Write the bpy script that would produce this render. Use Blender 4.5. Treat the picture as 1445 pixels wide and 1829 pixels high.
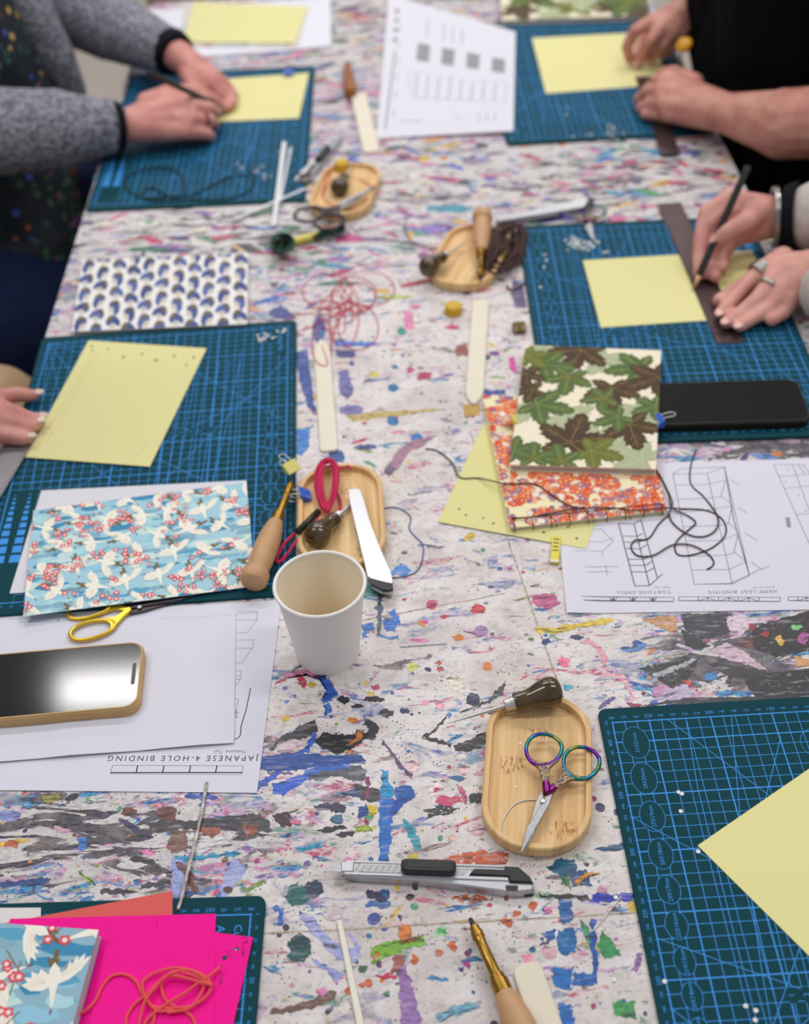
import bpy, bmesh, math, random
import numpy as np
from mathutils import Vector, Matrix, noise as mnoise
from mathutils.geometry import tessellate_polygon

for _o in list(bpy.data.objects):
    bpy.data.objects.remove(_o, do_unlink=True)
SC = bpy.context.scene
COL = SC.collection
pi = math.pi
TZ = 0.75                                   # table top height in metres
# ------------------------------------------------------------------ camera
CAM_H, PITCH, ROLL, FPX = 812.354, 0.740084, -0.055488, 2198.42   # mm above the table, radians, px
_cp, _sp = math.cos(PITCH), math.sin(PITCH)
FWD = Vector((0, _cp, -_sp)); _r = Vector((1, 0, 0)); _u = _r.cross(FWD)
_cr, _sr = math.cos(ROLL), math.sin(ROLL)
RGT = _cr * _r + _sr * _u
UPV = -_sr * _r + _cr * _u
cam = bpy.data.cameras.new('camera')
cam_ob = bpy.data.objects.new('camera', cam); COL.objects.link(cam_ob)
mw = Matrix.Identity(4)
for i in range(3):
    mw[i][0] = RGT[i]; mw[i][1] = UPV[i]; mw[i][2] = -FWD[i]
mw[0][3], mw[1][3], mw[2][3] = 0, 0, TZ + CAM_H / 1000
cam_ob.matrix_world = mw
cam.sensor_fit = 'HORIZONTAL'; cam.sensor_width = 36.0; cam.lens = FPX / 1445 * 36.0
cam.clip_start = 0.02
cam.dof.use_dof = True
cam.dof.focus_distance = 0.985
cam.dof.aperture_fstop = 5.2
cam.dof.aperture_blades = 0
SC.camera = cam_ob
# ------------------------------------------------------------------ world, lamps, exposure
SC.view_settings.view_transform = 'Standard'
SC.view_settings.look = 'None'
SC.view_settings.exposure = 0.16
SC.view_settings.gamma = 1.0
try: SC.view_settings.use_curve_mapping = False
except Exception: pass
W = bpy.data.worlds.new('room_light'); SC.world = W; W.use_nodes = True
W.node_tree.nodes['Background'].inputs[0].default_value = (0.93, 0.96, 1.0, 1)
W.node_tree.nodes['Background'].inputs[1].default_value = 0.36
def area(name, loc, size, power, rot=(0, 0, 0), col=(1, 0.98, 0.96)):
    l = bpy.data.lights.new(name, 'AREA'); l.shape = 'RECTANGLE'; l.size, l.size_y = size
    l.energy = power; l.color = col
    o = bpy.data.objects.new(name, l); COL.objects.link(o); o.location = loc; o.rotation_euler = rot
    return o
for _x, _y, _w in ((-0.5, 2.48, 15), (1.1, 2.48, 15), (-1.25, 0.9, 12), (1.25, 0.9, 12), (-0.6, 4.8, 16), (1.1, 4.8, 16)):
    area('ceiling_panel', (_x, _y, 2.9), (1.2, 0.13), _w)

# ------------------------------------------------------------------ helpers
def P(px, py, h=0.0):
    """photo pixel -> point (mm, table frame) on the horizontal plane h mm above the table"""
    d = FWD * FPX + RGT * (px - 722.5) - UPV * (py - 914.5)
    t = (h - CAM_H) / d.z
    return Vector((t * d.x, t * d.y, h))
def WM(v):
    return Vector((v[0] / 1000, v[1] / 1000, TZ + v[2] / 1000))
def s2l(c):
    c = c / 255.0
    return c / 12.92 if c <= 0.04045 else ((c + 0.055) / 1.055) ** 2.4
def C(r, g, b, a=1.0):
    return (s2l(r), s2l(g), s2l(b), a)

OMAP = {}
class MB:
    """collects faces (mm) for ONE mesh object"""
    def __init__(s):
        s.v = []; s.f = []; s.m = []; s.c = []; s.sm = []; s.al = []; s.dry = []
    def add(s, verts, faces, m=0, col=None, smooth=False, al=None, dry=0.0):
        b = len(s.v)
        s.v += [tuple(q) for q in verts]
        s.al += list(al) if al is not None else [1.0] * len(verts)
        s.dry += [dry] * len(verts)
        for f in faces:
            s.f.append(tuple(b + i for i in f)); s.m.append(m); s.c.append(col or (1, 1, 1, 1)); s.sm.append(smooth)
    def box(s, x0, x1, y0, y1, z0, z1, m=0, col=None, M=None, bev=0):
        vs = [(x0, y0, z0), (x1, y0, z0), (x1, y1, z0), (x0, y1, z0), (x0, y0, z1), (x1, y0, z1), (x1, y1, z1), (x0, y1, z1)]
        if bev:
            s.prism(rrect(x0, x1, y0, y1, bev), z0, z1, m, col, M=M, top_in=min(bev, (z1 - z0)) * 0.4); return
        if M: vs = [M @ Vector(q) for q in vs]
        s.add(vs, [(3, 2, 1, 0), (4, 5, 6, 7), (0, 1, 5, 4), (1, 2, 6, 5), (2, 3, 7, 6), (3, 0, 4, 7)], m, col)
    def prism(s, poly, z0, z1, m=0, col=None, M=None, top_in=0.0, smooth=False, mtop=None, ctop=None):
        n = len(poly); rings = [(poly, z0)]
        if top_in:
            rings.append((poly, z1 - top_in)); rings.append((inset(poly, top_in), z1))
        else:
            rings.append((poly, z1))
        vs = [(x, y, z) for pl, z in rings for x, y in pl]
        if M: vs = [M @ Vector(q) for q in vs]
        fs = []
        for k in range(len(rings) - 1):
            for i in range(n):
                j = (i + 1) % n
                fs.append((k * n + i, k * n + j, (k + 1) * n + j, (k + 1) * n + i))
        b = len(rings) - 1
        s.add(vs, fs + [tuple(range(n - 1, -1, -1))], m, col, smooth)
        s.add(vs[b * n:], [tuple(range(n))], m if mtop is None else mtop, ctop or col)
    def tube(s, pts, r, m=0, col=None, seg=8, closed=False, caps=True):
        pts = [Vector(q) for q in pts]; n = len(pts)
        rr = r if isinstance(r, (list, tuple)) else [r] * n
        if n < 2: return
        T = []
        for i in range(n):
            a = pts[i - 1] if (i > 0 or closed) else pts[0]
            b = pts[(i + 1) % n] if (i < n - 1 or closed) else pts[-1]
            t = (b - a); T.append(t.normalized() if t.length > 1e-9 else Vector((1, 0, 0)))
        up = Vector((0, 0, 1)) if abs(T[0].z) < 0.9 else Vector((1, 0, 0))
        N = (up - T[0] * up.dot(T[0])).normalized()
        vs = []; fs = []
        for i in range(n):
            N = (N - T[i] * N.dot(T[i]))
            N = N.normalized() if N.length > 1e-6 else T[i].orthogonal().normalized()
            B = T[i].cross(N)
            for k in range(seg):
                a = 2 * pi * k / seg
                vs.append(pts[i] + (N * math.cos(a) + B * math.sin(a)) * rr[i])
        for i in range(n - 1 + (1 if closed else 0)):
            j = (i + 1) % n
            for k in range(seg):
                l = (k + 1) % seg
                fs.append((i * seg + k, i * seg + l, j * seg + l, j * seg + k))
        s.add(vs, fs, m, col, True)
        if caps and not closed:
            s.add(vs[:seg], [tuple(range(seg - 1, -1, -1))], m, col)
            s.add(vs[-seg:], [tuple(range(seg))], m, col)
    def lathe(s, prof, m=0, col=None, seg=32, M=None, smooth=True, caps=True):
        """prof: (radius, height) list, revolved about local Z"""
        vs = []; fs = []; n = len(prof)
        for r, z in prof:
            for k in range(seg):
                a = 2 * pi * k / seg
                vs.append(Vector((r * math.cos(a), r * math.sin(a), z)))
        for i in range(n - 1):
            for k in range(seg):
                l = (k + 1) % seg
                fs.append((i * seg + k, i * seg + l, (i + 1) * seg + l, (i + 1) * seg + k))
        if caps and prof[0][0] > 1e-6: fs.append(tuple(range(seg - 1, -1, -1)))
        if caps and prof[-1][0] > 1e-6: fs.append(tuple((n - 1) * seg + k for k in range(seg)))
        if M: vs = [M @ q for q in vs]
        s.add(vs, fs, m, col, smooth)
    def flat(s, poly, fn, m=0, col=None):
        """polygon given in 2-D, mapped by fn to 3-D"""
        s.add([fn(x, y) for x, y in poly], [tuple(range(len(poly)))], m, col)
    def build(s, name, mats, parent=None, O=None, paint=False, smooth_angle=None, world=None):
        if O is None:
            if parent is not None: O = Vector(OMAP[parent.name])
            else:
                a = np.array(s.v); O = Vector(((a[:, 0].min() + a[:, 0].max()) / 2, (a[:, 1].min() + a[:, 1].max()) / 2, a[:, 2].min()))
        me = bpy.data.meshes.new(name)
        me.from_pydata([((q[0] - O[0]) / 1000, (q[1] - O[1]) / 1000, (q[2] - O[2]) / 1000) for q in s.v], [], s.f)
        for mt in (mats if isinstance(mats, (list, tuple)) else [mats]): me.materials.append(mt)
        me.polygons.foreach_set('material_index', s.m)
        me.polygons.foreach_set('use_smooth', s.sm)
        if any(c != (1, 1, 1, 1) for c in s.c):
            at = me.color_attributes.new('Col', 'FLOAT_COLOR', 'CORNER')
            buf = []
            for f, c in zip(s.f, s.c): buf += list(c) * len(f)
            at.data.foreach_set('color', buf)
        if paint:
            a1 = me.attributes.new('al', 'FLOAT', 'POINT'); a1.data.foreach_set('value', s.al)
            a2 = me.attributes.new('dry', 'FLOAT', 'POINT'); a2.data.foreach_set('value', s.dry)
        me.update()
        if smooth_angle is not None and hasattr(me, 'set_sharp_from_angle'):
            me.set_sharp_from_angle(angle=smooth_angle)
        o = bpy.data.objects.new(name, me); COL.objects.link(o)
        OMAP[o.name] = tuple(O)
        if parent is not None: o.parent = parent
        else: o.location = WM(O)
        return o

def tag(o, label, cat, group=None, kind=None):
    o['label'] = label
    if cat: o['category'] = cat
    if group: o['group'] = group
    if kind: o['kind'] = kind
    return o
def thing(name, label, cat, O=(0, 0, 0), group=None):
    o = bpy.data.objects.new(name, None); COL.objects.link(o)
    o.empty_display_size = 0.02
    o.location = WM(O); OMAP[o.name] = tuple(O)
    return tag(o, label, cat, group)
def lthing(name, label, cat, group=None):
    """a thing built in its own local mm frame, placed later with put()"""
    o = thing(name, label, cat, (0, 0, 0), group); return o
def put(o, p, rotz=0.0, M=None):
    R = M if M is not None else Matrix.Rotation(rotz, 4, 'Z')
    o.matrix_world = Matrix.Translation(WM(p)) @ R
    return o
def frame(origin, xdir, zhint=(0, 0, 1)):
    """rotation whose local X is xdir and local Z is near zhint"""
    X = Vector(xdir).normalized(); Z = Vector(zhint); Z = (Z - X * Z.dot(X)).normalized(); Y = Z.cross(X)
    M = Matrix.Identity(4)
    for i in range(3):
        M[i][0] = X[i]; M[i][1] = Y[i]; M[i][2] = Z[i]
    return M
ZX = Matrix(((0, 0, 1, 0), (0, 1, 0, 0), (-1, 0, 0, 0), (0, 0, 0, 1)))   # lathe Z -> local +X
def rrect(x0, x1, y0, y1, r, n=6):
    r = min(r, (x1 - x0) / 2 - 1e-4, (y1 - y0) / 2 - 1e-4); o = []
    for cx, cy, a0 in ((x1 - r, y0 + r, -pi / 2), (x1 - r, y1 - r, 0), (x0 + r, y1 - r, pi / 2), (x0 + r, y0 + r, pi)):
        for k in range(n + 1):
            a = a0 + pi / 2 * k / n
            o.append((cx + r * math.cos(a), cy + r * math.sin(a)))
    return o
def inset(poly, d):
    n = len(poly); o = []
    for i in range(n):
        a, b, c = Vector(poly[i - 1]), Vector(poly[i]), Vector(poly[(i + 1) % n])
        t1 = (b - a); t2 = (c - b)
        t1 = t1.normalized() if t1.length > 1e-9 else t2.normalized()
        t2 = t2.normalized() if t2.length > 1e-9 else t1
        n1 = Vector((-t1.y, t1.x)); n2 = Vector((-t2.y, t2.x)); nn = n1 + n2
        k = max(nn.length_squared, 0.3)
        o.append(tuple(b + nn * (2 * d / k)))
    return o
def smooth_path(pts, n=8, closed=False):
    P_ = [Vector(q) for q in pts]; m = len(P_); o = []
    for i in range(m if closed else m - 1):
        p0 = P_[i - 1] if (i > 0 or closed) else P_[0]; p1 = P_[i]; p2 = P_[(i + 1) % m]
        p3 = P_[(i + 2) % m] if (i + 2 < m or closed) else P_[-1]
        for k in range(n):
            t = k / n
            o.append(0.5 * ((2 * p1) + (p2 - p0) * t + (2 * p0 - 5 * p1 + 4 * p2 - p3) * t * t + (3 * p1 - p0 - 3 * p2 + p3) * t ** 3))
    if not closed: o.append(P_[-1])
    return o
def clip_rect(poly, w, h):
    for ax, lim, sg in ((0, 0, 1), (0, w, -1), (1, 0, 1), (1, h, -1)):
        out = []
        for i in range(len(poly)):
            a, b = poly[i - 1], poly[i]
            da, db = sg * (a[ax] - lim), sg * (b[ax] - lim)
            if (da >= 0) != (db >= 0):
                t = da / (da - db); out.append((a[0] + t * (b[0] - a[0]), a[1] + t * (b[1] - a[1])))
            if db >= 0: out.append(b)
        poly = out
        if len(poly) < 3: return None
    return poly
_TX = {}
def text_tris(s, size, shear=0.0, spacing=1.0):
    """text as flat triangles in mm, centred on the origin (built with Blender's own font)"""
    key = (s, shear, spacing)
    if key not in _TX:
        cu = bpy.data.curves.new('t', 'FONT'); cu.body = s; cu.size = 1.0; cu.shear = shear
        cu.space_character = spacing; cu.align_x = 'CENTER'; cu.align_y = 'CENTER'; cu.resolution_u = 2
        ob = bpy.data.objects.new('t', cu); COL.objects.link(ob)
        dg = bpy.context.evaluated_depsgraph_get(); dg.update()
        me = ob.evaluated_get(dg).to_mesh()
        me.calc_loop_triangles()
        _TX[key] = ([tuple(v.co) for v in me.vertices], [tuple(t.vertices) for t in me.loop_triangles])
        ob.evaluated_get(dg).to_mesh_clear()
        bpy.data.objects.remove(ob); bpy.data.curves.remove(cu)
    v, f = _TX[key]
    return [(x * size, y * size) for x, y, z in v], f
def line_quad(a, b, w):
    a, b = Vector(a), Vector(b); t = (b - a).normalized(); n = Vector((-t.y, t.x)) * (w / 2)
    return [tuple(a + n), tuple(a - n), tuple(b - n), tuple(b + n)]

# ------------------------------------------------------------------ materials
def nodes(name):
    m = bpy.data.materials.new(name); m.use_nodes = True
    nt = m.node_tree; return m, nt, nt.nodes['Principled BSDF'], nt.nodes.new, nt.links.new
def mat(name, col, rough=0.5, metal=0.0, noise=None, bump=None, spec=None, coat=0.0, sub=0.0, sss=(1, .35, .25), col2=None):
    """noise=(scale, low factor) varies the colour; col2 mixes to a second colour; bump=(scale, strength)"""
    m, nt, bs, N, L = nodes(name)
    bs.inputs['Base Color'].default_value = col; bs.inputs['Roughness'].default_value = rough; bs.inputs['Metallic'].default_value = metal
    if spec is not None: bs.inputs['Specular IOR Level'].default_value = spec
    if coat: bs.inputs['Coat Weight'].default_value = coat; bs.inputs['Coat Roughness'].default_value = 0.08
    if sub:
        bs.inputs['Subsurface Weight'].default_value = sub; bs.inputs['Subsurface Radius'].default_value = sss; bs.inputs['Subsurface Scale'].default_value = 0.004
    tc = N('ShaderNodeTexCoord')
    if noise:
        nz = N('ShaderNodeTexNoise'); nz.inputs['Scale'].default_value = noise[0]; nz.inputs['Detail'].default_value = 5
        L(tc.outputs['Object'], nz.inputs['Vector'])
        mx = N('ShaderNodeMix'); mx.data_type = 'RGBA'
        c2 = col2 or tuple(c * noise[1] for c in col[:3]) + (1,)
        mx.inputs[6].default_value = c2; mx.inputs[7].default_value = col
        mr = N('ShaderNodeMapRange'); mr.inputs[1].default_value = 0.35; mr.inputs[2].default_value = 0.65
        L(nz.outputs[0], mr.inputs[0]); L(mr.outputs[0], mx.inputs[0]); L(mx.outputs[2], bs.inputs['Base Color'])
    if bump:
        nb = N('ShaderNodeTexNoise'); nb.inputs['Scale'].default_value = bump[0]; nb.inputs['Detail'].default_value = 4
        L(tc.outputs['Object'], nb.inputs['Vector'])
        bp = N('ShaderNodeBump'); bp.inputs['Strength'].default_value = bump[1]; bp.inputs['Distance'].default_value = 0.001
        L(nb.outputs[0], bp.inputs['Height']); L(bp.outputs[0], bs.inputs['Normal'])
    return m
def matv(name, rough=0.6, metal=0.0, spec=0.5, bump=None):
    """colours come from the printed faces (attribute Col)"""
    m, nt, bs, N, L = nodes(name)
    at = N('ShaderNodeAttribute'); at.attribute_name = 'Col'
    L(at.outputs['Color'], bs.inputs['Base Color'])
    bs.inputs['Roughness'].default_value = rough; bs.inputs['Metallic'].default_value = metal
    bs.inputs['Specular IOR Level'].default_value = spec
    if bump:
        tc = N('ShaderNodeTexCoord'); nb = N('ShaderNodeTexNoise'); nb.inputs['Scale'].default_value = bump[0]; nb.inputs['Detail'].default_value = 3
        L(tc.outputs['Object'], nb.inputs['Vector'])
        bp = N('ShaderNodeBump'); bp.inputs['Strength'].default_value = bump[1]; bp.inputs['Distance'].default_value = 0.0005
        L(nb.outputs[0], bp.inputs['Height']); L(bp.outputs[0], bs.inputs['Normal'])
    return m
PRINT = matv('printed_paper', 0.6, spec=.2, bump=(1500, 0.12))
# ------------------------------------------------------------------ room floor
SC.cycles.transparent_max_bounces = 24
m, nt, bs, N, L = nodes('floor_vinyl')
tc = N('ShaderNodeTexCoord'); sx = N('ShaderNodeSeparateXYZ'); L(tc.outputs['Object'], sx.inputs[0])
nz = N('ShaderNodeTexNoise'); nz.inputs['Scale'].default_value = 6; L(tc.outputs['Object'], nz.inputs['Vector'])
mx = N('ShaderNodeMix'); mx.data_type = 'RGBA'; mx.inputs[6].default_value = C(168, 158, 148); mx.inputs[7].default_value = C(186, 176, 166)
L(nz.outputs[0], mx.inputs[0])
wv = N('ShaderNodeTexWave'); wv.wave_type = 'BANDS'; wv.bands_direction = 'X'; wv.inputs['Scale'].default_value = 1.1; L(tc.outputs['Object'], wv.inputs['Vector'])
gt = N('ShaderNodeMath'); gt.operation = 'GREATER_THAN'; gt.inputs[1].default_value = 0.996; L(wv.outputs[1], gt.inputs[0])
mx2 = N('ShaderNodeMix'); mx2.data_type = 'RGBA'; mx2.inputs[7].default_value = C(130, 118, 108); L(mx.outputs[2], mx2.inputs[6]); L(gt.outputs[0], mx2.inputs[0])
L(mx2.outputs[2], bs.inputs['Base Color']); bs.inputs['Roughness'].default_value = 0.45
fl = MB(); fl.box(-4000, 4000, -3000, 7000, -790, -750)
tag(fl.build('floor', m), 'pale beige vinyl floor under the table', None, kind='structure')

wallm = mat('wall_paint', C(206, 202, 196), .8, noise=(3, .96))
for nm, bx in (('wall_back', (-4000, 4000, 6900, 7000)), ('wall_left', (-4000, -3900, -3000, 6900))):
    wl = MB(); wl.box(*bx, -750, 2350); tag(wl.build(nm, wallm), 'plain off-white room wall', None, kind='structure')

# ------------------------------------------------------------------ painted table
X0, X1, Y0, Y1 = -413.0, 482.0, -80.0, 2306.0
def table_material():
    m, nt, bs, N, L = nodes('paint_splattered_top')
    tc = N('ShaderNodeTexCoord')
    def mapping(sx, sy, off, rz=0):
        mp = N('ShaderNodeMapping'); mp.inputs['Scale'].default_value = (sx, sy, 1); mp.inputs['Location'].default_value = off
        mp.inputs['Rotation'].default_value = (0, 0, rz)
        L(tc.outputs['Object'], mp.inputs[0]); return mp.outputs[0]
    def noise(v, sc, det=5, dist=0.0, rough=0.55):
        n = N('ShaderNodeTexNoise'); n.inputs['Scale'].default_value = sc; n.inputs['Detail'].default_value = det
        n.inputs['Distortion'].default_value = dist; n.inputs['Roughness'].default_value = rough
        L(v, n.inputs['Vector']); return n.outputs[0]
    def attr(nm):
        a = N('ShaderNodeAttribute'); a.attribute_name = nm; return a
    def math_(op, a, b=None):
        n = N('ShaderNodeMath'); n.operation = op
        for i, q in enumerate((a, b)):
            if q is None: continue
            if isinstance(q, (int, float)): n.inputs[i].default_value = q
            else: L(q, n.inputs[i])
        return n.outputs[0]
    def smooth(v, lo, hi):
        r = N('ShaderNodeMapRange'); r.interpolation_type = 'SMOOTHSTEP'; r.inputs[1].default_value = lo; r.inputs[2].default_value = hi
        L(v, r.inputs[0]); return r.outputs[0]
    def ramp(v, cols):
        r = N('ShaderNodeValToRGB'); r.color_ramp.interpolation = 'LINEAR'
        e = r.color_ramp.elements
        while len(e) > 1: e.remove(e[-1])
        n = len(cols)
        e[0].position = 0.28; e[0].color = cols[0]
        for i in range(1, n):
            k = e.new(0.28 + 0.44 * i / (n - 1)); k.color = cols[i]
        L(v, r.inputs[0]); return r.outputs[0]
    def mix(f, a, b):
        x = N('ShaderNodeMix'); x.data_type = 'RGBA'
        L(f, x.inputs[0])
        for i, q in ((6, a), (7, b)):
            if isinstance(q, tuple): x.inputs[i].default_value = q
            else: L(q, x.inputs[i])
        return x.outputs[2]
    dense = attr('dense').outputs['Fac']; dark = attr('dark').outputs['Fac']
    # the bare top, stained
    base = ramp(noise(mapping(1, 1, (0, 0, 0)), 9, 6), [C(228, 220, 215), C(217, 208, 204), C(229, 222, 221), C(211, 200, 199), C(224, 214, 202)])
    pal = [
        [C(150, 160, 205), C(90, 110, 170), C(200, 190, 205), C(120, 150, 180), C(95, 90, 140)],
        [C(210, 110, 155), C(190, 70, 100), C(225, 195, 200), C(170, 60, 110), C(220, 140, 160)],
        [C(120, 150, 120), C(170, 180, 120), C(90, 140, 150), C(200, 195, 160), C(70, 120, 110)],
        [C(130, 100, 90), C(100, 80, 90), C(165, 140, 135), C(90, 75, 80), C(140, 120, 130)],
        [C(40, 110, 195), C(25, 70, 160), C(80, 165, 205), C(50, 50, 120), C(60, 130, 170)],
        [C(165, 120, 170), C(120, 90, 150), C(210, 180, 210), C(200, 110, 150), C(150, 130, 180)],
        [C(215, 212, 212), C(205, 200, 205), C(222, 216, 210), C(190, 185, 190), C(225, 220, 220)],
        [C(70, 66, 76), C(50, 48, 56), C(100, 92, 100), C(60, 60, 80), C(85, 70, 72)],
    ]
    col = base
    specs = [(1.0, 2.0, 16, .62, .30), (1.0, 2.4, 22, .63, .32), (.9, 2.2, 27, .645, .26), (.8, 2.6, 20, .65, .24), (.8, 2.6, 24, .645, .30), (1.1, 2.2, 26, .64, .28), (.9, 2.2, 30, .66, .36), (.9, 3.0, 22, .69, .18)]
    for i, (p, (sx_, sy_, sc, th, k)) in enumerate(zip(pal, specs)):
        off = (3.1 * i + 1.7, 7.3 * i + .4, 0)
        n = noise(mapping(sx_, sy_, off, (0.12 if i % 2 else -0.1)), sc, 7, 1.1, .62)
        c = ramp(noise(mapping(1, 1.8, (off[1], off[0], 0)), sc * 3.4, 5, .6), p)
        t = math_('ADD', n, math_('MULTIPLY', dense, k))
        if i == 7: t = math_('ADD', t, math_('MULTIPLY', dark, .25))
        soft = .05 if i in (1, 2, 5) else .03
        col = mix(smooth(t, th, th + soft), col, c)
    # grime rubbed into the bare top
    for sc_, lo, hi, cc, f_ in ((28, .5, .72, C(176, 164, 160), .6), (75, .54, .72, C(160, 150, 158), .55), (190, .56, .7, C(120, 112, 122), .5), (60, .6, .75, C(205, 180, 130), .5)):
        r_ = N('ShaderNodeMapRange'); r_.inputs[1].default_value = lo; r_.inputs[2].default_value = hi; r_.inputs[4].default_value = f_
        L(noise(mapping(1, 1.5, (sc_ * .7, sc_ * .3, 0)), sc_, 7, .4, .65), r_.inputs[0]); col = mix(r_.outputs[0], col, cc)
    # fine flecks
    fv = N('ShaderNodeTexVoronoi'); fv.inputs['Scale'].default_value = 330; L(tc.outputs['Object'], fv.inputs['Vector'])
    spot = smooth(fv.outputs['Distance'], .26, .2)
    sel = smooth(noise(mapping(1, 1, (9, 4, 0)), 30, 3), .5, .58)
    rnd = N('ShaderNodeSeparateColor'); L(fv.outputs['Color'], rnd.inputs[0])
    few = math_('LESS_THAN', rnd.outputs[0], .5)
    fcol = ramp(rnd.outputs[1], [C(60, 60, 110), C(150, 60, 110), C(70, 60, 60), C(60, 120, 140), C(60, 55, 60), C(190, 110, 60)])
    col = mix(math_('MULTIPLY', math_('MULTIPLY', spot, sel), few), col, fcol)
    L(col, bs.inputs['Base Color'])
    bs.inputs['Roughness'].default_value = 0.34; bs.inputs['Specular IOR Level'].default_value = .32
    h = noise(mapping(1, 2.5, (0, 0, 0)), 45, 5)
    bp = N('ShaderNodeBump'); bp.inputs['Strength'].default_value = 0.25; bp.inputs['Distance'].default_value = 0.002
    L(h, bp.inputs['Height']); L(bp.outputs[0], bs.inputs['Normal'])
    return m
def dab_material():
    m, nt, bs, N, L = nodes('paint_dab')
    tc = N('ShaderNodeTexCoord')
    at = N('ShaderNodeAttribute'); at.attribute_name = 'Col'
    al = N('ShaderNodeAttribute'); al.attribute_name = 'al'
    dr = N('ShaderNodeAttribute'); dr.attribute_name = 'dry'
    mp = N('ShaderNodeMapping'); mp.inputs['Scale'].default_value = (1, 1.9, 1); L(tc.outputs['Object'], mp.inputs[0])
    n = N('ShaderNodeTexNoise'); n.inputs['Scale'].default_value = 240; n.inputs['Detail'].default_value = 6; n.inputs['Roughness'].default_value = .65
    L(mp.outputs[0], n.inputs['Vector'])
    def M_(op, a, b):
        q = N('ShaderNodeMath'); q.operation = op
        for i, x in enumerate((a, b)):
            if isinstance(x, (int, float)): q.inputs[i].default_value = x
            else: L(x, q.inputs[i])
        return q.outputs[0]
    t = M_('ADD', al.outputs['Fac'], M_('MULTIPLY', M_('SUBTRACT', n.outputs[0], .56), M_('MULTIPLY', dr.outputs['Fac'], 6)))
    r = N('ShaderNodeMapRange'); r.interpolation_type = 'SMOOTHSTEP'; r.inputs[1].default_value = 0.0; r.inputs[2].default_value = .5
    L(t, r.inputs[0]); L(r.outputs[0], bs.inputs['Alpha'])
    n2 = N('ShaderNodeTexNoise'); n2.inputs['Scale'].default_value = 170; n2.inputs['Detail'].default_value = 7; n2.inputs['Roughness'].default_value = .7; L(mp.outputs[0], n2.inputs['Vector'])
    hv = N('ShaderNodeHueSaturation'); L(at.outputs['Color'], hv.inputs['Color'])
    mr = N('ShaderNodeMapRange'); mr.inputs[1].default_value = .3; mr.inputs[2].default_value = .7; mr.inputs[3].default_value = .5; mr.inputs[4].default_value = 1.5
    L(n2.outputs[0], mr.inputs[0]); L(mr.outputs[0], hv.inputs['Value'])
    mp4 = N('ShaderNodeMapping'); mp4.inputs['Scale'].default_value = (60, 260, 1); mp4.inputs['Rotation'].default_value = (0, 0, .25); L(tc.outputs['Object'], mp4.inputs[0])
    n4 = N('ShaderNodeTexNoise'); n4.inputs['Scale'].default_value = 1; n4.inputs['Detail'].default_value = 5; n4.inputs['Distortion'].default_value = .6; L(mp4.outputs[0], n4.inputs['Vector'])
    def mixc(v, lo, hi, c, f):
        r_ = N('ShaderNodeMapRange'); r_.inputs[1].default_value = lo; r_.inputs[2].default_value = hi; r_.inputs[4].default_value = f; L(v, r_.inputs[0])
        x = N('ShaderNodeMix'); x.data_type = 'RGBA'; L(r_.outputs[0], x.inputs[0]); x.inputs[7].default_value = c; return x
    xa = mixc(n4.outputs[0], .56, .66, C(205, 200, 205), .3); L(hv.outputs[0], xa.inputs[6])
    xb = mixc(n4.outputs[0], .44, .34, C(24, 24, 44), .75); L(xa.outputs[2], xb.inputs[6])
    L(xb.outputs[2], bs.inputs['Base Color']); bs.inputs['Roughness'].default_value = .34
    bp = N('ShaderNodeBump'); bp.inputs['Strength'].default_value = 0.3; bp.inputs['Distance'].default_value = 0.001
    L(n.outputs[0], bp.inputs['Height']); L(bp.outputs[0], bs.inputs['Normal'])
    return m
# how thickly painted each part of the top is (dense) and how much of it is near-black (dark): (photo x, y, sx, sy, amount)
DENSE = [(120, 1500, 320, 80, .95), (420, 1490, 90, 70, .2), (1330, 1175, 200, 85, .7), (1390, 800, 150, 40, .8), (800, 340, 420, 75, .42), (1180, 300, 170, 60, .55),
         (300, 420, 260, 45, .6), (460, 520, 60, 60, .45), (600, 80, 120, 70, .45), (760, 20, 200, 60, .5), (500, 330, 120, 60, .4), (560, 1340, 130, 90, .12),
         (100, 560, 80, 60, .5), (540, 640, 40, 40, .3), (1430, 660, 40, 80, .5), (1060, 1720, 80, 150, .12), (560, 1740, 100, 110, .1), (700, 1150, 500, 600, .09), (700, 200, 900, 250, .34), (330, 430, 260, 90, .25), (1180, 330, 220, 80, .3)]
DARK = [(1330, 1180, 180, 60, .9), (1400, 800, 140, 30, .9), (120, 1500, 300, 70, .35)]
_dd = [(P(x, y), sx_, sy_, a, x, y) for x, y, sx_, sy_, a in DENSE]
def project(v):
    d = Vector((v[0], v[1], v[2] - CAM_H)); z = d.dot(FWD)
    return 722.5 + FPX * d.dot(RGT) / z, 914.5 - FPX * d.dot(UPV) / z
def field(lst, x, y):
    if y < 250: return 0.1
    px, py = project((x, y, 0)); s = 0
    for cx, cy, sx_, sy_, a in lst:
        s += a * math.exp(-(((px - cx) / sx_) ** 2 + ((py - cy) / sy_) ** 2) * .9)
    return min(s, 1.0)
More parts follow.
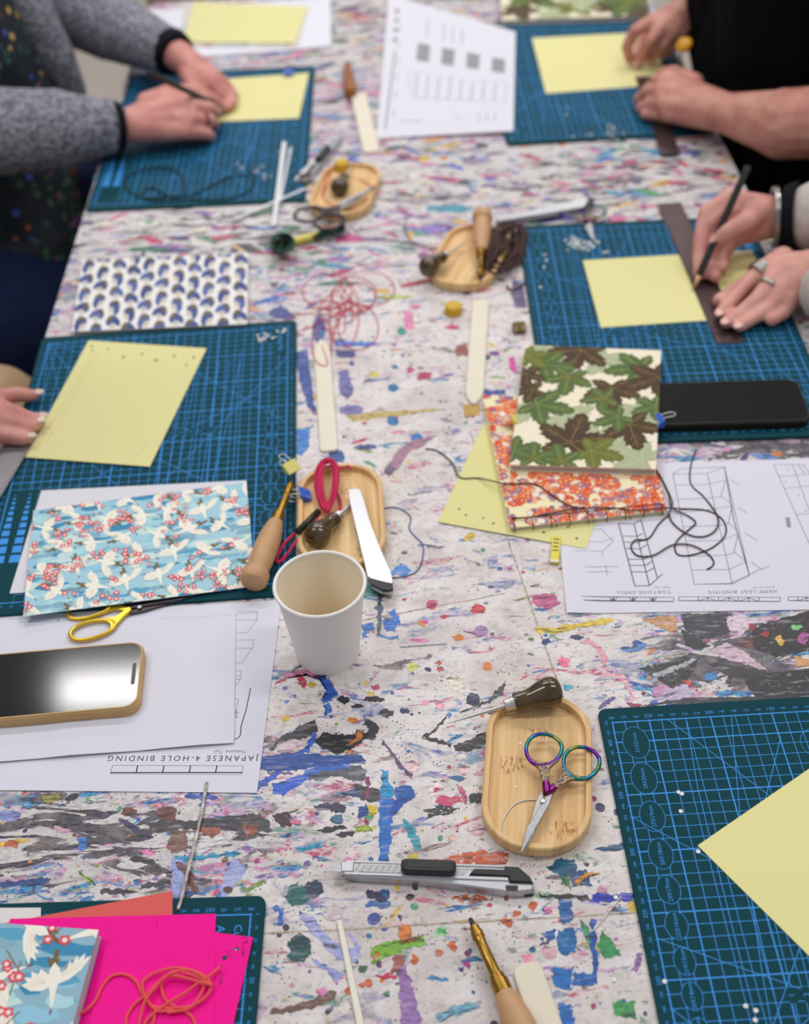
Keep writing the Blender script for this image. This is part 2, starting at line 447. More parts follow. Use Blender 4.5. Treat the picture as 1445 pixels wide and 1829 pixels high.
def build_table():
    t = thing('table', 'long white-topped work table splattered all over with dried paint', 'table', (35, 1100, -750))
    O = Vector((35, 1100, 0))
    tb = MB()
    nx, ny = 60, 150
    vs = [(X0 + (X1 - X0) * i / nx, Y0 + (Y1 - Y0) * j / ny, 0) for j in range(ny + 1) for i in range(nx + 1)]
    fs = [(j * (nx + 1) + i, j * (nx + 1) + i + 1, (j + 1) * (nx + 1) + i + 1, (j + 1) * (nx + 1) + i) for j in range(ny) for i in range(nx)]
    tb.add(vs, fs, 0)
    den = [field(DENSE, x, y) for x, y, z in vs]; drk = [field(DARK, x, y) for x, y, z in vs]
    rim = rrect(X0, X1, Y0, Y1, 4, 3); k = len(rim)
    tb.add([(x, y, -.02) for x, y in rim] + [(x, y, -38) for x, y in rim], [(i + k, (i + 1) % k + k, (i + 1) % k, i) for i in range(k)] + [tuple(2 * k - 1 - i for i in range(k))], 2)
    n_base = len(tb.v)
    rng = random.Random(11)
    lvl = [0]
    def z_next():
        lvl[0] += 1; return .13 + (lvl[0] % 200) * .0009
    def dab(poly, rgb, dry=0.0, soft=False, jit=.6, z=None):
        """one dab of paint: outline in mm, jittered like a wet edge"""
        q = []; n = len(poly); ph = rng.random() * 50
        for i in range(n):
            a, b = Vector(poly[i][:2]), Vector(poly[(i + 1) % n][:2]); d = (b - a).length
            s = max(1, min(12, int(d / 1.6)))
            for j in range(s):
                p = a.lerp(b, j / s)
                q.append((p.x + jit * 2 * mnoise.noise(Vector((p.x * .35, p.y * .35, ph))), p.y + jit * 2 * mnoise.noise(Vector((p.x * .35, p.y * .35, ph + 9)))))
        if sum(q[i - 1][0] * q[i][1] - q[i][0] * q[i - 1][1] for i in range(len(q))) < 0: q = q[::-1]
        z = z_next() if z is None else z
        col = C(*rgb)
        if soft:
            cx = sum(p[0] for p in q) / len(q); cy = sum(p[1] for p in q) / len(q); m_ = len(q)
            tb.add([(cx, cy, z)] + [((p[0] - cx) * .6 + cx, (p[1] - cy) * .6 + cy, z) for p in q] + [(p[0], p[1], z) for p in q],
                   [(0, 1 + i, 1 + (i + 1) % m_) for i in range(m_)] + [(1 + i, 1 + m_ + i, 1 + m_ + (i + 1) % m_, 1 + (i + 1) % m_) for i in range(m_)],
                   1, col, al=[1] + [.55] * m_ + [-.1] * m_, dry=max(dry, .25))
        else:
            m_ = len(q); q2 = inset(q, -1.0)
            tb.add([(p[0], p[1], z) for p in q] + [(p[0], p[1], z - .03) for p in q2],
                   [f if (Vector(q[f[1]]) - Vector(q[f[0]])).cross(Vector(q[f[2]]) - Vector(q[f[0]])) > 0 else f[::-1] for f in tessellate_polygon([[Vector((p[0], p[1], 0)) for p in q]])] + [(i, m_ + i, m_ + (i + 1) % m_, (i + 1) % m_) for i in range(m_)], 1, col, al=[.9] * m_ + [-.35] * m_, dry=max(dry, .34))
    def ell(x, y, rx, ry, n=14, rot=0):
        return [(x + rx * math.cos(2 * pi * k / n) * math.cos(rot) - ry * math.sin(2 * pi * k / n) * math.sin(rot),
                 y + rx * math.cos(2 * pi * k / n) * math.sin(rot) + ry * math.sin(2 * pi * k / n) * math.cos(rot)) for k in range(n)]
    # random spatter and brush marks over the whole top
    PAL = [(70, 60, 100), (150, 50, 110), (40, 110, 160), (60, 55, 60), (190, 60, 90), (210, 120, 50), (80, 150, 110), (215, 180, 70), (110, 90, 150), (150, 130, 140), (90, 130, 190), (200, 150, 170), (120, 70, 60), (225, 130, 180), (60, 80, 150), (170, 160, 160), (225, 215, 210), (140, 160, 90)]
    for _ in range(300):                        # faint old stains
        x, y = rng.uniform(X0 + 20, X1 - 20), rng.uniform(340, 2250); r = rng.uniform(5, 26)
        c = rng.choice([(215, 195, 150), (220, 190, 200), (190, 195, 210), (200, 190, 185), (190, 205, 195), (170, 165, 175), (225, 205, 175), (210, 170, 185)])
        q = [(x + r * rng.uniform(.7, 1.3) * math.cos(2 * pi * k / 14) * 1.3, y + r * rng.uniform(.5, 1.0) * math.sin(2 * pi * k / 14)) for k in range(14)]
        z = .012 + rng.randrange(8) * .001
        tb.add([(x, y, z)] + [(a, b, z) for a, b in q], [(0, 1 + i, 1 + (i + 1) % 14) for i in range(14)], 1, C(*c), al=[.24] + [-.12] * 14, dry=.3)
    for _ in range(11000):
        x, y = rng.uniform(X0 + 4, X1 - 4), 330 + 1960 * rng.random() ** 1.25
        r = .28 + 2.4 * rng.random() ** 5
        if rng.random() < .014: r = rng.uniform(3, 6)
        c = rng.choice(PAL); z = .02 + rng.randrange(24) * .003
        n = 7 if r < 1 else 12
        q = ell(x, y, r * rng.uniform(.8, 1.25), r * rng.uniform(.8, 1.25), n, rng.random() * 3)
        big = r > 2.4
        tb.add([(a, b, z) for a, b in q], [tuple(range(n))], 1, C(*c), dry=(.55 if big and rng.random() < .6 else 0))
    for _ in range(1500):
        x, y = rng.uniform(X0 + 8, X1 - 8), rng.uniform(340, 2295)
        dn = field(DENSE, x, y)
        far = min(1, max(0, (y - 900) / 500))
        if rng.random() > .16 + .55 * far + dn * .9: continue
        ln = rng.uniform(4, 20) * (1 + dn * 1.0); w_ = rng.uniform(.8, 4.5) * (1 + dn)
        a = rng.gauss(0, .35) if rng.random() < .72 else rng.uniform(0, pi)
        bend = rng.gauss(0, .25); pts_t, pts_b = [], []
        for k in range(7):
            s = k / 6 - .5; aa = a + bend * s
            cx, cy = x + ln * s * math.cos(aa), y + ln * s * math.sin(aa)
            ww = w_ * .5 * (1 - (2 * abs(s)) ** 3 * .8)
            pts_t.append((cx - math.sin(aa) * ww, cy + math.cos(aa) * ww)); pts_b.append((cx + math.sin(aa) * ww, cy - math.cos(aa) * ww))
        far_pal = [(200, 70, 110), (210, 130, 170), (60, 100, 180), (200, 190, 200), (60, 140, 170), (120, 90, 160), (215, 175, 90), (90, 150, 110), (170, 60, 80), (222, 216, 216), (222, 216, 216), (80, 80, 110)]
        c = rng.choice(far_pal if y > 1250 else PAL)
        dab(pts_b + pts_t[::-1], c, dry=rng.choice([.25, .35, .5, .7]), jit=.7, z=.09 + rng.randrange(12) * .003)
    for _ in range(520):                        # broad vivid smears at the far half
        x, y = rng.uniform(X0 + 12, X1 - 12), rng.uniform(1230, 2290)
        if y < 1420 and -90 < x < 200 and rng.random() < .75: continue
        ln, w_ = rng.uniform(12, 58), rng.uniform(4, 15); a = rng.gauss(0, .4)
        c = rng.choice([(196, 50, 100), (214, 110, 160), (50, 100, 190), (40, 140, 180), (150, 90, 170), (214, 170, 70), (80, 150, 90), (176, 40, 60), (226, 220, 216), (226, 214, 200), (70, 70, 120), (60, 60, 70), (110, 140, 190), (206, 150, 130), (120, 60, 100), (170, 60, 110), (60, 120, 90)])
        q = []
        for k in range(12):
            t_ = 2 * pi * k / 12; u, v = ln * .5 * math.cos(t_) * rng.uniform(.8, 1.2), w_ * .5 * math.sin(t_) * rng.uniform(.7, 1.3); q.append((x + u * math.cos(a) - v * math.sin(a), y + u * math.sin(a) + v * math.cos(a)))
        dab(q, c, dry=rng.choice([.3, .4, .5, .6]), jit=.8, z=.075 + rng.randrange(12) * .003)
    # the marks one can pick out, traced where they lie on the table
    def grp(ox, oy, sc, items):
        for it in items:
            rgb, shp = it[0], it[1]; opt = it[2] if len(it) > 2 else {}
            if len(shp) and not isinstance(shp[0], tuple):
                cx, cy = shp[0], shp[1]; rx = shp[2]; ry = shp[3] if len(shp) > 3 else shp[2] * .8
                shp = [(cx + rx * math.cos(2 * pi * k / 16), cy + ry * math.sin(2 * pi * k / 16)) for k in range(16)]
            dab([P(ox + x * sc, oy + y * sc) for x, y in shp][::-1], rgb, **{'jit': 1.35, **opt})
    D5, D8, D10, D14 = dict(dry=.3), dict(dry=.45), dict(dry=.6), dict(dry=.9)
    SF = dict(soft=True)
    grp(440, 1080, .3183, [
        ((205, 110, 150), [(160, 395), (220, 365), (330, 360), (480, 410), (520, 450), (440, 430), (330, 385), (260, 400), (160, 425)], SF),
        ((45, 30, 80), [(360, 395), (440, 390), (480, 420), (430, 440)], SF),
        ((30, 85, 180), [(390, 390), (470, 400), (510, 470), (540, 510), (480, 560), (430, 590), (410, 540), (440, 490), (420, 430)], SF),
        ((60, 110, 190), [(430, 560), (470, 540), (480, 600), (440, 640)], SF),
        ((190, 40, 70), [(285, 420), (310, 405), (335, 430), (325, 465), (300, 450)]),
        ((205, 170, 60), [(335, 440), (370, 425), (410, 450), (380, 475), (345, 470)], SF),
        ((215, 190, 195), [(200, 790), (270, 760), (340, 760), (320, 800), (250, 830), (180, 825)]),
        ((60, 58, 68), [(140, 810), (190, 740), (260, 720), (300, 680), (385, 655), (395, 710), (330, 750), (250, 755), (190, 760), (150, 815)], D5),
        ((40, 35, 38), [(385, 770), (430, 720), (560, 735), (650, 720), (690, 730), (650, 770), (580, 810), (520, 840), (440, 810)], D5),
        ((55, 50, 65), [(665, 640), (730, 665), (745, 710), (700, 755), (665, 745), (690, 700), (665, 670)]),
        ((205, 120, 40), [(560, 640), (620, 625), (640, 660), (600, 670), (560, 660)], SF),
        ((190, 115, 40), [(620, 690), (665, 690), (660, 760), (580, 800), (560, 780), (610, 740)], SF),
        ((24, 70, 150), [(75, 855), (200, 835), (320, 838), (560, 850), (640, 845), (665, 880), (580, 900), (380, 912), (230, 935), (75, 930)]),
        ((35, 90, 190), [(390, 720), (385, 760), (340, 830), (250, 860), (270, 835), (320, 815), (360, 760), (375, 725)]),
        ((88, 88, 100), [(355, 955), (480, 915), (640, 905), (680, 940), (660, 985), (600, 990), (500, 960), (430, 985), (360, 975)], D5),
        ((40, 95, 205), [(150, 1010), (230, 985), (330, 950), (350, 980), (290, 1010), (210, 1060), (155, 1060)], D5),
        ((30, 80, 190), [(60, 1000), (180, 940), (200, 930), (150, 985), (60, 1030)]),
        ((40, 100, 190), [(330, 930), (420, 905), (560, 900), (580, 915), (450, 930), (340, 960)], D8),
        ((62, 55, 85), [(380, 1125), (500, 1115), (560, 1135), (540, 1165), (450, 1150), (380, 1150)]),
        ((60, 80, 130), [(500, 1060), (600, 1030), (680, 1060), (640, 1090), (560, 1080)], SF),
        ((72, 66, 78), [(610, 1010), (740, 1040), (770, 1085), (680, 1110), (620, 1060)], D5),
        ((15, 105, 190), [(750, 1080), (820, 1080), (815, 1180), (805, 1330), (800, 1480), (748, 1480), (748, 1180)]),
        ((20, 140, 195), [(765, 930), (790, 930), (795, 1010), (825, 1020), (830, 1060), (820, 1085), (752, 1085), (760, 1020)]),
        ((18, 85, 165), (888, 1060, 52, 48)), ((20, 75, 170), [(815, 1110), (870, 1085), (890, 1110), (830, 1180), (810, 1190)]),
        ((145, 60, 105), [(672, 965), (688, 965), (684, 1080), (670, 1080)]), ((145, 60, 105), [(668, 1210), (680, 1210), (678, 1275), (666, 1275)]),
        ((195, 100, 135), [(1172, 990), (1215, 1010), (1250, 1090), (1240, 1145), (1200, 1080)], SF),
        ((205, 70, 110), [(1060, 1085), (1130, 1075), (1210, 1080), (1210, 1110), (1130, 1125), (1070, 1120)], D10),
        ((55, 55, 55), [(1000, 1160), (1090, 1120), (1180, 1140), (1160, 1175), (1040, 1195)], D14),
        ((50, 50, 55), [(1250, 1070), (1320, 1065), (1310, 1110), (1260, 1110)], D10),
        ((100, 75, 110), [(748, 755), (765, 770), (870, 900), (940, 975), (930, 985), (860, 915)]),
        ((50, 50, 52), [(1160, 795), (1250, 765), (1345, 710), (1345, 780), (1240, 825), (1180, 815)], D10),
        ((50, 48, 48), [(985, 740), (1060, 755), (1150, 790), (1140, 797), (1040, 765)]), ((50, 48, 48), [(985, 742), (1050, 705), (1110, 640), (1130, 620), (1080, 690), (1010, 745)], D5),
        ((70, 70, 72), [(1190, 610), (1300, 575), (1445, 500), (1445, 440), (1400, 490), (1360, 540), (1290, 560)], D10),
        ((35, 45, 80), (1272, 530, 35, 32)), ((240, 160, 190), (1000, 548, 18, 12)), ((240, 160, 190), (1090, 570, 22, 15)), ((240, 175, 200), [(1000, 545), (1090, 535), (1170, 510), (1170, 535), (1090, 560)], SF),
        ((226, 214, 200), [(1130, 420), (1170, 385), (1215, 410), (1220, 490), (1190, 500), (1150, 460)]),
        ((205, 120, 30), (1188, 185, 28, 18)), ((165, 130, 175), (1315, 150, 35, 32)), ((205, 70, 80), (1300, 25, 38, 26), D5), ((225, 220, 110), (930, 352, 28, 22)), ((60, 40, 90), (1015, 360, 14, 10)),
        ((40, 35, 45), (550, 535, 30, 18)), ((50, 45, 55), (625, 572, 35, 10)), ((50, 48, 60), (785, 610, 38, 20), D5), ((35, 45, 90), (890, 595, 22, 15)), ((50, 48, 50), (720, 530, 60, 14), D10),
        ((190, 75, 50), (1080, 325, 14, 11)), ((190, 75, 50), (1080, 360, 16, 14), D5), ((225, 195, 60), (672, 440, 22, 20), SF), ((205, 60, 100), (725, 462, 20, 12)), ((225, 190, 80), (700, 500, 30, 16), SF),
        ((225, 190, 195), (1220, 930, 34, 24), D8), ((235, 215, 215), (1065, 1040, 38, 34)), ((205, 60, 90), (1065, 1035, 16, 8)), ((230, 195, 200), (930, 905, 40, 34), D8),
        ((65, 35, 55), [(160, 1180), (220, 1170), (250, 1200), (240, 1240), (200, 1245)]), ((215, 120, 150), [(240, 1205), (320, 1205), (310, 1235), (250, 1240)], SF),
        ((75, 70, 75), [(0, 1185), (70, 1175), (130, 1230), (130, 1270), (0, 1280)], D5), ((150, 70, 40), [(0, 1240), (60, 1235), (60, 1280), (0, 1300)], D8),
        ((165, 180, 40), [(605, 1250), (690, 1230), (700, 1270), (610, 1280)], SF), ((215, 190, 50), (700, 1150, 34, 28), D8), ((30, 70, 140), [(620, 1180), (640, 1140), (680, 1125), (690, 1150), (660, 1190), (630, 1195)]),
        ((60, 110, 150), (510, 1200, 28, 22)), ((45, 45, 60), [(400, 1265), (540, 1235), (560, 1250), (430, 1280)], D8), ((45, 45, 60), [(510, 1290), (600, 1270), (600, 1290), (530, 1305)], D8),
        ((40, 150, 170), [(880, 1205), (905, 1215), (960, 1330), (925, 1330)], D5),
        ((45, 110, 195), [(635, 120), (700, 105), (720, 140), (690, 145), (660, 170), (700, 180), (650, 185), (660, 150)], D5),
        ((50, 115, 205), [(770, 90), (830, 75), (850, 120), (830, 155), (785, 150)]), ((50, 115, 205), [(800, 40), (830, 30), (870, 95), (860, 110)]),
        ((70, 70, 95), [(765, 75), (800, 68), (815, 85), (770, 100)]), ((80, 95, 110), [(735, -60), (765, -60), (752, 175), (740, 180)]), ((60, 130, 190), [(720, 165), (800, 185), (860, 170), (855, 190), (800, 195)]),
        ((60, 140, 130), [(620, -120), (760, -170), (800, -130), (740, -60), (640, -40)], D5), ((60, 130, 205), [(800, -170), (870, -230), (930, -190), (900, -160)], D5),
        ((200, 60, 110), (1040, 0, 30, 26), D5), ((190, 50, 60), (1120, 68, 20, 10)), ((205, 130, 60), (985, 105, 14, 20)), ((225, 60, 150), (1005, 98, 12, 12)),
    ])
    grp(480, 340, .3599, [
        ((35, 70, 150), [(135, 800), (190, 790), (210, 950), (235, 1110), (200, 1080), (150, 930)]), ((40, 120, 200), [(135, 1190), (200, 1180), (200, 1270), (160, 1319), (135, 1300)], D5),
        ((110, 105, 165), [(350, 900), (390, 890), (420, 1000), (390, 1040), (350, 1000)], D8), ((120, 115, 170), (410, 1090, 60, 25), D8),
        ((190, 165, 90), [(380, 1115), (820, 1085), (870, 1085), (700, 1110), (420, 1145)], D5), ((175, 40, 80), [(740, 905), (805, 905), (800, 935), (740, 940)]),
        ((30, 110, 165), (615, 980, 22, 18)), ((30, 110, 165), (612, 1145, 27, 24)), ((30, 110, 185), (735, 1228, 28, 20)), ((30, 110, 165), (625, 875, 14, 10)), ((185, 60, 120), (702, 890, 20, 14)),
        ((225, 130, 175), [(670, 600), (710, 600), (720, 690), (680, 690)], D5), ((60, 150, 130), (660, 700, 24, 16)), ((150, 120, 195), [(765, 185), (800, 170), (880, 180), (880, 205), (780, 210)]),
        ((60, 150, 175), [(780, 80), (950, 70), (1010, 95), (950, 110), (790, 100)], D5), ((165, 120, 140), [(590, 1370), (640, 1290), (720, 1240), (830, 1215), (760, 1270), (690, 1300), (640, 1389), (590, 1389)]),
        ((110, 85, 120), [(560, 1400), (590, 1350), (640, 1380), (600, 1430)], SF), ((30, 80, 150), [(300, 1310), (350, 1290), (375, 1310), (370, 1350), (310, 1350)]), ((65, 70, 140), [(0, 600), (60, 570), (110, 610), (140, 640), (60, 640), (0, 625)]),
        ((200, 80, 140), [(300, 240), (400, 200), (510, 240), (480, 260), (320, 265)], SF), ((150, 75, 65), [(925, 780), (985, 760), (990, 820), (930, 820)], D5),
        ((60, 60, 130), [(330, 790), (430, 800), (420, 830), (340, 830)]), ((60, 120, 210), [(330, 750), (530, 755), (530, 770), (330, 775)]), ((90, 75, 115), [(1215, 440), (1260, 470), (1280, 580), (1230, 585), (1205, 520)]),
        ((30, 60, 140), [(1070, 995), (1170, 990), (1170, 1015), (1070, 1015)]), ((190, 150, 70), [(965, 1065), (1050, 1065), (1045, 1115), (975, 1130)], D5), ((45, 95, 160), (250, 690, 30, 70), D8),
        ((215, 200, 80), [(495, 895), (550, 910), (545, 925), (505, 922)]), ((200, 60, 100), (910, 680, 34, 10)), ((120, 60, 140), (1120, 810, 24, 10)), ((220, 70, 160), [(1190, 830), (1215, 830), (1230, 900), (1205, 900)]),
        ((190, 200, 110), (620, 530, 120, 14), SF), ((90, 140, 90), (265, 355, 24, 14)), ((60, 70, 130), (480, 1275, 50, 12)), ((50, 90, 160), (380, 1380, 30, 20), D5),
    ])
    grp(860, 1060, .4048, [
        ((215, 185, 50), [(235, 150), (330, 150), (460, 125), (580, 112), (580, 128), (430, 150), (340, 175), (250, 175)]), ((195, 145, 100), [(705, 110), (850, 95), (865, 150), (830, 170), (760, 140)]),
        ((225, 150, 170), [(430, 210), (480, 205), (530, 240), (555, 300), (540, 320), (525, 270), (490, 230)], D5), ((230, 170, 185), [(500, 385), (540, 350), (620, 360), (665, 410), (670, 470), (660, 470), (650, 420), (610, 375), (550, 362)]),
        ((190, 80, 130), [(220, 10), (320, 0), (340, 40), (300, 70), (240, 50)], D5), ((44, 46, 58), [(880, 90), (1100, 85), (1110, 170), (980, 200), (900, 160)], D10), ((40, 42, 38), [(880, 160), (960, 200), (1000, 230), (960, 250), (900, 230)], D8),
        ((30, 26, 32), [(1200, 150), (1445, 80), (1460, 250), (1300, 280), (1180, 230)], D10), ((26, 26, 36), [(1150, 360), (1460, 330), (1460, 470), (1220, 480)], D10), ((45, 45, 45), [(700, 330), (850, 300), (960, 280), (900, 400), (850, 420)], D14),
        ((52, 48, 52), [(1000, 310), (1200, 330), (1280, 350), (1100, 370)], D8), ((165, 168, 172), [(750, 360), (900, 300), (950, 285), (930, 305), (800, 365)]), ((215, 190, 205), [(1080, 110), (1160, 90), (1200, 130), (1150, 180), (1100, 185)], D5),
        ((205, 175, 190), [(1010, 250), (1080, 220), (1160, 260), (1260, 340), (1180, 320), (1060, 280)], D8), ((110, 60, 50), [(1120, 220), (1200, 190), (1200, 250)], D8), ((160, 30, 60), (1195, 148, 14, 12)), ((160, 30, 60), (1250, 178, 16, 12)),
        ((30, 90, 200), (765, 488, 14, 11)), ((30, 90, 200), (822, 492, 10, 8)), ((60, 130, 190), [(980, 365), (1040, 345), (1040, 370), (985, 385)], D5), ((190, 170, 200), [(800, 440), (900, 400), (930, 450), (830, 480)], D8),
        ((45, 45, 50), [(700, 495), (900, 465), (1250, 455), (1250, 470), (900, 485)], D8), ((150, 60, 90), [(650, 490), (700, 488), (690, 508), (655, 508)]), ((60, 65, 130), (285, 212, 18, 12)), ((60, 60, 110), (420, 195, 26, 10), D5),
        ((60, 160, 190), [(355, 405), (410, 410), (370, 430)]), ((230, 110, 140), (365, 300, 22, 20), D8), ((205, 150, 90), [(1380, 280), (1440, 290), (1440, 320), (1400, 320)], D5), ((120, 200, 130), (1390, 150, 26, 10)), ((215, 170, 60), (1318, 210, 14, 20)), ((230, 70, 60), (912, 395, 7, 9)), ((170, 80, 150), (1420, 200, 24, 26), D5),
    ])
    grp(460, 1380, .4706, [
        ((200, 90, 50), [(670, 345), (740, 310), (860, 295), (950, 310), (940, 345), (860, 360), (680, 360)], D14), ((200, 100, 60), [(740, 470), (830, 465), (900, 490), (780, 490)], D14),
        ((22, 95, 95), (150, 465, 42, 38)), ((32, 50, 75), (215, 440, 32, 30)), ((20, 80, 80), (160, 668, 40, 50)), ((15, 60, 70), (160, 645, 38, 26)),
        ((115, 170, 40), [(430, 660), (540, 640), (636, 615), (635, 650), (560, 670), (440, 725)]), ((190, 110, 30), [(430, 690), (470, 670), (470, 705), (435, 725)], SF), ((120, 90, 20), [(520, 640), (630, 618), (630, 632), (540, 658)], SF), ((215, 120, 50), [(525, 570), (585, 570), (595, 640), (530, 640)], SF),
        ((150, 110, 170), [(530, 740), (560, 735), (600, 860), (620, 960), (550, 960), (545, 850)], D5), ((160, 90, 90), [(525, 690), (555, 690), (556, 738), (505, 768)], D5), ((190, 40, 80), [(450, 775), (530, 765), (532, 780), (470, 782)]),
        ((160, 165, 215), [(160, 530), (220, 560), (260, 620), (330, 680), (390, 660), (340, 600), (390, 690), (300, 700), (240, 640), (170, 560)], D5), ((150, 155, 210), [(200, 700), (320, 770), (300, 790), (220, 720)], D8), ((160, 165, 215), [(300, 700), (350, 670), (390, 700), (340, 720)], D8),
        ((115, 85, 75), [(45, 905), (160, 880), (290, 830), (300, 860), (200, 895), (60, 915)], D5), ((225, 130, 180), (240, 830, 26, 22), SF), ((205, 190, 190), (290, 530, 32, 28), D5), ((205, 190, 190), (285, 535, 30, 28), D5),
        ((15, 90, 160), [(1145, 490), (1190, 490), (1200, 560), (1150, 570)], D5), ((10, 100, 165), [(1140, 600), (1200, 590), (1210, 680), (1150, 690)], D8), ((10, 105, 180), [(1120, 740), (1190, 750), (1190, 830), (1130, 810)], D8),
        ((15, 95, 170), [(1200, 760), (1280, 770), (1270, 810), (1200, 800)], D8), ((20, 80, 165), [(1265, 560), (1280, 560), (1290, 800), (1275, 800)], D5), ((15, 100, 180), [(1140, 870), (1190, 890), (1205, 960), (1150, 960)], D8), ((20, 90, 170), [(1080, 610), (1130, 600), (1120, 630)], D5),
        ((20, 40, 170), [(1265, 465), (1425, 462), (1425, 485), (1340, 485), (1290, 495), (1265, 490)]), ((40, 40, 40), [(1070, 462), (1260, 470), (1260, 480), (1100, 475)], D8), ((80, 70, 110), [(1075, 650), (1110, 630), (1115, 640), (1080, 660)]),
        ((15, 90, 120), [(1100, 355), (1160, 330), (1200, 330), (1215, 370), (1160, 390), (1110, 370)], D5), ((20, 70, 120), [(1190, 380), (1250, 370), (1265, 430), (1200, 430)], D5), ((40, 120, 70), [(1150, 390), (1195, 400), (1190, 450), (1150, 420)], SF), ((210, 140, 50), [(1180, 420), (1260, 370), (1320, 380), (1240, 400), (1210, 445)], SF),
        ((40, 80, 120), [(1280, 290), (1400, 270), (1410, 285), (1320, 300)], D5), ((40, 40, 80), [(415, 450), (500, 455), (480, 490), (420, 480)], D8), ((30, 100, 160), [(470, 450), (500, 450), (490, 480)]), ((120, 175, 200), [(640, 940), (740, 880), (860, 855), (870, 890), (760, 930), (660, 960)], SF),
        ((215, 170, 180), (1105, 680, 32, 24)), ((200, 95, 40), (950, 568, 18, 13)), ((200, 95, 40), (980, 535, 14, 12)), ((200, 95, 40), (1042, 508, 14, 9)), ((200, 95, 40), (740, 658, 15, 12)), ((200, 95, 40), (688, 682, 12, 10)), ((200, 95, 40), (597, 712, 13, 11)), ((200, 95, 40), (420, 800, 11, 10)), ((200, 95, 40), (400, 810, 11, 10)), ((200, 95, 40), (345, 832, 12, 10)),
        ((90, 130, 100), (490, 840, 20, 16), SF), ((70, 100, 70), (370, 715, 12, 10)), ((70, 100, 70), (400, 745, 12, 9)), ((250, 120, 180), (1097, 518, 11, 10)), ((250, 120, 180), [(1005, 690), (1040, 690), (1035, 712), (1008, 712)], D5), ((30, 90, 180), [(60, 510), (95, 510), (95, 580), (75, 580), (78, 525), (62, 525)], D5),
        ((50, 140, 80), [(1310, 600), (1380, 690), (1320, 705), (1290, 660)], D8), ((60, 150, 80), [(1345, 870), (1430, 870), (1430, 930), (1360, 920)], D8), ((150, 110, 170), [(1440, 690), (1460, 695), (1440, 760), (1428, 755)]),
        ((40, 150, 190), [(145, 285), (240, 265), (240, 285), (160, 300)], D5), ((60, 80, 110), (300, 178, 20, 14)), ((70, 165, 180), [(555, 185), (580, 190), (620, 290), (595, 290)], D8), ((70, 60, 90), (540, 550, 9, 8)), ((160, 200, 160), [(690, 590), (715, 585), (720, 620), (665, 625)], D5), ((70, 170, 90), (700, 600, 16, 12), D5),
        ((60, 100, 150), (760, 20, 30, 8), D8), ((230, 200, 130), (800, 560, 40, 3)), ((70, 130, 180), (680, 780, 40, 10), D10), ((60, 60, 140), (773, 745, 11, 9)), ((170, 40, 140), (797, 727, 13, 8)), ((150, 150, 140), (968, 675, 18, 14), SF), ((175, 140, 150), (300, 100, 60, 10), D10),
        ((205, 185, 60), (590, 318, 14, 7)), ((60, 100, 170), (460, 500, 50, 14), D10), ((225, 190, 200), (830, 215, 46, 30), SF), ((235, 190, 170), (740, 250, 22, 16), SF), ((110, 160, 60), [(370, 205), (425, 195), (430, 222), (375, 225)], D5), ((60, 45, 60), [(60, 165), (110, 155), (130, 190), (90, 205)], D5), ((220, 130, 150), [(100, 180), (170, 175), (170, 200), (110, 205)], SF),
    ])
    grp(0, 1380, .3322, [
        ((150, 140, 50), [(200, 120), (330, 110), (360, 150), (230, 180)], SF), ((115, 65, 55), [(840, 210), (900, 175), (945, 200), (935, 300), (880, 270)]), ((130, 95, 85), [(905, 310), (1000, 305), (1005, 425), (915, 430)]), ((62, 58, 66), [(790, 280), (900, 250), (1000, 265), (1320, 230), (1430, 250), (1440, 300), (1280, 305), (980, 300), (860, 320)], D5),
        ((40, 150, 190), [(930, 455), (1050, 450), (1280, 420), (1290, 435), (1070, 470), (950, 475)], D5), ((150, 160, 215), [(930, 470), (1000, 480), (1000, 600), (960, 690), (930, 700)], D5), ((155, 165, 215), [(1180, 620), (1250, 480), (1330, 490), (1280, 600), (1200, 680)], D5), ((110, 60, 55), [(950, 485), (990, 485), (1070, 630), (1040, 640)], D10),
        ((40, 70, 130), [(0, 590), (120, 580), (270, 570), (240, 600), (0, 615)], D5), ((70, 65, 75), [(750, 600), (910, 578), (920, 595), (760, 620)], D5), ((150, 190, 80), [(400, 510), (470, 560), (530, 610), (460, 590)], SF), ((225, 130, 180), [(750, 410), (830, 420), (800, 450)], D5), ((215, 212, 212), [(1000, 320), (1180, 330), (1230, 380), (1050, 440)], D8),
        ((160, 90, 70), [(1080, 300), (1180, 300), (1160, 350), (1100, 340)], D8), ((150, 80, 60), (1350, 300, 46, 24), D8), ((60, 120, 190), (438, 380, 22, 36), D5), ((130, 140, 200), (50, 230, 60, 26), D8), ((190, 100, 60), (60, 385, 40, 18), D8), ((120, 70, 60), (690, 210, 40, 18), D5), ((90, 60, 60), (1225, 632, 18, 9)), ((60, 110, 170), [(990, 640), (1100, 645), (1090, 655), (995, 655)]),
        ((60, 60, 66), (630, 640, 100, 14), D10), ((90, 80, 90), (820, 520, 40, 20), D10), ((40, 80, 170), (1080, 130, 90, 14), D10), ((60, 90, 170), (1380, 60, 60, 20), D8), ((120, 150, 60), [(1290, 640), (1445, 560), (1445, 590), (1320, 660)], SF),
    ])
    # the cracks between the boards of the top
    for a, b in (((470, 1668), (1145, 1630)), ((640, 1110), (900, 1060)), ((840, 770), (1010, 1260)), ((440, 470), (960, 470))):
        pa, pb = P(*a), P(*b); q = line_quad(pa[:2], pb[:2], .5)
        dab(q, (178, 158, 140), dry=.5, jit=.4)
    n_all = len(tb.v)
    edge = mat('table_edge', C(196, 184, 172), .6, noise=(60, .8))
    top = tb.build('tabletop', [table_material(), dab_material(), edge], parent=None, O=O, paint=True)
    me = top.data
    for nm, vals in (('dense', den), ('dark', drk)):
        a = me.attributes.new(nm, 'FLOAT', 'POINT'); a.data.foreach_set('value', vals + [0.0] * (n_all - len(vals)))
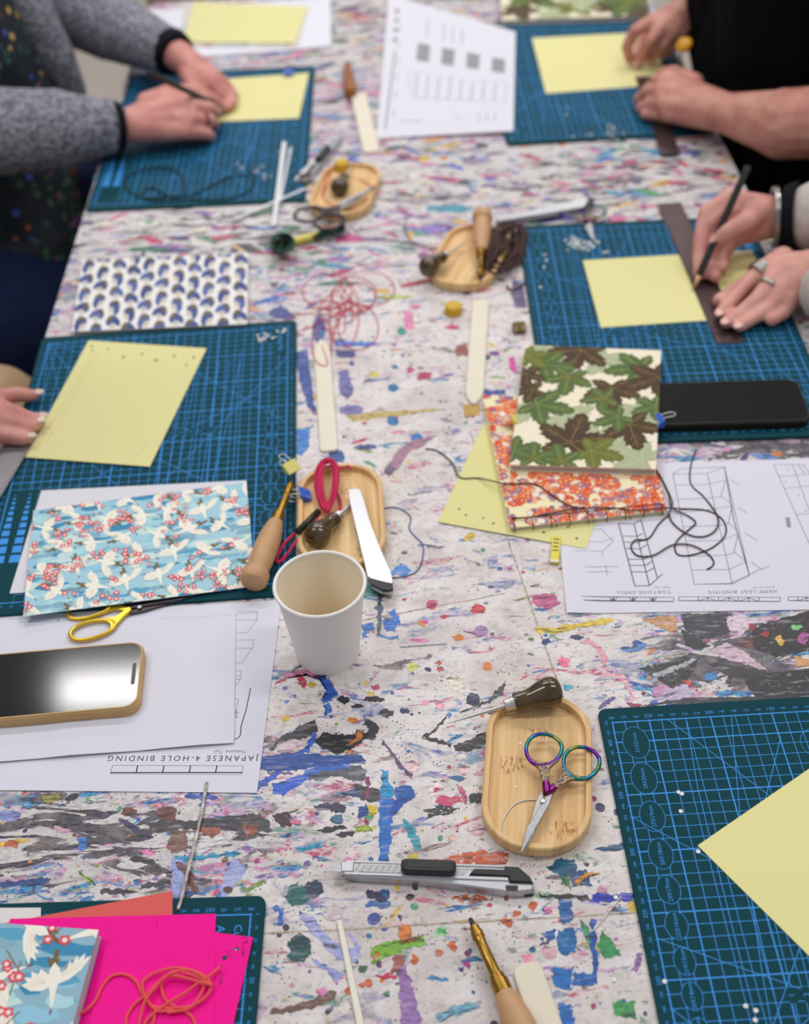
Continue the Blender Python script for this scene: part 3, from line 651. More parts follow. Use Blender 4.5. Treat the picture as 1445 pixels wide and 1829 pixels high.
    top.parent = t; top.location = (0, 0, .75)
    wood = mat('table_leg_wood', C(150, 112, 78), .5, noise=(30, .8))
    for x in (X0 + 60, X1 - 60):
        for y in (Y0 + 80, Y1 - 80):
            lg = MB(); lg.box(x - 28, x + 28, y - 28, y + 28, -750, -38, bev=4); lg.build('leg', wood, t)
    ap = MB()
    ap.box(X0 + 50, X1 - 50, Y0 + 60, Y0 + 82, -120, -38); ap.box(X0 + 50, X1 - 50, Y1 - 82, Y1 - 60, -120, -38)
    ap.box(X0 + 50, X0 + 72, Y0 + 60, Y1 - 60, -120, -38); ap.box(X1 - 72, X1 - 50, Y0 + 60, Y1 - 60, -120, -38)
    ap.build('apron', wood, t)
    tr = MB(); tr.box(X0 - 6, X1 + 6, Y1 + .5, Y1 + 24, -40, 6, bev=3); tr.build('end_trim', mat('brown_wood', C(128, 84, 44), .5, noise=(25, .7)), t)
build_table()
# ------------------------------------------------------------------ cutting mats
MAT_BODY = mat('cutting_mat_green', C(13, 66, 76), .55, spec=.1, noise=(900, .9), bump=(2500, .15))
MAT_LINE = mat('cutting_mat_print', C(70, 152, 232), .55, spec=.1)
def mat_mesh():
    b = MB()
    poly = rrect(-10, 290, -435, 15, 7)
    b.prism(poly, 0, 3.0, 0, top_in=.5)
    z = 3.04
    # print frame: u = x (0..280), v = -y (0..420)
    def seg(u0, v0, u1, v1, w): b.add([(x, y, z) for x, y in line_quad((u0, -v0), (u1, -v1), w)], [(0, 1, 2, 3)], 1)
    ovals = [(264.5, 399, 31, 21, '31X21mm'), (264.5, 364.5, 29, 20, '29X20mm'), (264.5, 330, 27, 19, '27X19mm'), (264.5, 297.5, 26, 18, '26X18mm'), (264.5, 268, 23, 17, '23X17mm'), (264.5, 240, 22, 16, '22X16mm'), (264.5, 213, 21, 15, '21X15mm'), (264.5, 188, 20, 14, '20X14mm'), (264.5, 164, 18, 13, '18X13mm')]
    def cut(lo, hi, test):                   # split a line where an oval sits
        out = [];
        return out
    for i in range(29):
        u = i * 10; w = 1.05 if u % 50 == 0 or u == 280 else .52
        iv = [(0, 420)]
        for cu, cv, lv, lu, _ in ovals:
            if abs(u - cu) < lu / 2 + 1:
                d = lv / 2 * math.sqrt(max(0, 1 - ((u - cu) / (lu / 2)) ** 2))
                iv = [s for a, c in iv for s in ((a, min(c, cv - d)), (max(a, cv + d), c)) if s[1] - s[0] > .5]
        for a, c in iv: seg(u, a, u, c, w)
    for j in range(43):
        v = j * 10; w = 1.05 if v % 50 == 0 or v == 420 else .52
        iv = [(0, 280)]
        for cu, cv, lv, lu, _ in ovals:
            if abs(v - cv) < lv / 2:
                d = lu / 2 * math.sqrt(max(0, 1 - ((v - cv) / (lv / 2)) ** 2))
                iv = [s for a, c in iv for s in ((a, min(c, cu - d)), (max(a, cu + d), c)) if s[1] - s[0] > .5]
        for a, c in iv: seg(a, v, c, v, w)
    def txt(s, u, v, size, rot=0, m=1):
        vs, fs = text_tris(s, size); c, sn = math.cos(rot), math.sin(rot)
        b.add([(u + x * c - y * sn, -v + x * sn + y * c, z + .01) for x, y in vs], fs, m)
    for i in range(0, 57):
        u = i * 5; l = 3 if i % 2 == 0 else 1.6
        seg(u, -l * .55, u, 0, .3); seg(u, 420, u, 420 + l * .55, .3)
        if i % 2 == 0:
            sz = 4.6 if u % 50 == 0 and u else 3.3
            txt(str(u), u, -4.2, sz); txt(str(u), u, 424.6, sz, pi)
    for j in range(0, 85):
        v = j * 5; l = 3.4 if j % 2 == 0 else 1.7
        seg(280, v, 280 + l * .6, v, .3); seg(-l * .6, v, 0, v, .3)
        if j % 2 == 0:
            sz = 4.6 if v % 50 == 0 and v else 3.1
            txt(str(v), 284.8, v, sz, -pi / 2); txt(str(v), -4.8, v, sz, pi / 2)
    for cu, cv, lv, lu, s in ovals:
        pts = [(cu + lu / 2 * math.cos(a), -(cv + lv / 2 * math.sin(a))) for a in (2 * pi * k / 40 for k in range(40))]
        for k in range(40):
            b.add([(x, y, z) for x, y in line_quad(pts[k], pts[(k + 1) % 40], .4)], [(0, 1, 2, 3)], 1)
        txt(s, cu, cv, 4.6, -pi / 2)
    def circ(cu, cv, r, w=.35, n=36):
        pts = [(cu + r * math.cos(2 * pi * k / n), -(cv + r * math.sin(2 * pi * k / n))) for k in range(n)]
        for k in range(n): b.add([(x, y, z) for x, y in line_quad(pts[k], pts[(k + 1) % n], w)], [(0, 1, 2, 3)], 1)
    for cu, cv, r in ((120, 388, 15), (120, 388, 7), (120, 388, 3.5), (119, 355, 12), (119, 355, 5), (118, 328, 9)): circ(cu, cv, r)
    w = .55
    for q in ((235, 420, 168, 337), (168, 337, 60, 205), (149, 396, 178, 335), (178, 335, 207, 270), (183, 420, 200, 318), (200, 318, 214, 200), (214, 200, 226, 60), (220, 420, 225, 353), (225, 353, 226, 230), (226, 230, 226, 40),
              (280, 330, 228, 290), (228, 290, 60, 160), (280, 231, 232, 208), (232, 208, 40, 118), (0, 0, 140, 80), (0, 0, 100, 175), (0, 0, 60, 225), (0, 0, 30, 345), (0, 0, 175, 46), (100, 0, 280, 180), (60, 420, 280, 60), (20, 300, 280, 100),
              (206, 300, 214, 60), (194, 280, 202, 60), (182, 260, 190, 60), (170, 240, 178, 60), (158, 300, 166, 60), (146, 300, 154, 60)):
        seg(*q, w)
    for k in range(8):
        u = 198 - k * 10; b.box(u - 2.6, u + 2.6, -190, -179, z - .02, z + .004, 0)
        txt(['1', '2', '3', '4', '5', '6', '7', '8'][k], u, 184.5, 5.5, -pi / 2)
    # rows of growing squares beside one edge, a title block in one corner
    b.box(1, 30, -419, -262, z - .03, z + .005, 0)
    for c0, gap in ((7, 0), (22, 0)):
        v = 268
        for k in range(11):
            s = 1.6 + k * .85
            b.add([(c0 - s / 2, -v - s, z + .01), (c0 + s / 2, -v - s, z + .01), (c0 + s / 2, -v, z + .01), (c0 - s / 2, -v, z + .01)], [(0, 1, 2, 3)], 1)
            v += s + 3.4
    b.box(252, 279.4, -29, -.6, z - .03, z + .004, 0); b.box(266, 279.4, -53, -29, z - .03, z + .004, 0)
    txt('Cutting Mat', 271.5, 27.5, 8.2, -pi / 2); txt('A3', 259, 13, 9, -pi / 2)
    return b
_mm = mat_mesh()
cm = None
def cutting_mat(grid00, theta, label):
    global cm
    if cm is None:
        cm = _mm.build('cutting_mat', [MAT_BODY, MAT_LINE], O=Vector((0, 0, 0))); o = cm
    else:
        o = cm.copy(); COL.objects.link(o)
    o.matrix_world = Matrix.Translation(WM((grid00[0], grid00[1], .35))) @ Matrix.Rotation(theta, 4, 'Z')
    return tag(o, label, 'cutting mat', 'green A3 cutting mats')
def from_center(cx, cy, th):                 # outer rectangle centre -> grid origin
    v = Matrix.Rotation(th, 2) @ Vector((-140, 210)); return (cx + v.x, cy + v.y)
cutting_mat((441.06, 199.13), .0038 + pi, 'green cutting mat nearest on the right, with a yellow sheet lying across its ruled grid')
cutting_mat((-406.8, 472.53), -.0277, 'green cutting mat mostly covered by the bright pink card, beside the crane notebook')
cutting_mat(from_center(-259.4, 1004.8, .0249), .0249, 'green cutting mat under the yellow sheet with punched holes and the crane-patterned paper')
cutting_mat(from_center(-258, 1750.9, -.0124), -.0124, 'green cutting mat under the hands of the person in grey fleece')
cutting_mat(from_center(309.6, 1195.2, pi - .0263), pi - .0263, 'green cutting mat under the hands of the person with the silver bangle')
_c = P(905, 262); _e = (P(1272, 241) - _c).normalized()
_th = math.atan2(_e.y, _e.x)
_ctr = Vector((_c.x, _c.y)) + Matrix.Rotation(_th, 2) @ Vector((150, 225))
cutting_mat(from_center(_ctr.x, _ctr.y, pi + _th), pi + _th, 'green cutting mat under the bare-armed person in black at the far right')
# ------------------------------------------------------------------ sheets of paper and hand-bound books
class Sheet:
    """a sheet given by its four corners (photo x, y, height mm), in order far-left, far-right, near-right, near-left"""
    def __init__(s, corners, w, h, t=.3, col=(240, 240, 240), curl=None, n=10):
        s.c = [P(x, y, z) for x, y, z in corners]; s.w, s.h, s.t = w, h, t
        s.curl = curl; s.b = MB(); s.k = 0
        cc = C(*col)
        vs = [s.map(s.w * i / n, s.h * j / n, 0) for j in range(n + 1) for i in range(n + 1)]
        lo = [Vector(v) - Vector((0, 0, t)) for v in vs]; m = n + 1
        fs = [((j + 1) * m + i, (j + 1) * m + i + 1, j * m + i + 1, j * m + i) for j in range(n) for i in range(n)]
        b = len(vs)
        fl = [tuple(b + q for q in f[::-1]) for f in fs]
        rim = [j for j in range(m)] + [j * m + n for j in range(1, m)] + [n * m + n - i for i in range(1, m)] + [(n - j) * m for j in range(1, n)]
        r = len(rim)
        side = [(rim[i], rim[(i + 1) % r], b + rim[(i + 1) % r], b + rim[i]) for i in range(r)]
        s.b.add(vs + lo, fs + fl + side, 0, cc)
    def map(s, u, v, dz=0):
        a, b_ = u / s.w, v / s.h
        p = s.c[0] * (1 - a) * (1 - b_) + s.c[1] * a * (1 - b_) + s.c[2] * a * b_ + s.c[3] * (1 - a) * b_
        z = p.z + dz + (s.curl(a, b_) if s.curl else 0)
        return Vector((p.x, p.y, z))
    def poly(s, pts, col, lvl=0):
        q = clip_rect(list(pts), s.w, s.h)
        if not q or len(q) < 3: return
        s.k = getattr(s, 'k', 0) + 1; vs = [s.map(u, v, .03 + .02 * lvl + .00025 * (s.k % 1000)) for u, v in q]
        if sum(vs[i - 1].x * vs[i].y - vs[i].x * vs[i - 1].y for i in range(len(vs))) < 0: vs = vs[::-1]
        s.b.add(vs, [tuple(range(len(vs)))], 0, C(*col))
    def line(s, a, b, w, col=(60, 60, 66), lvl=0): s.poly(line_quad(a, b, w), col, lvl)
    def pline(s, pts, w, col=(60, 60, 66), closed=False):
        for i in range(len(pts) - (0 if closed else 1)): s.line(pts[i], pts[(i + 1) % len(pts)], w, col)
    def dot(s, u, v, r, col, n=10, lvl=0): s.poly([(u + r * math.cos(2 * pi * k / n), v + r * math.sin(2 * pi * k / n)) for k in range(n)], col, lvl)
    def text(s, t, u, v, size, rot=0, col=(70, 70, 76), shear=0.0, sp=1.0):
        vs, fs = text_tris(t, size, shear, sp); c, sn = math.cos(rot), math.sin(rot)
        s.b.add([s.map(u + x * c - y * sn, v - (x * sn + y * c), .05) for x, y in vs], fs, 0, C(*col))
    def done(s, name, label=None, cat=None, group=None, parent=None, m=None):
        o = s.b.build(name, m or PRINT, parent)
        if label: tag(o, label, cat, group)
        return o
def sizes(c):
    q = [P(x, y, z) for x, y, z in c]
    return ((q[1] - q[0]).length + (q[2] - q[3]).length) / 2, ((q[3] - q[0]).length + (q[2] - q[1]).length) / 2
YEL = (228, 221, 158)
# --- printed patterns
def blossom(S, u, v, r, rot, petal=(226, 92, 104), inner=(250, 226, 222), n=5, lvl=2, tip=None):
    for k in range(n):
        a = rot + 2 * pi * k / n; pu, pv = u + math.cos(a) * r * .62, v + math.sin(a) * r * .62
        S.poly([(pu + r * .42 * math.cos(b) * (1 if True else 0), pv + r * .42 * math.sin(b)) for b in (2 * pi * j / 8 for j in range(8))], petal, lvl)
    S.dot(u, v, r * .45, inner, 8, lvl + 1)
def crane(S, u, v, sc, rot, body=(247, 241, 228), feather=(222, 206, 178), tail=(120, 104, 70)):
    c, sn = math.cos(rot), math.sin(rot)
    def T(pts): return [(u + sc * (x * c - y * sn), v + sc * (x * sn + y * c)) for x, y in pts]
    S.poly(T([(-9, -1.2), (-17, -2.2), (-18, -1), (-17, .6), (-9, 1.2)]), tail, 3)
    for k in range(4): S.poly(T([(-8, -1.5 + k), (-13 - k % 2, -3 + 2 * k), (-12, -2 + 2 * k), (-7, -.5 + k)]), tail, 4)
    S.poly(T([(-10, 0), (-6, -3), (0, -3.4), (5, -2), (13, -.8), (18, .4), (13, .9), (5, 2), (0, 3.2), (-6, 2.4)]), body, 5)
    S.poly(T([(-3, -2), (3, -2), (1, -8), (-4, -14), (-12, -19), (-10, -15), (-14, -15.5), (-10, -12), (-13, -11.5), (-8, -9), (-10, -8), (-5, -6)]), body, 6)
    S.poly(T([(-2, 1.5), (4, 1.5), (6, 6), (5, 12), (1, 17), (0, 13.5), (-3, 15.5), (-2.5, 11.5), (-6, 12), (-4, 8), (-7, 7)]), body, 7)
    for k in range(4):
        S.poly(T(line_quad((-1 - k, -4), (-7 - k * 1.4, -15 + k * 2.2), .32)), feather, 8)
        S.poly(T(line_quad((1.5, 4), (2.5 - 2.2 * k, 14 - k * 1.5), .32)), feather, 8)
    S.poly(T([(16, 0), (18.5, -.2), (20.5, .8), (18, 1)]), (90, 74, 52), 9); S.dot(*T([(18, .1)])[0], .6 * sc, (206, 80, 84), 6, 10)
def crane_print(S, seed, k=1.0):
    r = random.Random(seed)
    blues = [(150, 202, 226), (96, 166, 200), (178, 220, 226), (136, 178, 196), (202, 228, 224), (66, 142, 184)]
    n = int(S.w * S.h / (150 * k * k))
    for _ in range(n):
        u, v = r.uniform(-5, S.w + 5), r.uniform(-5, S.h + 5); L_ = r.uniform(6, 18) * k; h = r.uniform(2, 5) * k
        S.poly([(u - L_, v), (u - L_ * .8, v - h), (u - L_ * .2, v - h * 1.3), (u + L_ * .3, v - h * .8), (u + L_ * .8, v - h), (u + L_, v), (u + L_ * .6, v + h * .7), (u - L_ * .4, v + h * .9)], r.choice(blues), r.randrange(3) * .3)
    nc = max(3, int(S.w * S.h / (820 * k * k))); cols = max(1, round(math.sqrt(nc * S.w / S.h))); rows = max(1, round(nc / cols))
    for i in range(cols + 1):
        for j in range(rows + 1):
            u, v = (i + .5 * (j % 2)) * S.w / cols + r.uniform(-3, 3) * k, j * S.h / rows + r.uniform(-3, 3) * k
            crane(S, u, v, r.uniform(.85, 1.05) * k, r.choice([.35, -.5, .8, 2.7, -2.5, .1, 3.6, 1.4]))
    for _ in range(max(4, int(S.w * S.h / (420 * k * k)))):
        u, v = r.uniform(0, S.w), r.uniform(0, S.h); a = r.random() * 6
        S.poly(line_quad((u - 9 * k * math.cos(a), v - 9 * k * math.sin(a)), (u + 9 * k * math.cos(a), v + 9 * k * math.sin(a)), .7 * k), (146, 128, 88), 11)
        for q in range(r.randrange(2, 5)):
            blossom(S, u + r.uniform(-7, 7) * k, v + r.uniform(-7, 7) * k, r.uniform(2.2, 3.2) * k, r.random() * 6, lvl=12 + q)
def maple(S, u, v, sc, rot, col, vein, lvl):
    pts = []
    lobes = [(-2.2, .7), (-1.08, .95), (0, 1.12), (1.08, .95), (2.2, .7)]
    for i, (a, l) in enumerate(lobes):
        for da, f in ((-.46, .62), (-.36, .66), (-.34, .82), (-.22, .76), (-.15, .92), (0, 1.0), (.15, .92), (.22, .76), (.34, .82), (.36, .66), (.46, .62)):
            pts.append((a + da, l * f))
        if i < 4: pts.append(((a + lobes[i + 1][0]) / 2, .46))
    pts.append((pi, .16))
    S.poly([(u + sc * l * math.cos(a + rot), v + sc * l * math.sin(a + rot)) for a, l in pts], col, lvl)
    for a, l in lobes:
        S.poly(line_quad((u, v), (u + sc * l * .9 * math.cos(a + rot), v + sc * l * .9 * math.sin(a + rot)), sc * .028), vein, lvl + .5)
        for f in (.4, .62):
            for sg in (-.5, .5):
                x0, y0 = u + sc * l * f * math.cos(a + rot), v + sc * l * f * math.sin(a + rot)
                S.poly(line_quad((x0, y0), (x0 + sc * l * .22 * math.cos(a + rot + sg), y0 + sc * l * .22 * math.sin(a + rot + sg)), sc * .018), vein, lvl + .5)
def maple_print(S, lst):
    G, B, PG = (86, 108, 60), (80, 62, 44), (176, 182, 146)
    for i, (u, v, sc, rot, k) in enumerate(lst):
        col, vein = {'g': (G, (140, 150, 84)), 'b': (B, (132, 108, 62)), 'p': (PG, (190, 198, 160)), 'd': ((110, 116, 52), (150, 140, 70))}[k]
        maple(S, u * S.w, v * S.h, sc * S.w * .9, rot, col, vein, 1 + i * .6)
        if k in 'gd' and i % 2: maple(S, u * S.w, v * S.h, sc * S.w * .42, rot + .1, (102, 110, 54) if k == 'g' else (96, 84, 44), (140, 128, 66), 1.3 + i * .6)
def flower_print(S, seed):
    r = random.Random(seed); n = int(S.w * S.h / 17)
    cols = [(226, 100, 58), (232, 126, 84), (222, 84, 48), (240, 160, 128), (228, 104, 66), (150, 108, 140), (244, 232, 220), (168, 120, 146), (230, 110, 70)]
    for i in range(n):
        u, v = r.uniform(-2, S.w + 2), r.uniform(-2, S.h + 2)
        if mnoise.noise(Vector((u * .035, v * .035, 3))) > .3: continue
        R = r.uniform(3.6, 6.0); a0 = r.random() * 6; c = r.choice(cols)
        S.poly([(u + (R if k % 2 == 0 else R * .55) * math.cos(a0 + pi * k / 8), v + (R if k % 2 == 0 else R * .55) * math.sin(a0 + pi * k / 8)) for k in range(16)], c, 1 + (i % 60) * .06)
        if r.random() < .5: S.dot(u, v, R * .25, (246, 214, 150), 6, 5)
def bird_print(S, seed):
    r = random.Random(seed); cols = 11; cw = S.w / cols; rows = 5; rh = S.h / rows
    for i in range(cols):
        for j in range(-1, rows + 1):
            u = (i + .5) * cw; v = (j + .5 + (.5 if i % 2 else 0)) * rh; f = 1 if i % 4 < 2 else -1
            sx_, sy_ = cw * .46, rh * .5
            a = [(-.9, .9), (-1.0, .1), (-.5, -.7), (.1, -1), (.75, -.6), (.9, .0), (.6, .35), (.2, .1), (-.2, .3), (-.5, .8)]
            ro = (.55 if j % 2 else -.35) * f; cr_, sr_ = math.cos(ro), math.sin(ro)
            R2 = lambda pts: [(u + f * (x * cr_ - y * sr_) * sx_, v + (x * sr_ + y * cr_) * sy_) for x, y in pts]
            S.poly(R2(a), r.choice([(78, 92, 150), (92, 108, 166), (70, 84, 140)]), 1)
            b = [(-.3, -.85), (.15, -1.0), (.8, -.55), (.6, -.2), (.1, -.35), (-.35, -.4)]
            S.poly(R2(b), r.choice([(118, 106, 84), (104, 94, 74)]), 2)
            S.poly(R2([(-.3, .3), (.3, .1), (.6, .5), (.2, .9), (-.2, .8)]), (206, 196, 184), 2)
# --- sheets lying on the mats
def plain(name, corners, label, cat, col=YEL, dims=None, t=.3, curl=None, group=None):
    w, h = dims or sizes(corners)
    S = Sheet(corners, w, h, t, col, curl); return S
_p0 = P(1246, 1510, 3.9); _d1 = (P(1445, 1373, 3.9) - _p0).normalized(); _d2 = (P(1445, 1707, 3.9) - _p0).normalized()
def raw_sheet(pts, t, col, curl=None, n=10):
    S = Sheet.__new__(Sheet); S.c = pts; S.w = (pts[1] - pts[0]).length; S.h = (pts[3] - pts[0]).length; S.t = t; S.curl = curl; S.b = MB()
    Sheet.__init__.__globals__  # shared builder below
    cc = C(*col); m = n + 1
    vs = [S.map(S.w * i / n, S.h * j / n, 0) for j in range(m) for i in range(m)]; lo = [Vector(v) - Vector((0, 0, t)) for v in vs]
    fs = [((j + 1) * m + i, (j + 1) * m + i + 1, j * m + i + 1, j * m + i) for j in range(n) for i in range(n)]; b = len(vs)
    rim = [j for j in range(m)] + [j * m + n for j in range(1, m)] + [n * m + n - i for i in range(1, m)] + [(n - j) * m for j in range(1, n)]; r = len(rim)
    S.b.add(vs + lo, fs + [tuple(b + q for q in f[::-1]) for f in fs] + [(rim[i], rim[(i + 1) % r], b + rim[(i + 1) % r], b + rim[i]) for i in range(r)], 0, cc)
    return S
S = raw_sheet([_p0, _p0 + _d1 * 148, _p0 + _d1 * 148 + _d2 * 210, _p0 + _d2 * 210], .3, (234, 226, 158))
S.done('yellow_sheet', 'plain pale yellow sheet with one corner pointing left, on the nearest right cutting mat', 'paper')
S = plain('', [(1041, 465, 3.8), (1343, 447, 3.8), (1398, 563, 3.8), (1073, 585, 3.8)], '', '')
S.done('yellow_sheet', 'pale yellow sheet half under the dark steel ruler, where the ringed hands draw', 'paper')
S = plain('', [(950, 68, 3.8), (1160, 57, 3.8), (1195, 150, 3.8), (975, 167, 3.8)], '', '')
S.done('yellow_sheet', 'pale yellow sheet beside the ruler held by the bare-armed person in black', 'paper')
S = plain('', [(158, 608, 3.9), (369, 622, 3.9), (268, 835, 4.2), (45, 818, 3.9)], '', '', curl=lambda a, b: 1.2 * b * b)
w_, h_ = S.w, S.h
for u, v, r in ((.05, .05, 1.6), (.075, .09, 1.5), (.2, .07, 1.4), (.36, .13, 1.9), (.5, .09, 1.6), (.64, .14, 2.2), (.77, .09, 1.7), (.93, .09, 1.8), (.9, .16, 1.5)): S.dot(u * w_, v * h_, r, (88, 92, 74))
S.line((.1 * w_, .1 * h_), (.06 * w_, .92 * h_), .35, (196, 190, 140)); S.line((.14 * w_, .04 * h_), (.11 * w_, .9 * h_), .35, (196, 190, 140))
for k in range(4): S.dot(.1 * w_, (.2 + .2 * k) * h_, .8, (150, 146, 110))
S.line((.84 * w_, .94 * h_), (.9 * w_, .82 * h_), 1.2, (205, 200, 158))
S.done('yellow_sheet', 'large pale yellow sheet with a row of punched holes along its far edge', 'paper')
S = plain('', [(398, 141, 3.9), (552, 130, 3.9), (534, 211, 3.9), (372, 218, 3.9)], '', '')
ysh = S.done('yellow_sheet', 'pale yellow sheet with a blue clip, being marked by the person in grey fleece', 'paper')
# stack at the far left end
S = plain('', [(240, 22, 1.0), (590, -6, 1.0), (592, 84, 1.0), (345, 102, 1.0)], '', '', col=(226, 225, 234), curl=lambda a, b: 7 * max(0, a - .6) ** 1.5 * b)
S.done('white_sheet', 'white sheet under the yellow and patterned papers at the far left end', 'paper')
S = plain('', [(328, 12, 2.2), (548, 14, 2.2), (533, 84, 2.2), (322, 82, 2.2)], '', '', col=(214, 208, 200))
for k in range(40): S.dot(random.Random(k).uniform(0, S.w), random.Random(k + 99).uniform(0, S.h), random.Random(k + 7).uniform(4, 9), random.Random(k).choice([(130, 190, 214), (206, 130, 120), (238, 232, 220), (160, 205, 220)]), 8, k % 5)
S.done('patterned_sheet', 'blue and red patterned sheet peeping out under the yellow paper at the far left end', 'paper')
S = plain('', [(347, 5, 4.0), (551, 11, 4.0), (527, 77, 4.0), (326, 75, 4.0)], '', '', curl=lambda a, b: 5 * max(0, .35 - a) * (1 - b))
S.done('yellow_sheet', 'pale yellow sheet on top of the papers at the far left end', 'paper')

# instruction sheets ------------------------------------------------------------
INK = (78, 78, 86)
S = plain('', [(694, -4, 5), (921, 57, 5.5), (917, 234, 5.5), (672, 247, 1.2)], '', '', col=(222, 220, 230), curl=lambda a, b: 6 * (1 - b) ** 2 * (1 - a) ** .8)
w_, h_ = S.w, S.h; rg = random.Random(5)
for k in range(4): S.poly([((.07 + .0 * k) * w_, (.10 + .075 * k) * h_), (.095 * w_, (.10 + .075 * k) * h_), (.095 * w_, (.13 + .075 * k) * h_), (.07 * w_, (.13 + .075 * k) * h_)], (68, 68, 76))
S.line((.09 * w_, .42 * h_), (.06 * w_, .95 * h_), 2.2, (98, 98, 106))
for k in range(4):
    u0 = (.24 + .19 * k) * w_
    for j in range(7):
        S.poly([(u0 + j * .014 * w_ + 6, .33 * h_), (u0 + j * .014 * w_ + 8.2, .33 * h_), (u0 + j * .014 * w_ + 7.2, .47 * h_), (u0 + j * .014 * w_ + 5, .47 * h_)], (84, 84, 92))
for u in (.33, .46, .53, .6): S.line((u * w_, .1 * h_ + u * 20), (u * w_, .27 * h_), 1.6, (118, 118, 126))
S.pline([(.2 * w_, .56 * h_), (.95 * w_, .56 * h_), (.93 * w_, .74 * h_), (.24 * w_, .74 * h_)], .8, (126, 126, 134), True)
for k in range(8): S.line(((.27 + .085 * k) * w_, (.56 + .01 * (k % 3)) * h_), ((.27 + .083 * k) * w_, .74 * h_), 1.5, (106, 106, 114))
for k in range(5): S.line(((.3 + .09 * k) * w_, .74 * h_), ((.34 + .09 * k) * w_, .74 * h_), 1.8, (94, 94, 104))
S.line((.17 * w_, .9 * h_), (.33 * w_, .9 * h_), 2, (124, 124, 132)); S.line((.54 * w_, .84 * h_), (.62 * w_, .9 * h_), 1, (128, 128, 136))
for k in range(3): S.line(((.74 + .06 * k) * w_, .84 * h_), ((.75 + .06 * k) * w_, .91 * h_), 1.4, (118, 118, 126))
for k in range(6): S.line((.12 * w_, (.22 + .12 * k) * h_), (.115 * w_, (.28 + .12 * k) * h_), 1.4, (138, 138, 146))
S.done('instruction_sheet', 'white sheet printed with small diagrams, between the two farthest cutting mats', 'paper')
# right-hand sheet, read from the other side of the table
S = plain('', [(985, 832, .9), (1560, 816, .9), (1615, 1086, .9), (1012, 1096, .9)], '', '', col=(221, 219, 231), curl=lambda a, b: 9 * max(0, .06 - a) * 8 * max(0, b - .6))
def UV(S, x, y, z=1.2):                     # photo pixel -> sheet coordinates
    p = P(x, y, z); a, b = .5, .5
    for _ in range(12):
        q = S.map(a * S.w, b * S.h); ex, ey = p.x - q.x, p.y - q.y
        qa = S.map((a + .01) * S.w, b * S.h); qb = S.map(a * S.w, (b + .01) * S.h)
        J = ((qa.x - q.x) / .01, (qb.x - q.x) / .01, (qa.y - q.y) / .01, (qb.y - q.y) / .01); d = J[0] * J[3] - J[1] * J[2]
        a += (ex * J[3] - ey * J[1]) / d; b += (J[0] * ey - J[2] * ex) / d
    return a * S.w, b * S.h
def px(S, ox, oy, sc, pts): return [UV(S, ox + x * sc, oy + y * sc) for x, y in pts]
def draw(S, ox, oy, sc, paths, w=.55, col=INK):
    for pth in paths: S.pline(px(S, ox, oy, sc, pth), w, col)
k_ = .30796
draw(S, 1000, 800, k_, [[(655, 150), (855, 148), (960, 110), (700, 120), (655, 150)], [(655, 150), (780, 790), (1000, 788), (1100, 740), (955, 110)], [(668, 215), (850, 212), (960, 185)], [(680, 298), (855, 290), (935, 280), (990, 320)],
                        [(700, 375), (880, 355), (1000, 335)], [(712, 455), (900, 450), (985, 440), (1030, 480)], [(730, 540), (940, 535), (1035, 495)], [(748, 628), (960, 622), (1015, 605), (1075, 655)], [(765, 708), (980, 705), (1085, 655)], [(855, 148), (1000, 788)],
                        [(960, 185), (935, 280)], [(1000, 335), (975, 440)], [(1035, 495), (1010, 605)], [(780, 790), (990, 785), (1170, 700)], [(990, 185), (1045, 215)], [(1035, 345), (1085, 375)], [(1070, 490), (1150, 540)], [(1110, 660), (1165, 700)], [(1165, 705), (1215, 685)]], .6, (96, 96, 104))
draw(S, 1000, 800, k_, [[(955, 110), (1010, 420), (1100, 740)]], .9)
draw(S, 1000, 800, k_, [[(340, 435), (435, 800), (520, 798), (595, 730)], [(470, 415), (565, 750)], [(340, 438), (430, 440), (470, 415)], [(365, 510), (450, 512), (480, 495)], [(375, 545), (455, 548), (490, 530)], [(385, 582), (465, 585), (505, 560)], [(395, 645), (485, 645), (520, 625)], [(403, 680), (500, 680), (535, 655)], [(412, 718), (505, 718), (545, 695)], [(430, 440), (520, 798)]], .95, (60, 60, 66))
draw(S, 1000, 800, k_, [[(80, 595), (250, 598), (310, 540), (240, 470), (100, 475)], [(100, 540), (240, 545), (310, 520)], [(245, 600), (250, 630)], [(95, 600), (75, 640)], [(100, 610), (105, 650)], [(80, 690), (340, 688)], [(80, 720), (300, 716)], [(265, 680), (275, 740)], [(85, 725), (150, 770)]], .55, (120, 120, 128))
draw(S, 1000, 800, k_, [[(1240, 95), (1450, 560)], [(1240, 95), (1430, 98)], [(1350, 97), (1520, 560)], [(1268, 165), (1460, 150)], [(1300, 235), (1480, 215)], [(1370, 385), (1520, 375)], [(1380, 95), (1420, 150)], [(1410, 96), (1460, 160)]], .55, (104, 104, 112))
for x, y in ((1325, 125), (1310, 195), (1385, 275), (1425, 365)): S.dot(*px(S, 1000, 800, k_, [(x, y)])[0], .8, (100, 100, 108))
u, v = px(S, 1000, 800, k_, [(1325, 430)])[0]; S.poly([(u - 2, v - 7), (u + 2, v - 7), (u + 2, v + 7), (u - 2, v + 7)], (150, 150, 158))
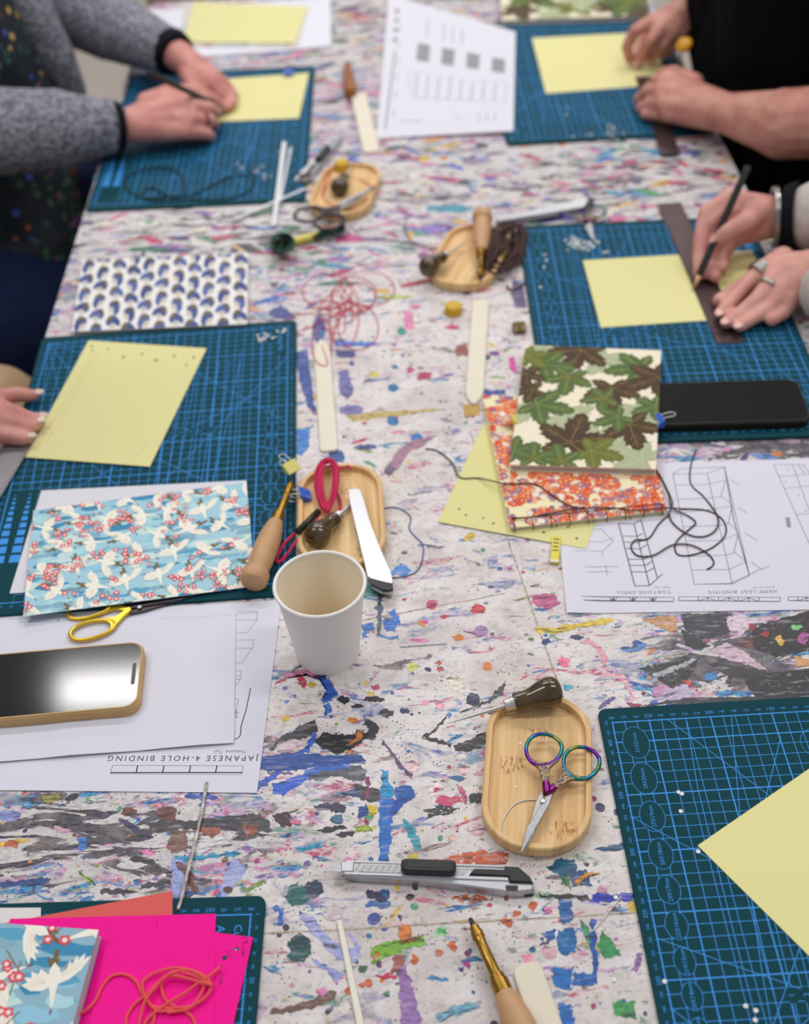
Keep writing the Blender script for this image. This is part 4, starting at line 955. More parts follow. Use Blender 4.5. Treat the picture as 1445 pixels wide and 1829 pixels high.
for bx0, bx1, ticks, kind in ((88, 660, (195, 310, 425, 540), 'w'), (690, 1278, (805, 858, 920, 980, 1035, 1095, 1155), 'h'), (1325, 1700, (1380, 1430), 'h')):
    draw(S, 1000, 800, k_, [[(bx0, 862), (bx1, 866), (bx1, 890), (bx0, 884), (bx0, 862)]], .6); draw(S, 1000, 800, k_, [[(bx0, 884), (bx1, 890)]], 1.0)
    for i, t_ in enumerate(ticks):
        if kind == 'w': draw(S, 1000, 800, k_, [[(t_ - 22, 866), (t_ - 8, 886), (t_, 866), (t_ + 6, 886), (t_ + 22, 866)], [(t_, 866), (t_, 890)]], .8)
        else: draw(S, 1000, 800, k_, [[(t_, 864), (t_, 888)]] + ([[(t_ - 55, 888), (t_, 868), (t_ + 55, 888)]] if i % 2 else []), .7)
u, v = px(S, 1000, 800, k_, [(487, 836)])[0]; S.text('TORTOISE-SHELL', u, v, 5.6, pi, (96, 96, 104), 0, 1.2)
u, v = px(S, 1000, 800, k_, [(1058, 833)])[0]; S.text('HEMP-LEAF BINDING', u, v, 5.6, pi, (96, 96, 104), 0, 1.25)
u, v = px(S, 1000, 800, k_, [(597, 808)])[0]; S.text('Kikko Toji', u, v, 3.4, pi, (120, 120, 128), .3)
u, v = px(S, 1000, 800, k_, [(1185, 808)])[0]; S.text('Asa-no-ha Toji', u, v, 3.4, pi, (120, 120, 128), .3)
S.done('instruction_sheet', 'large white sheet printed with binding diagrams, under the brown thread on the right', 'paper')
# left-hand sheet
S = plain('', [(-70, 1105, .9), (503, 1072, .9), (459, 1416, .9), (-230, 1409, .9)], '', '', col=(221, 220, 233))
k_ = .23529
draw(S, 180, 1080, k_, [[(90, 1218), (1080, 1222), (1070, 1288), (72, 1282), (90, 1218)], [(1030, 48), (1190, 50), (1185, 115), (1030, 115)], [(1185, 115), (1110, 212), (1030, 212)], [(1030, 268), (1160, 265), (1150, 330), (1030, 330)], [(1150, 330), (1070, 440), (1020, 440)],
                        [(1025, 500), (1070, 500), (1060, 540), (1025, 540)], [(1060, 540), (1060, 565), (1020, 615)], [(1020, 565), (1060, 565)], [(1015, 715), (1045, 717), (1020, 830)], [(340, 130), (1190, 55)], [(-700, 110), (330, 55)], [(-700, 180), (250, 110)]], .45, (128, 128, 138))
draw(S, 180, 1080, k_, [[(72, 1273), (1075, 1273)]], 1.0, (60, 60, 66)); draw(S, 180, 1080, k_, [[(t_ + 12, 1218), (t_, 1278)] for t_ in (268, 468, 670, 870)], .95, (60, 60, 66))
draw(S, 180, 1080, k_, [smooth_path([Vector((1138, 628, 0)), Vector((1105, 790, 0)), Vector((1065, 920, 0)), Vector((1058, 990, 0)), Vector((1010, 1022, 0))], 5)] if False else [[(1138, 628), (1105, 790), (1065, 920), (1060, 985), (1045, 1010), (1010, 1022)]], .8, (60, 60, 66))
draw(S, 180, 1080, k_, [[(1020, 820), (1050, 818)], [(1018, 850), (1040, 848)], [(1030, 800), (1030, 860)]], .5, (120, 120, 130))
draw(S, 0, 840, .35986, [[(10, 760), (0, 800)], [(150, 745), (140, 790)], [(290, 740), (280, 785)], [(430, 735), (415, 780)]], 1.0, (110, 110, 120))
u, v = px(S, 180, 1080, k_, [(620, 1163)])[0]; S.text('JAPANESE 4-HOLE BINDING', u, v, 7.4, pi, (66, 66, 72), 0, 1.36)
u, v = px(S, 180, 1080, k_, [(985, 1114)])[0]; S.text('Yotsume Toji', u, v, 4.3, pi, (80, 80, 88), .3, 1.1)
S.done('instruction_sheet', 'white sheet headed JAPANESE 4-HOLE BINDING, on the near left of the table', 'paper')
S = plain('', [(-60, 1118, 2.0), (421, 1094, 2.0), (418, 1327, 2.4), (-170, 1374, 2.6)], '', '', col=(220, 219, 232), curl=lambda a, b: 1.5 * math.sin(a * 9) ** 2 * b * b)
S.line((.72 * S.w, .02 * S.h), (.98 * S.w, .02 * S.h), .4, (190, 190, 198))
S.done('blank_sheet', 'blank white sheet under the phone with the tan case', 'paper')
# paper stack with the cranes
S = plain('', [(74, 876, 3.8), (440, 858, 3.8), (444, 1030, 3.8), (17, 1060, 3.8)], '', '', col=(222, 220, 226)); S.done('white_sheet', 'white sheet under the blue crane-patterned paper on the left cutting mat', 'paper')
S = plain('', [(60, 912, 5.4), (440, 861, 5.0), (457, 1047, 5.5), (42, 1103, 8.6)], '', '', col=(168, 208, 222), curl=lambda a, b: 1.5 * (1 - a) * b); crane_print(S, 4, 1.0)
S.done('patterned_sheet', 'blue sheet printed with cream cranes and red blossom, on the left cutting mat', 'paper')
# yellow wedge under the orange book
_a, _b, _c = P(782, 932, 1.5), P(1047, 980, 1.5), P(866, 752, 1.5)
S = raw_sheet([_c, _c + (_b - _a), _b, _a], .3, (226, 219, 152))
for u, v, r in ((.1, .86, 1.3), (.16, .9, 1.3), (.28, .9, 1.2), (.36, .93, 1.4), (.6, .9, 1.4), (.7, .93, 1.6), (.84, .85, 1.3), (.92, .93, 1.5)): S.dot(u * S.w, v * S.h, r, (92, 92, 84))
S.done('yellow_sheet', 'pale yellow sheet with holes, poking out as a wedge under the orange flowered book', 'paper')
# bottom-left cards
S = plain('', [(-60, 1622, 3.8), (73, 1621, 3.8), (73, 1700, 3.8), (-60, 1700, 3.8)], '', '', col=(226, 222, 220)); S.done('white_sheet', 'white paper corner at the left edge, under the coral card', 'paper')
S = plain('', [(-60, 1662, 4.3), (308, 1591, 4.3), (309, 1760, 4.3), (-60, 1800, 4.3)], '', '', col=(222, 96, 92)); S.done('coral_card', 'coral card poking out behind the bright pink cards', 'card')
PNK = (250, 0, 150)
S = plain('', [(18, 1641, 4.9), (386, 1632, 4.9), (374, 1880, 4.9), (-30, 1880, 4.9)], '', '', col=PNK); S.line((.72 * S.w, .02 * S.h), (.715 * S.w, .12 * S.h), .4, (150, 10, 96)); S.done('pink_card', 'bright pink card lowest of the pink pile, in front of the coral card', 'card')
S = plain('', [(200, 1642, 5.5), (452, 1674, 5.5), (412, 1850, 5.5), (160, 1830, 5.5)], '', '', col=PNK)
k_ = .1384
for x, y, r in ((893, 870, 1.7), (745, 983, 1.9)): S.dot(*px(S, 300, 1580, k_, [(x, y)])[0], r, (58, 62, 74))
S.dot(*px(S, 300, 1580, k_, [(888, 878)])[0], .9, (150, 170, 220), lvl=1)
def hand(paths, w=.55): draw(S, 300, 1580, k_, paths, w, (110, 20, 70))
hand([[(975, 725), (1030, 735)], [(985, 790), (1035, 785), (1030, 760), (965, 815)], [(995, 850), (975, 840), (965, 865), (985, 880)], [(960, 900), (1000, 905), (960, 920), (998, 930), (962, 945), (985, 965)]])
hand([[(765, 915), (820, 905)], [(800, 890), (815, 905)], [(790, 950), (820, 945), (795, 965)], [(835, 960), (845, 980)]])
hand([[(690, 1090), (730, 1095)], [(735, 1175), (745, 1195), (715, 1190), (695, 1175), (680, 1195)], [(690, 1225), (720, 1215), (700, 1240)], [(670, 1260), (715, 1265), (675, 1290), (712, 1305), (665, 1320), (690, 1350)]])
S.done('pink_card', 'bright pink card with handwriting and two punched holes near its right edge', 'card')
S = plain('', [(186, 1693, 6.1), (386, 1673, 6.1), (380, 1870, 6.1), (150, 1880, 6.1)], '', '', col=PNK); S.done('pink_card', 'bright pink card directly under the coral thread', 'card')

# --- hand-bound books -------------------------------------------------------------------
PAGES = mat('book_pages', C(206, 198, 188), .8, noise=(1200, .82))
def book(name, label, corners, top, thick, col, pr, spine_stitch=None, cover_t=1.0, page_col=PAGES):
    c = [(x, y, top) for x, y in corners]
    q = [P(*k) for k in c]; O = Vector((sum(p.x for p in q) / 4, sum(p.y for p in q) / 4, top - thick))
    t = thing(name, label, 'book', O)
    S = raw_sheet(q, cover_t, col, n=6); pr(S); S.done('front_cover', parent=t)
    cen = Vector((O.x, O.y, 0)); b = MB()
    ins = [(p.x + (cen.x - p.x) * .012, p.y + (cen.y - p.y) * .012) for p in q][::-1]
    n = max(3, int((thick - 2 * cover_t) / 1.1)); zz = top - thick + cover_t; dz = (thick - 2 * cover_t) / n
    for k in range(n):
        f = .002 * ((k * 7) % 3); ins2 = [(x + (cen.x - x) * f, y + (cen.y - y) * f) for x, y in ins]
        b.prism(ins2, zz + k * dz + .02, zz + (k + 1) * dz - .02, 0)
    b.build('page_block', page_col, t)
    b2 = MB(); b2.prism([(p.x, p.y) for p in q][::-1], top - thick, top - thick + cover_t, 0, C(*col)); b2.build('back_cover', PRINT, t)
    if spine_stitch: spine_stitch(t, S)
    return t
book('notebook', 'slim notebook with blue and brown shapes printed on white, behind the punched sheet', [(147, 464), (443, 452), (441, 578), (128, 592)], 7, 6.5, (238, 234, 230), lambda S: bird_print(S, 2))
THR_BROWN = mat('brown_thread', C(74, 48, 42), .7, bump=(3000, .3))
def stitches(t, S):
    b = MB(); w, h = S.w, S.h; m = 12
    pts = []
    def at(u, v): return S.map(u, v, .4)
    b.tube([at(w * .02, h - m), at(w * .5, h - m), at(w * .985, h - m)], .45, seg=6)
    for k in range(9):
        u = w * (.03 + .118 * k)
        e = S.map(u, h, .4); b.tube([at(u, h - m), e, e - Vector((0, .8, 5.8))], .45, seg=6)
        if k % 2 == 0 and k: b.tube([at(u, h - m), at(u + 5, h - 1), e - Vector((-5, .8, 5))], .4, seg=6)
    b.build('stitching', THR_BROWN, t)
book('notebook', 'stitched notebook with orange flowered cover, partly under the green leaf-printed book', [(862, 706), (1150, 716), (1190, 912), (911, 943)], 7.2, 6.0, (243, 230, 186), lambda S: flower_print(S, 8), stitches)
LV = [(.12, .1, .3, -.6, 'p'), (.6, .08, .26, 2.0, 'p'), (.33, .62, .3, .5, 'p'), (.85, .52, .26, 1.0, 'p'), (.9, .93, .3, 3.6, 'p'), (.1, .55, .2, 2, 'p'), (.62, .78, .25, 0, 'p'),
      (.42, .03, .31, 1.9, 'b'), (.15, .17, .25, .2, 'g'), (.35, .27, .24, 1.7, 'g'), (.86, .17, .28, 2.9, 'g'), (1.0, .25, .3, 2.6, 'b'), (.66, .36, .27, 1.5, 'b'), (.62, .45, .19, 2.9, 'g'),
      (.14, .52, .28, .25, 'g'), (.1, .40, .2, 2.9, 'b'), (.98, .5, .2, 2.6, 'g'), (.8, .66, .29, 1.3, 'b'), (.72, .6, .2, 2.6, 'g'), (.4, .82, .34, -1.35, 'b'), (.55, .88, .24, .3, 'd'), (.35, .97, .2, -1.8, 'g'), (.02, .9, .2, -.4, 'g'), (.16, .95, .18, -1.6, 'g'), (.03, .1, .2, .8, 'd'), (.03, .27, .16, .3, 'b')]
book('notebook', 'thick notebook with green and brown maple leaf cover, beside the black phone', [(938, 616), (1181, 626), (1172, 838), (910, 830)], 16, 8.4, (242, 230, 206), lambda S: maple_print(S, LV))
LV2 = [(.2, .4, .3, 1, 'g'), (.12, .75, .2, 1.4, 'b'), (.5, .8, .24, -1.4, 'd'), (.55, .5, .3, .5, 'p'), (.75, .85, .2, -1, 'b'), (.9, .6, .3, 2, 'g'), (.35, .2, .3, 2, 'b'), (.7, .3, .3, 0, 'g'), (.95, .9, .2, .4, 'b'), (.3, .92, .17, .2, 'p'), (.1, .2, .2, 0, 'p')]
book('notebook', 'notebook with leaf-printed cover at the far right end, behind the farthest hand', [(890, -34), (1150, -42), (1160, 27), (898, 36)], 12, 8.5, (236, 226, 200), lambda S: maple_print(S, LV2))
book('notebook', 'blue notebook with white cranes and pink blossom, on the pink cards', [(-150, 1638), (176, 1661), (122, 1860), (-200, 1860)], 17, 10.5, (146, 186, 204), lambda S: crane_print(S, 21, 1.5), page_col=mat('pink_tinted_pages', C(214, 188, 190), .8, noise=(1200, .85)))
# ------------------------------------------------------------------ materials of the small things
def bamboo():
    m, nt, bs, N, L = nodes('bamboo')
    tc = N('ShaderNodeTexCoord')
    mp = N('ShaderNodeMapping'); mp.inputs['Scale'].default_value = (260, 9, 30); L(tc.outputs['Object'], mp.inputs[0])
    n = N('ShaderNodeTexNoise'); n.inputs['Scale'].default_value = 1.0; n.inputs['Detail'].default_value = 4; L(mp.outputs[0], n.inputs['Vector'])
    r = N('ShaderNodeValToRGB'); e = r.color_ramp.elements; e[0].position = .3; e[0].color = C(214, 172, 116); e[1].position = .7; e[1].color = C(238, 202, 150)
    L(n.outputs[0], r.inputs[0])
    mp2 = N('ShaderNodeMapping'); mp2.inputs['Scale'].default_value = (62, 2, 2); L(tc.outputs['Object'], mp2.inputs[0])
    n2 = N('ShaderNodeTexNoise'); n2.inputs['Scale'].default_value = 1.0; n2.inputs['Detail'].default_value = 0; L(mp2.outputs[0], n2.inputs['Vector'])
    mx = N('ShaderNodeMix'); mx.data_type = 'RGBA'; mx.blend_type = 'MULTIPLY'; mx.inputs[7].default_value = (.95, .92, .88, 1)
    mr = N('ShaderNodeMapRange'); mr.inputs[1].default_value = .45; mr.inputs[2].default_value = .62; L(n2.outputs[0], mr.inputs[0]); L(mr.outputs[0], mx.inputs[0]); L(r.outputs[0], mx.inputs[6])
    # darker fleck bands where the culm nodes were
    mp3 = N('ShaderNodeMapping'); mp3.inputs['Scale'].default_value = (500, 160, 1); L(tc.outputs['Object'], mp3.inputs[0])
    n3 = N('ShaderNodeTexNoise'); n3.inputs['Scale'].default_value = 1.0; n3.inputs['Detail'].default_value = 2; L(mp3.outputs[0], n3.inputs['Vector'])
    sp = N('ShaderNodeSeparateXYZ'); L(tc.outputs['Object'], sp.inputs[0])
    def box(cx, cy, hx, hy):
        out = []
        for ax, c, h in ((0, cx, hx), (1, cy, hy)):
            s = N('ShaderNodeMath'); s.operation = 'SUBTRACT'; s.inputs[1].default_value = c; L(sp.outputs[ax], s.inputs[0])
            a = N('ShaderNodeMath'); a.operation = 'ABSOLUTE'; L(s.outputs[0], a.inputs[0])
            q = N('ShaderNodeMapRange'); q.inputs[1].default_value = h; q.inputs[2].default_value = h * .6; L(a.outputs[0], q.inputs[0]); out.append(q.outputs[0])
        m_ = N('ShaderNodeMath'); m_.operation = 'MULTIPLY'; L(out[0], m_.inputs[0]); L(out[1], m_.inputs[1]); return m_.outputs[0]
    bx = None
    for b in ((-.019, .004, .013, .010), (.021, -.052, .013, .010), (0.0, .036, .012, .006)):
        o = box(*b)
        if bx is None: bx = o
        else:
            a = N('ShaderNodeMath'); a.operation = 'MAXIMUM'; L(bx, a.inputs[0]); L(o, a.inputs[1]); bx = a.outputs[0]
    f = N('ShaderNodeMapRange'); f.inputs[1].default_value = .5; f.inputs[2].default_value = .6; L(n3.outputs[0], f.inputs[0])
    fm = N('ShaderNodeMath'); fm.operation = 'MULTIPLY'; L(f.outputs[0], fm.inputs[0]); L(bx, fm.inputs[1])
    mx2 = N('ShaderNodeMix'); mx2.data_type = 'RGBA'; mx2.inputs[7].default_value = C(176, 122, 66); L(mx.outputs[2], mx2.inputs[6]); L(fm.outputs[0], mx2.inputs[0])
    L(mx2.outputs[2], bs.inputs['Base Color']); bs.inputs['Roughness'].default_value = .5; bs.inputs['Specular IOR Level'].default_value = .3
    return m
def rainbow():
    m, nt, bs, N, L = nodes('rainbow_plated_metal')
    tc = N('ShaderNodeTexCoord'); n = N('ShaderNodeTexNoise'); n.inputs['Scale'].default_value = 42; n.inputs['Detail'].default_value = 1; L(tc.outputs['Object'], n.inputs['Vector'])
    r = N('ShaderNodeValToRGB'); e = r.color_ramp.elements; e[0].position = .3; e[0].color = C(120, 40, 140); e[1].position = .72; e[1].color = C(150, 150, 90)
    for p, c in ((.42, C(70, 60, 170)), (.5, C(40, 130, 150)), (.6, C(60, 120, 90))):
        k = e.new(p); k.color = c
    L(n.outputs[0], r.inputs[0]); L(r.outputs[0], bs.inputs['Base Color']); bs.inputs['Metallic'].default_value = .9; bs.inputs['Roughness'].default_value = .28
    return m
BAMBOO = bamboo(); RAINBOW = rainbow()
STEEL = mat('brushed_steel', C(176, 176, 178), .34, 1.0, noise=(400, .8))
BRIGHT = mat('polished_steel', C(208, 207, 205), .4, 1.0)
ALU = mat('silver_body', C(190, 190, 194), .36, .85)
BLACKP = mat('black_plastic', C(26, 26, 30), .42, bump=(900, .15))
BRASS = mat('brass', C(172, 134, 62), .3, 1.0, noise=(120, .7))
GOLD = mat('gold_plated_handle', C(222, 186, 62), .28, .7)
DKWOOD = mat('dark_lacquered_wood', C(84, 64, 24), .16, noise=(110, .45), coat=.6)
BEECH = mat('beech_handle', C(206, 160, 116), .5, noise=(60, .86))
TANW = mat('orange_brown_wood', C(158, 98, 44), .45, noise=(60, .8))
BONE = mat('ivory_bone', C(232, 222, 202), .42, noise=(25, .96))
WAX = mat('yellow_beeswax', C(216, 172, 26), .45, noise=(60, .88), sub=.2, sss=(1, .6, .1))
ENGRAVE = mat('engraved_gold_metal', C(208, 186, 120), .35, .8, noise=(700, .45), bump=(1400, .8), col2=C(90, 70, 120))
PURPLE = mat('purple_plated_metal', C(128, 36, 118), .2, .9)
DARKM = mat('dark_metal', C(70, 62, 66), .35, .8)
RULER = mat('brown_grey_steel', C(88, 68, 68), .4, .6, noise=(30, .85))
RULER2 = mat('grey_steel_rule', C(150, 146, 152), .42, .5, noise=(60, .92))
INKM = mat('engraved_ink', C(52, 48, 52), .5)
MAG = mat('crimson_cord', C(205, 16, 84), .6, bump=(2500, .4))
REDT = mat('red_thread', C(206, 44, 74), .6)
CORAL = mat('coral_cord', C(240, 92, 86), .6, bump=(2500, .4))
GREENT = mat('dark_green_thread', C(16, 62, 40), .7, bump=(2500, .4))
BROWNC = mat('dark_brown_cord', C(62, 34, 28), .65, bump=(2500, .4))
BLUET = mat('blue_thread', C(52, 84, 150), .6)
GREYT = mat('dark_thread', C(58, 50, 52), .7)
YELC = mat('yellow_clip', C(222, 210, 100), .4)
BLUEC = mat('blue_clip', C(42, 96, 196), .4)
OLIVEC = mat('olive_brass_clip', C(92, 76, 34), .35, .6)
CUPM = mat('white_paper_cup', C(240, 236, 232), .55, bump=(900, .1), spec=.3)

# ------------------------------------------------------------------ builders (local mm frames)
def make_tray(label):
    b = MB(); n = 9
    out0, out1, in1, in0 = (rrect(-40.5, 40.5, -72, 72, 37, n), rrect(-42, 42, -73.5, 73.5, 38.5, n), rrect(-37.3, 37.3, -68.8, 68.8, 34, n), rrect(-36.6, 36.6, -68.1, 68.1, 33.3, n))
    out2 = inset(out1, 1.0)
    k = len(out1); rings = [(out0, 0), (out1, 2), (out1, 11), (out2, 12), (in1, 12), (in0, 6.2)]
    vs = [(x, y, z) for pl, z in rings for x, y in pl]
    fs = [(r * k + i, r * k + (i + 1) % k, (r + 1) * k + (i + 1) % k, (r + 1) * k + i) for r in range(5) for i in range(k)]
    b.add(vs, fs + [tuple(range(k - 1, -1, -1)), tuple(5 * k + i for i in range(k))], 0)
    o = b.build('wooden_tray', BAMBOO, O=Vector((0, 0, 0)))
    return tag(o, label, 'tray', None)
def make_awl(label):
    t = lthing('awl', label, 'awl')
    b = MB(); b.lathe([(0, 0), (5, .3), (9, 1.8), (11.6, 5), (12.6, 10), (12.2, 15), (10.6, 20), (8.6, 25), (7.6, 30), (7.5, 35), (7.8, 39.5), (7.4, 40.5), (0, 40.5)], M=ZX, seg=28); b.build('handle', DKWOOD, t, smooth_angle=.8)
    b = MB(); b.lathe([(0, 40), (5.6, 40), (5.6, 43), (5.2, 43.4), (5.2, 48), (4.6, 48.6), (0, 48.6)], M=ZX, seg=24); b.build('ferrule', BRIGHT, t, smooth_angle=.6)
    b = MB(); b.lathe([(0, 48), (1.7, 48), (1.6, 60), (1.2, 78), (.7, 92), (.1, 100)], M=ZX, seg=12); b.build('spike', BRIGHT, t, smooth_angle=.8)
    return t
def make_punch(label, wood=None):
    t = lthing('screw_punch', label, 'screw punch')
    b = MB(); b.lathe([(0, 0), (1.6, 0), (2.2, 6), (2.4, 9), (0, 9)], M=ZX, seg=16); b.build('cutting_tip', BLACKP, t, smooth_angle=.6)
    b = MB(); b.lathe([(0, 7), (3.6, 7), (3.8, 11), (4.5, 11.4), (4.6, 16), (3.9, 16.4), (3.9, 20), (3.7, 20.4), (4.0, 46), (5.4, 47), (5.4, 51), (6.6, 51.6), (6.8, 62), (0, 62)], M=ZX, seg=28)
    b.box(24, 40, -.5, .5, 3.3, 4.1); b.build('spiral_shaft', BRASS, t, smooth_angle=.5)
    b = MB(); b.lathe([(0, 61), (6.9, 61), (8.6, 68), (10.6, 80), (11.6, 95), (11.4, 112), (10.6, 124), (10.2, 127), (12.6, 129), (13.2, 134), (12.8, 140), (11, 142), (0, 142)], M=ZX, seg=32); b.build('handle', wood or BEECH, t, smooth_angle=.7)
    return t
def make_cutter(label):
    t = lthing('snap_off_cutter', label, 'craft knife')
    def q(lst): return [((x - 25) * .1107, (215 - y) * .1107) for x, y in lst][::-1]
    b = MB()
    b.prism(q([(135, 128), (350, 115), (1200, 112), (1290, 125), (1370, 200), (1390, 245), (1385, 285), (1300, 300), (1210, 303), (900, 268), (600, 242), (235, 234), (140, 222)]), 0, 8, 0, top_in=1.0)
    b.prism(q([(140, 122), (1195, 116), (1195, 131), (140, 136)]), 8, 9, 0, top_in=.2); b.prism(q([(140, 208), (1225, 204), (1225, 228), (140, 226)]), 8, 9, 0, top_in=.2)
    for k in range(42): b.prism(q([(250 + k * 22, 137), (262 + k * 22, 137), (262 + k * 22, 153), (250 + k * 22, 153)]), 8, 8.7)
    b.prism(q([(112, 134), (196, 134), (200, 206), (118, 210)]), 8, 9.6, top_in=.5)
    b.build('body', ALU, t)
    b = MB(); b.prism(q([(1208, 258), (1284, 258), (1290, 270), (1284, 296), (1214, 298), (1206, 272)]), 7.7, 8.25); b.build('lanyard_hole', DARKM, t)
    b = MB(); b.prism(q([(25, 208), (62, 140), (960, 140), (930, 203), (240, 200), (230, 208)]), 8.02, 8.5)
    b.build('blade', STEEL, t)
    b = MB()
    for k in range(9): b.prism(q([(165 + k * 42, 204), (168 + k * 42, 204), (198 + k * 42, 142), (195 + k * 42, 142)]), 8.5, 8.54)
    b.build('score_lines', DARKM, t)
    b = MB(); b.prism(q([(968, 198), (1000, 152), (1196, 152), (1200, 127), (1290, 128), (1366, 198), (1384, 240), (1230, 240), (1226, 204)]), 7.9, 10.2, top_in=.8)
    b.prism(q([(1200, 113), (1292, 122), (1372, 198), (1393, 245), (1388, 288), (1330, 296), (1300, 240), (1230, 130)]), -.25, 3.2, top_in=.2); b.build('end_cap', BLACKP, t)
    b = MB(); b.prism(rrect(*[(515 - 25) * .1107, (880 - 25) * .1107, (217 - 217) * .1107, (215 - 112) * .1107], 4), 8.3, 14, top_in=1.6)
    for k in range(4):
        for x0 in (518 + k * 12, 842 + k * 10): b.box((x0 - 25) * .1107, (x0 - 21) * .1107, 1.6, 9.6, 13.9, 14.4)
    b.box((600 - 25) * .1107, (810 - 25) * .1107, 3.6, 8.2, 13.95, 14.2); b.build('slider', BLACKP, t)
    return t
def make_scissors(label, k=1.0, hm=None, shank=None, blade=None, spread=15, collar=None, lh=48, lb=50, ring=(14.5, 16.5), wire=1.6):
    """pivot at the origin, blades along +X"""
    t = lthing('scissors', label, 'scissors')
    hm = hm or RAINBOW; shank = shank or ENGRAVE; blade = blade or STEEL
    for s, z in ((1, 1.0), (-1, 2.4)):
        b = MB(); pl = [(-9, -4.6 * s), (-7, -1.0 * s), (lb * .55, 3.4 * s * 1.0), (lb, .5 * s), (lb - 1, -.4 * s), (lb * .4, -3.2 * s), (2, -5.2 * s)]
        pl = [(x * k, y * k) for x, y in pl]
        if sum(pl[i - 1][0] * pl[i][1] - pl[i][0] * pl[i - 1][1] for i in range(len(pl))) < 0: pl = pl[::-1]
        b.prism(pl, z * k, (z + 1.3) * k, top_in=.3 * k); b.build('blade', blade, t)
        sp = spread * s; cx, cy = -lh, sp
        pts = []
        for i in range(36):
            a = 2 * pi * i / 36; rx = ring[1] * (1.0 + .12 * math.cos(a)); pts.append(Vector(((cx + rx * math.cos(a)) * k, (cy + ring[0] * math.sin(a)) * k, (z + 1.2) * k)))
        h = MB(); h.tube(pts, wire * k, seg=10, closed=True); hd = h.build('handle', hm, t)
        b = MB(); d0 = (Vector((-9, 1.0 * s)) - Vector((cx, cy))); a0 = math.atan2(d0.y, d0.x); R0 = lambda a, f: (cx + ring[1] * f * math.cos(a), cy + ring[0] * f * math.sin(a))
        n0 = Vector((-d0.y, d0.x)).normalized(); f0 = Vector(R0(a0, 1.28)); c0 = Vector((-8, -.6 * s)); m0 = c0.lerp(f0, .5)
        pl = [tuple(c0 - n0 * 2.7), tuple(m0 - n0 * 2.7), tuple(f0 - n0 * 4.2), R0(a0 - .85, 1.12), R0(a0 - 1.15, 1.04), R0(a0 - .8, .95), R0(a0 - .4, .92), R0(a0, .9), R0(a0 + .4, .92), R0(a0 + .8, .95), R0(a0 + 1.15, 1.04), R0(a0 + .85, 1.12), tuple(f0 + n0 * 4.2), tuple(m0 + n0 * 2.7), tuple(c0 + n0 * 2.7)]
        pl = [(x * k, y * k) for x, y in pl]
        if sum(pl[i - 1][0] * pl[i][1] - pl[i][0] * pl[i - 1][1] for i in range(len(pl))) < 0: pl = pl[::-1]
        b.prism(pl, z * k - .2, (z + 2.5) * k, top_in=.5 * k); b.build('shank', shank, hd)
        if collar:
            b = MB(); c1 = c0.lerp(f0, .42); b.tube([(c0.x * k, c0.y * k, (z + .9) * k), (c1.x * k, c1.y * k, (z + 1.2) * k)], [3.5 * k, 3.1 * k], seg=12); b.build('collar', collar, hd)
    b = MB(); b.lathe([(0, 0), (2.2, 0), (2.2, .5), (1.6, .9), (0, .9)], M=Matrix.Translation((0, 0, 3.6 * k)) @ Matrix.Scale(k, 4), seg=14); b.box(-1.5 * k, 1.5 * k, -.3 * k, .3 * k, 4.3 * k, 4.6 * k); b.build('screw', BRIGHT, t)
    return t
def make_clip(label, body):
    """jaw edge towards +X"""
    t = lthing('binder_clip', label, 'binder clip')
    b = MB(); pr = [(9, 1.2), (8.6, 2.0), (0, 8), (-1, 8), (-1, -1.5), (0, -1.5), (8.6, .4)]
    vs = [(x, -7.5, z + 1.5) for x, z in pr] + [(x, 7.5, z + 1.5) for x, z in pr]; n = len(pr)
    b.add(vs, [(i, (i + 1) % n, n + (i + 1) % n, n + i) for i in range(n)] + [tuple(range(n - 1, -1, -1)), tuple(range(n, 2 * n))], 0)
    b.tube([(9, -7.5, 2.8), (9, 7.5, 2.8)], .8, seg=8); b.build('spring_body', body, t)
    for s, z0, z1 in ((1, 3.6, 9), (-1, 1.6, .9)):
        w = MB(); w.tube(smooth_path([(8, -5, z0), (-2, -3, (z0 + z1) / 2 + 3 * s), (-12, -3.4, z1 + 1), (-15, 0, z1 + 1), (-12, 3.4, z1 + 1), (-2, 3, (z0 + z1) / 2 + 3 * s), (8, 5, z0)], 5), .55, seg=6); w.build('wire_handle', BRIGHT, t)
    return t
def make_wax(label, r=10.5, h=9.5):
    b = MB(); pl = [(r * math.cos(2 * pi * k / 6 + .3), r * math.sin(2 * pi * k / 6 + .3)) for k in range(6)]
    q = []
    for i in range(6):
        a, c, d = Vector(pl[i - 1]), Vector(pl[i]), Vector(pl[(i + 1) % 6])
        for f in (.25, .1): q.append(tuple(c.lerp(a, f)))
        for f in (.1, .25): q.append(tuple(c.lerp(d, f)))
    b.prism(q, 0, h, top_in=1.6, smooth=False); o = b.build('beeswax_block', WAX, O=Vector((0, 0, 0)))
    return tag(o, label, 'beeswax')
def axis(p, q, hp, hq):
    a, b = P(p[0], p[1], hp), P(q[0], q[1], hq); return a, (b - a), frame((0, 0, 0), b - a)
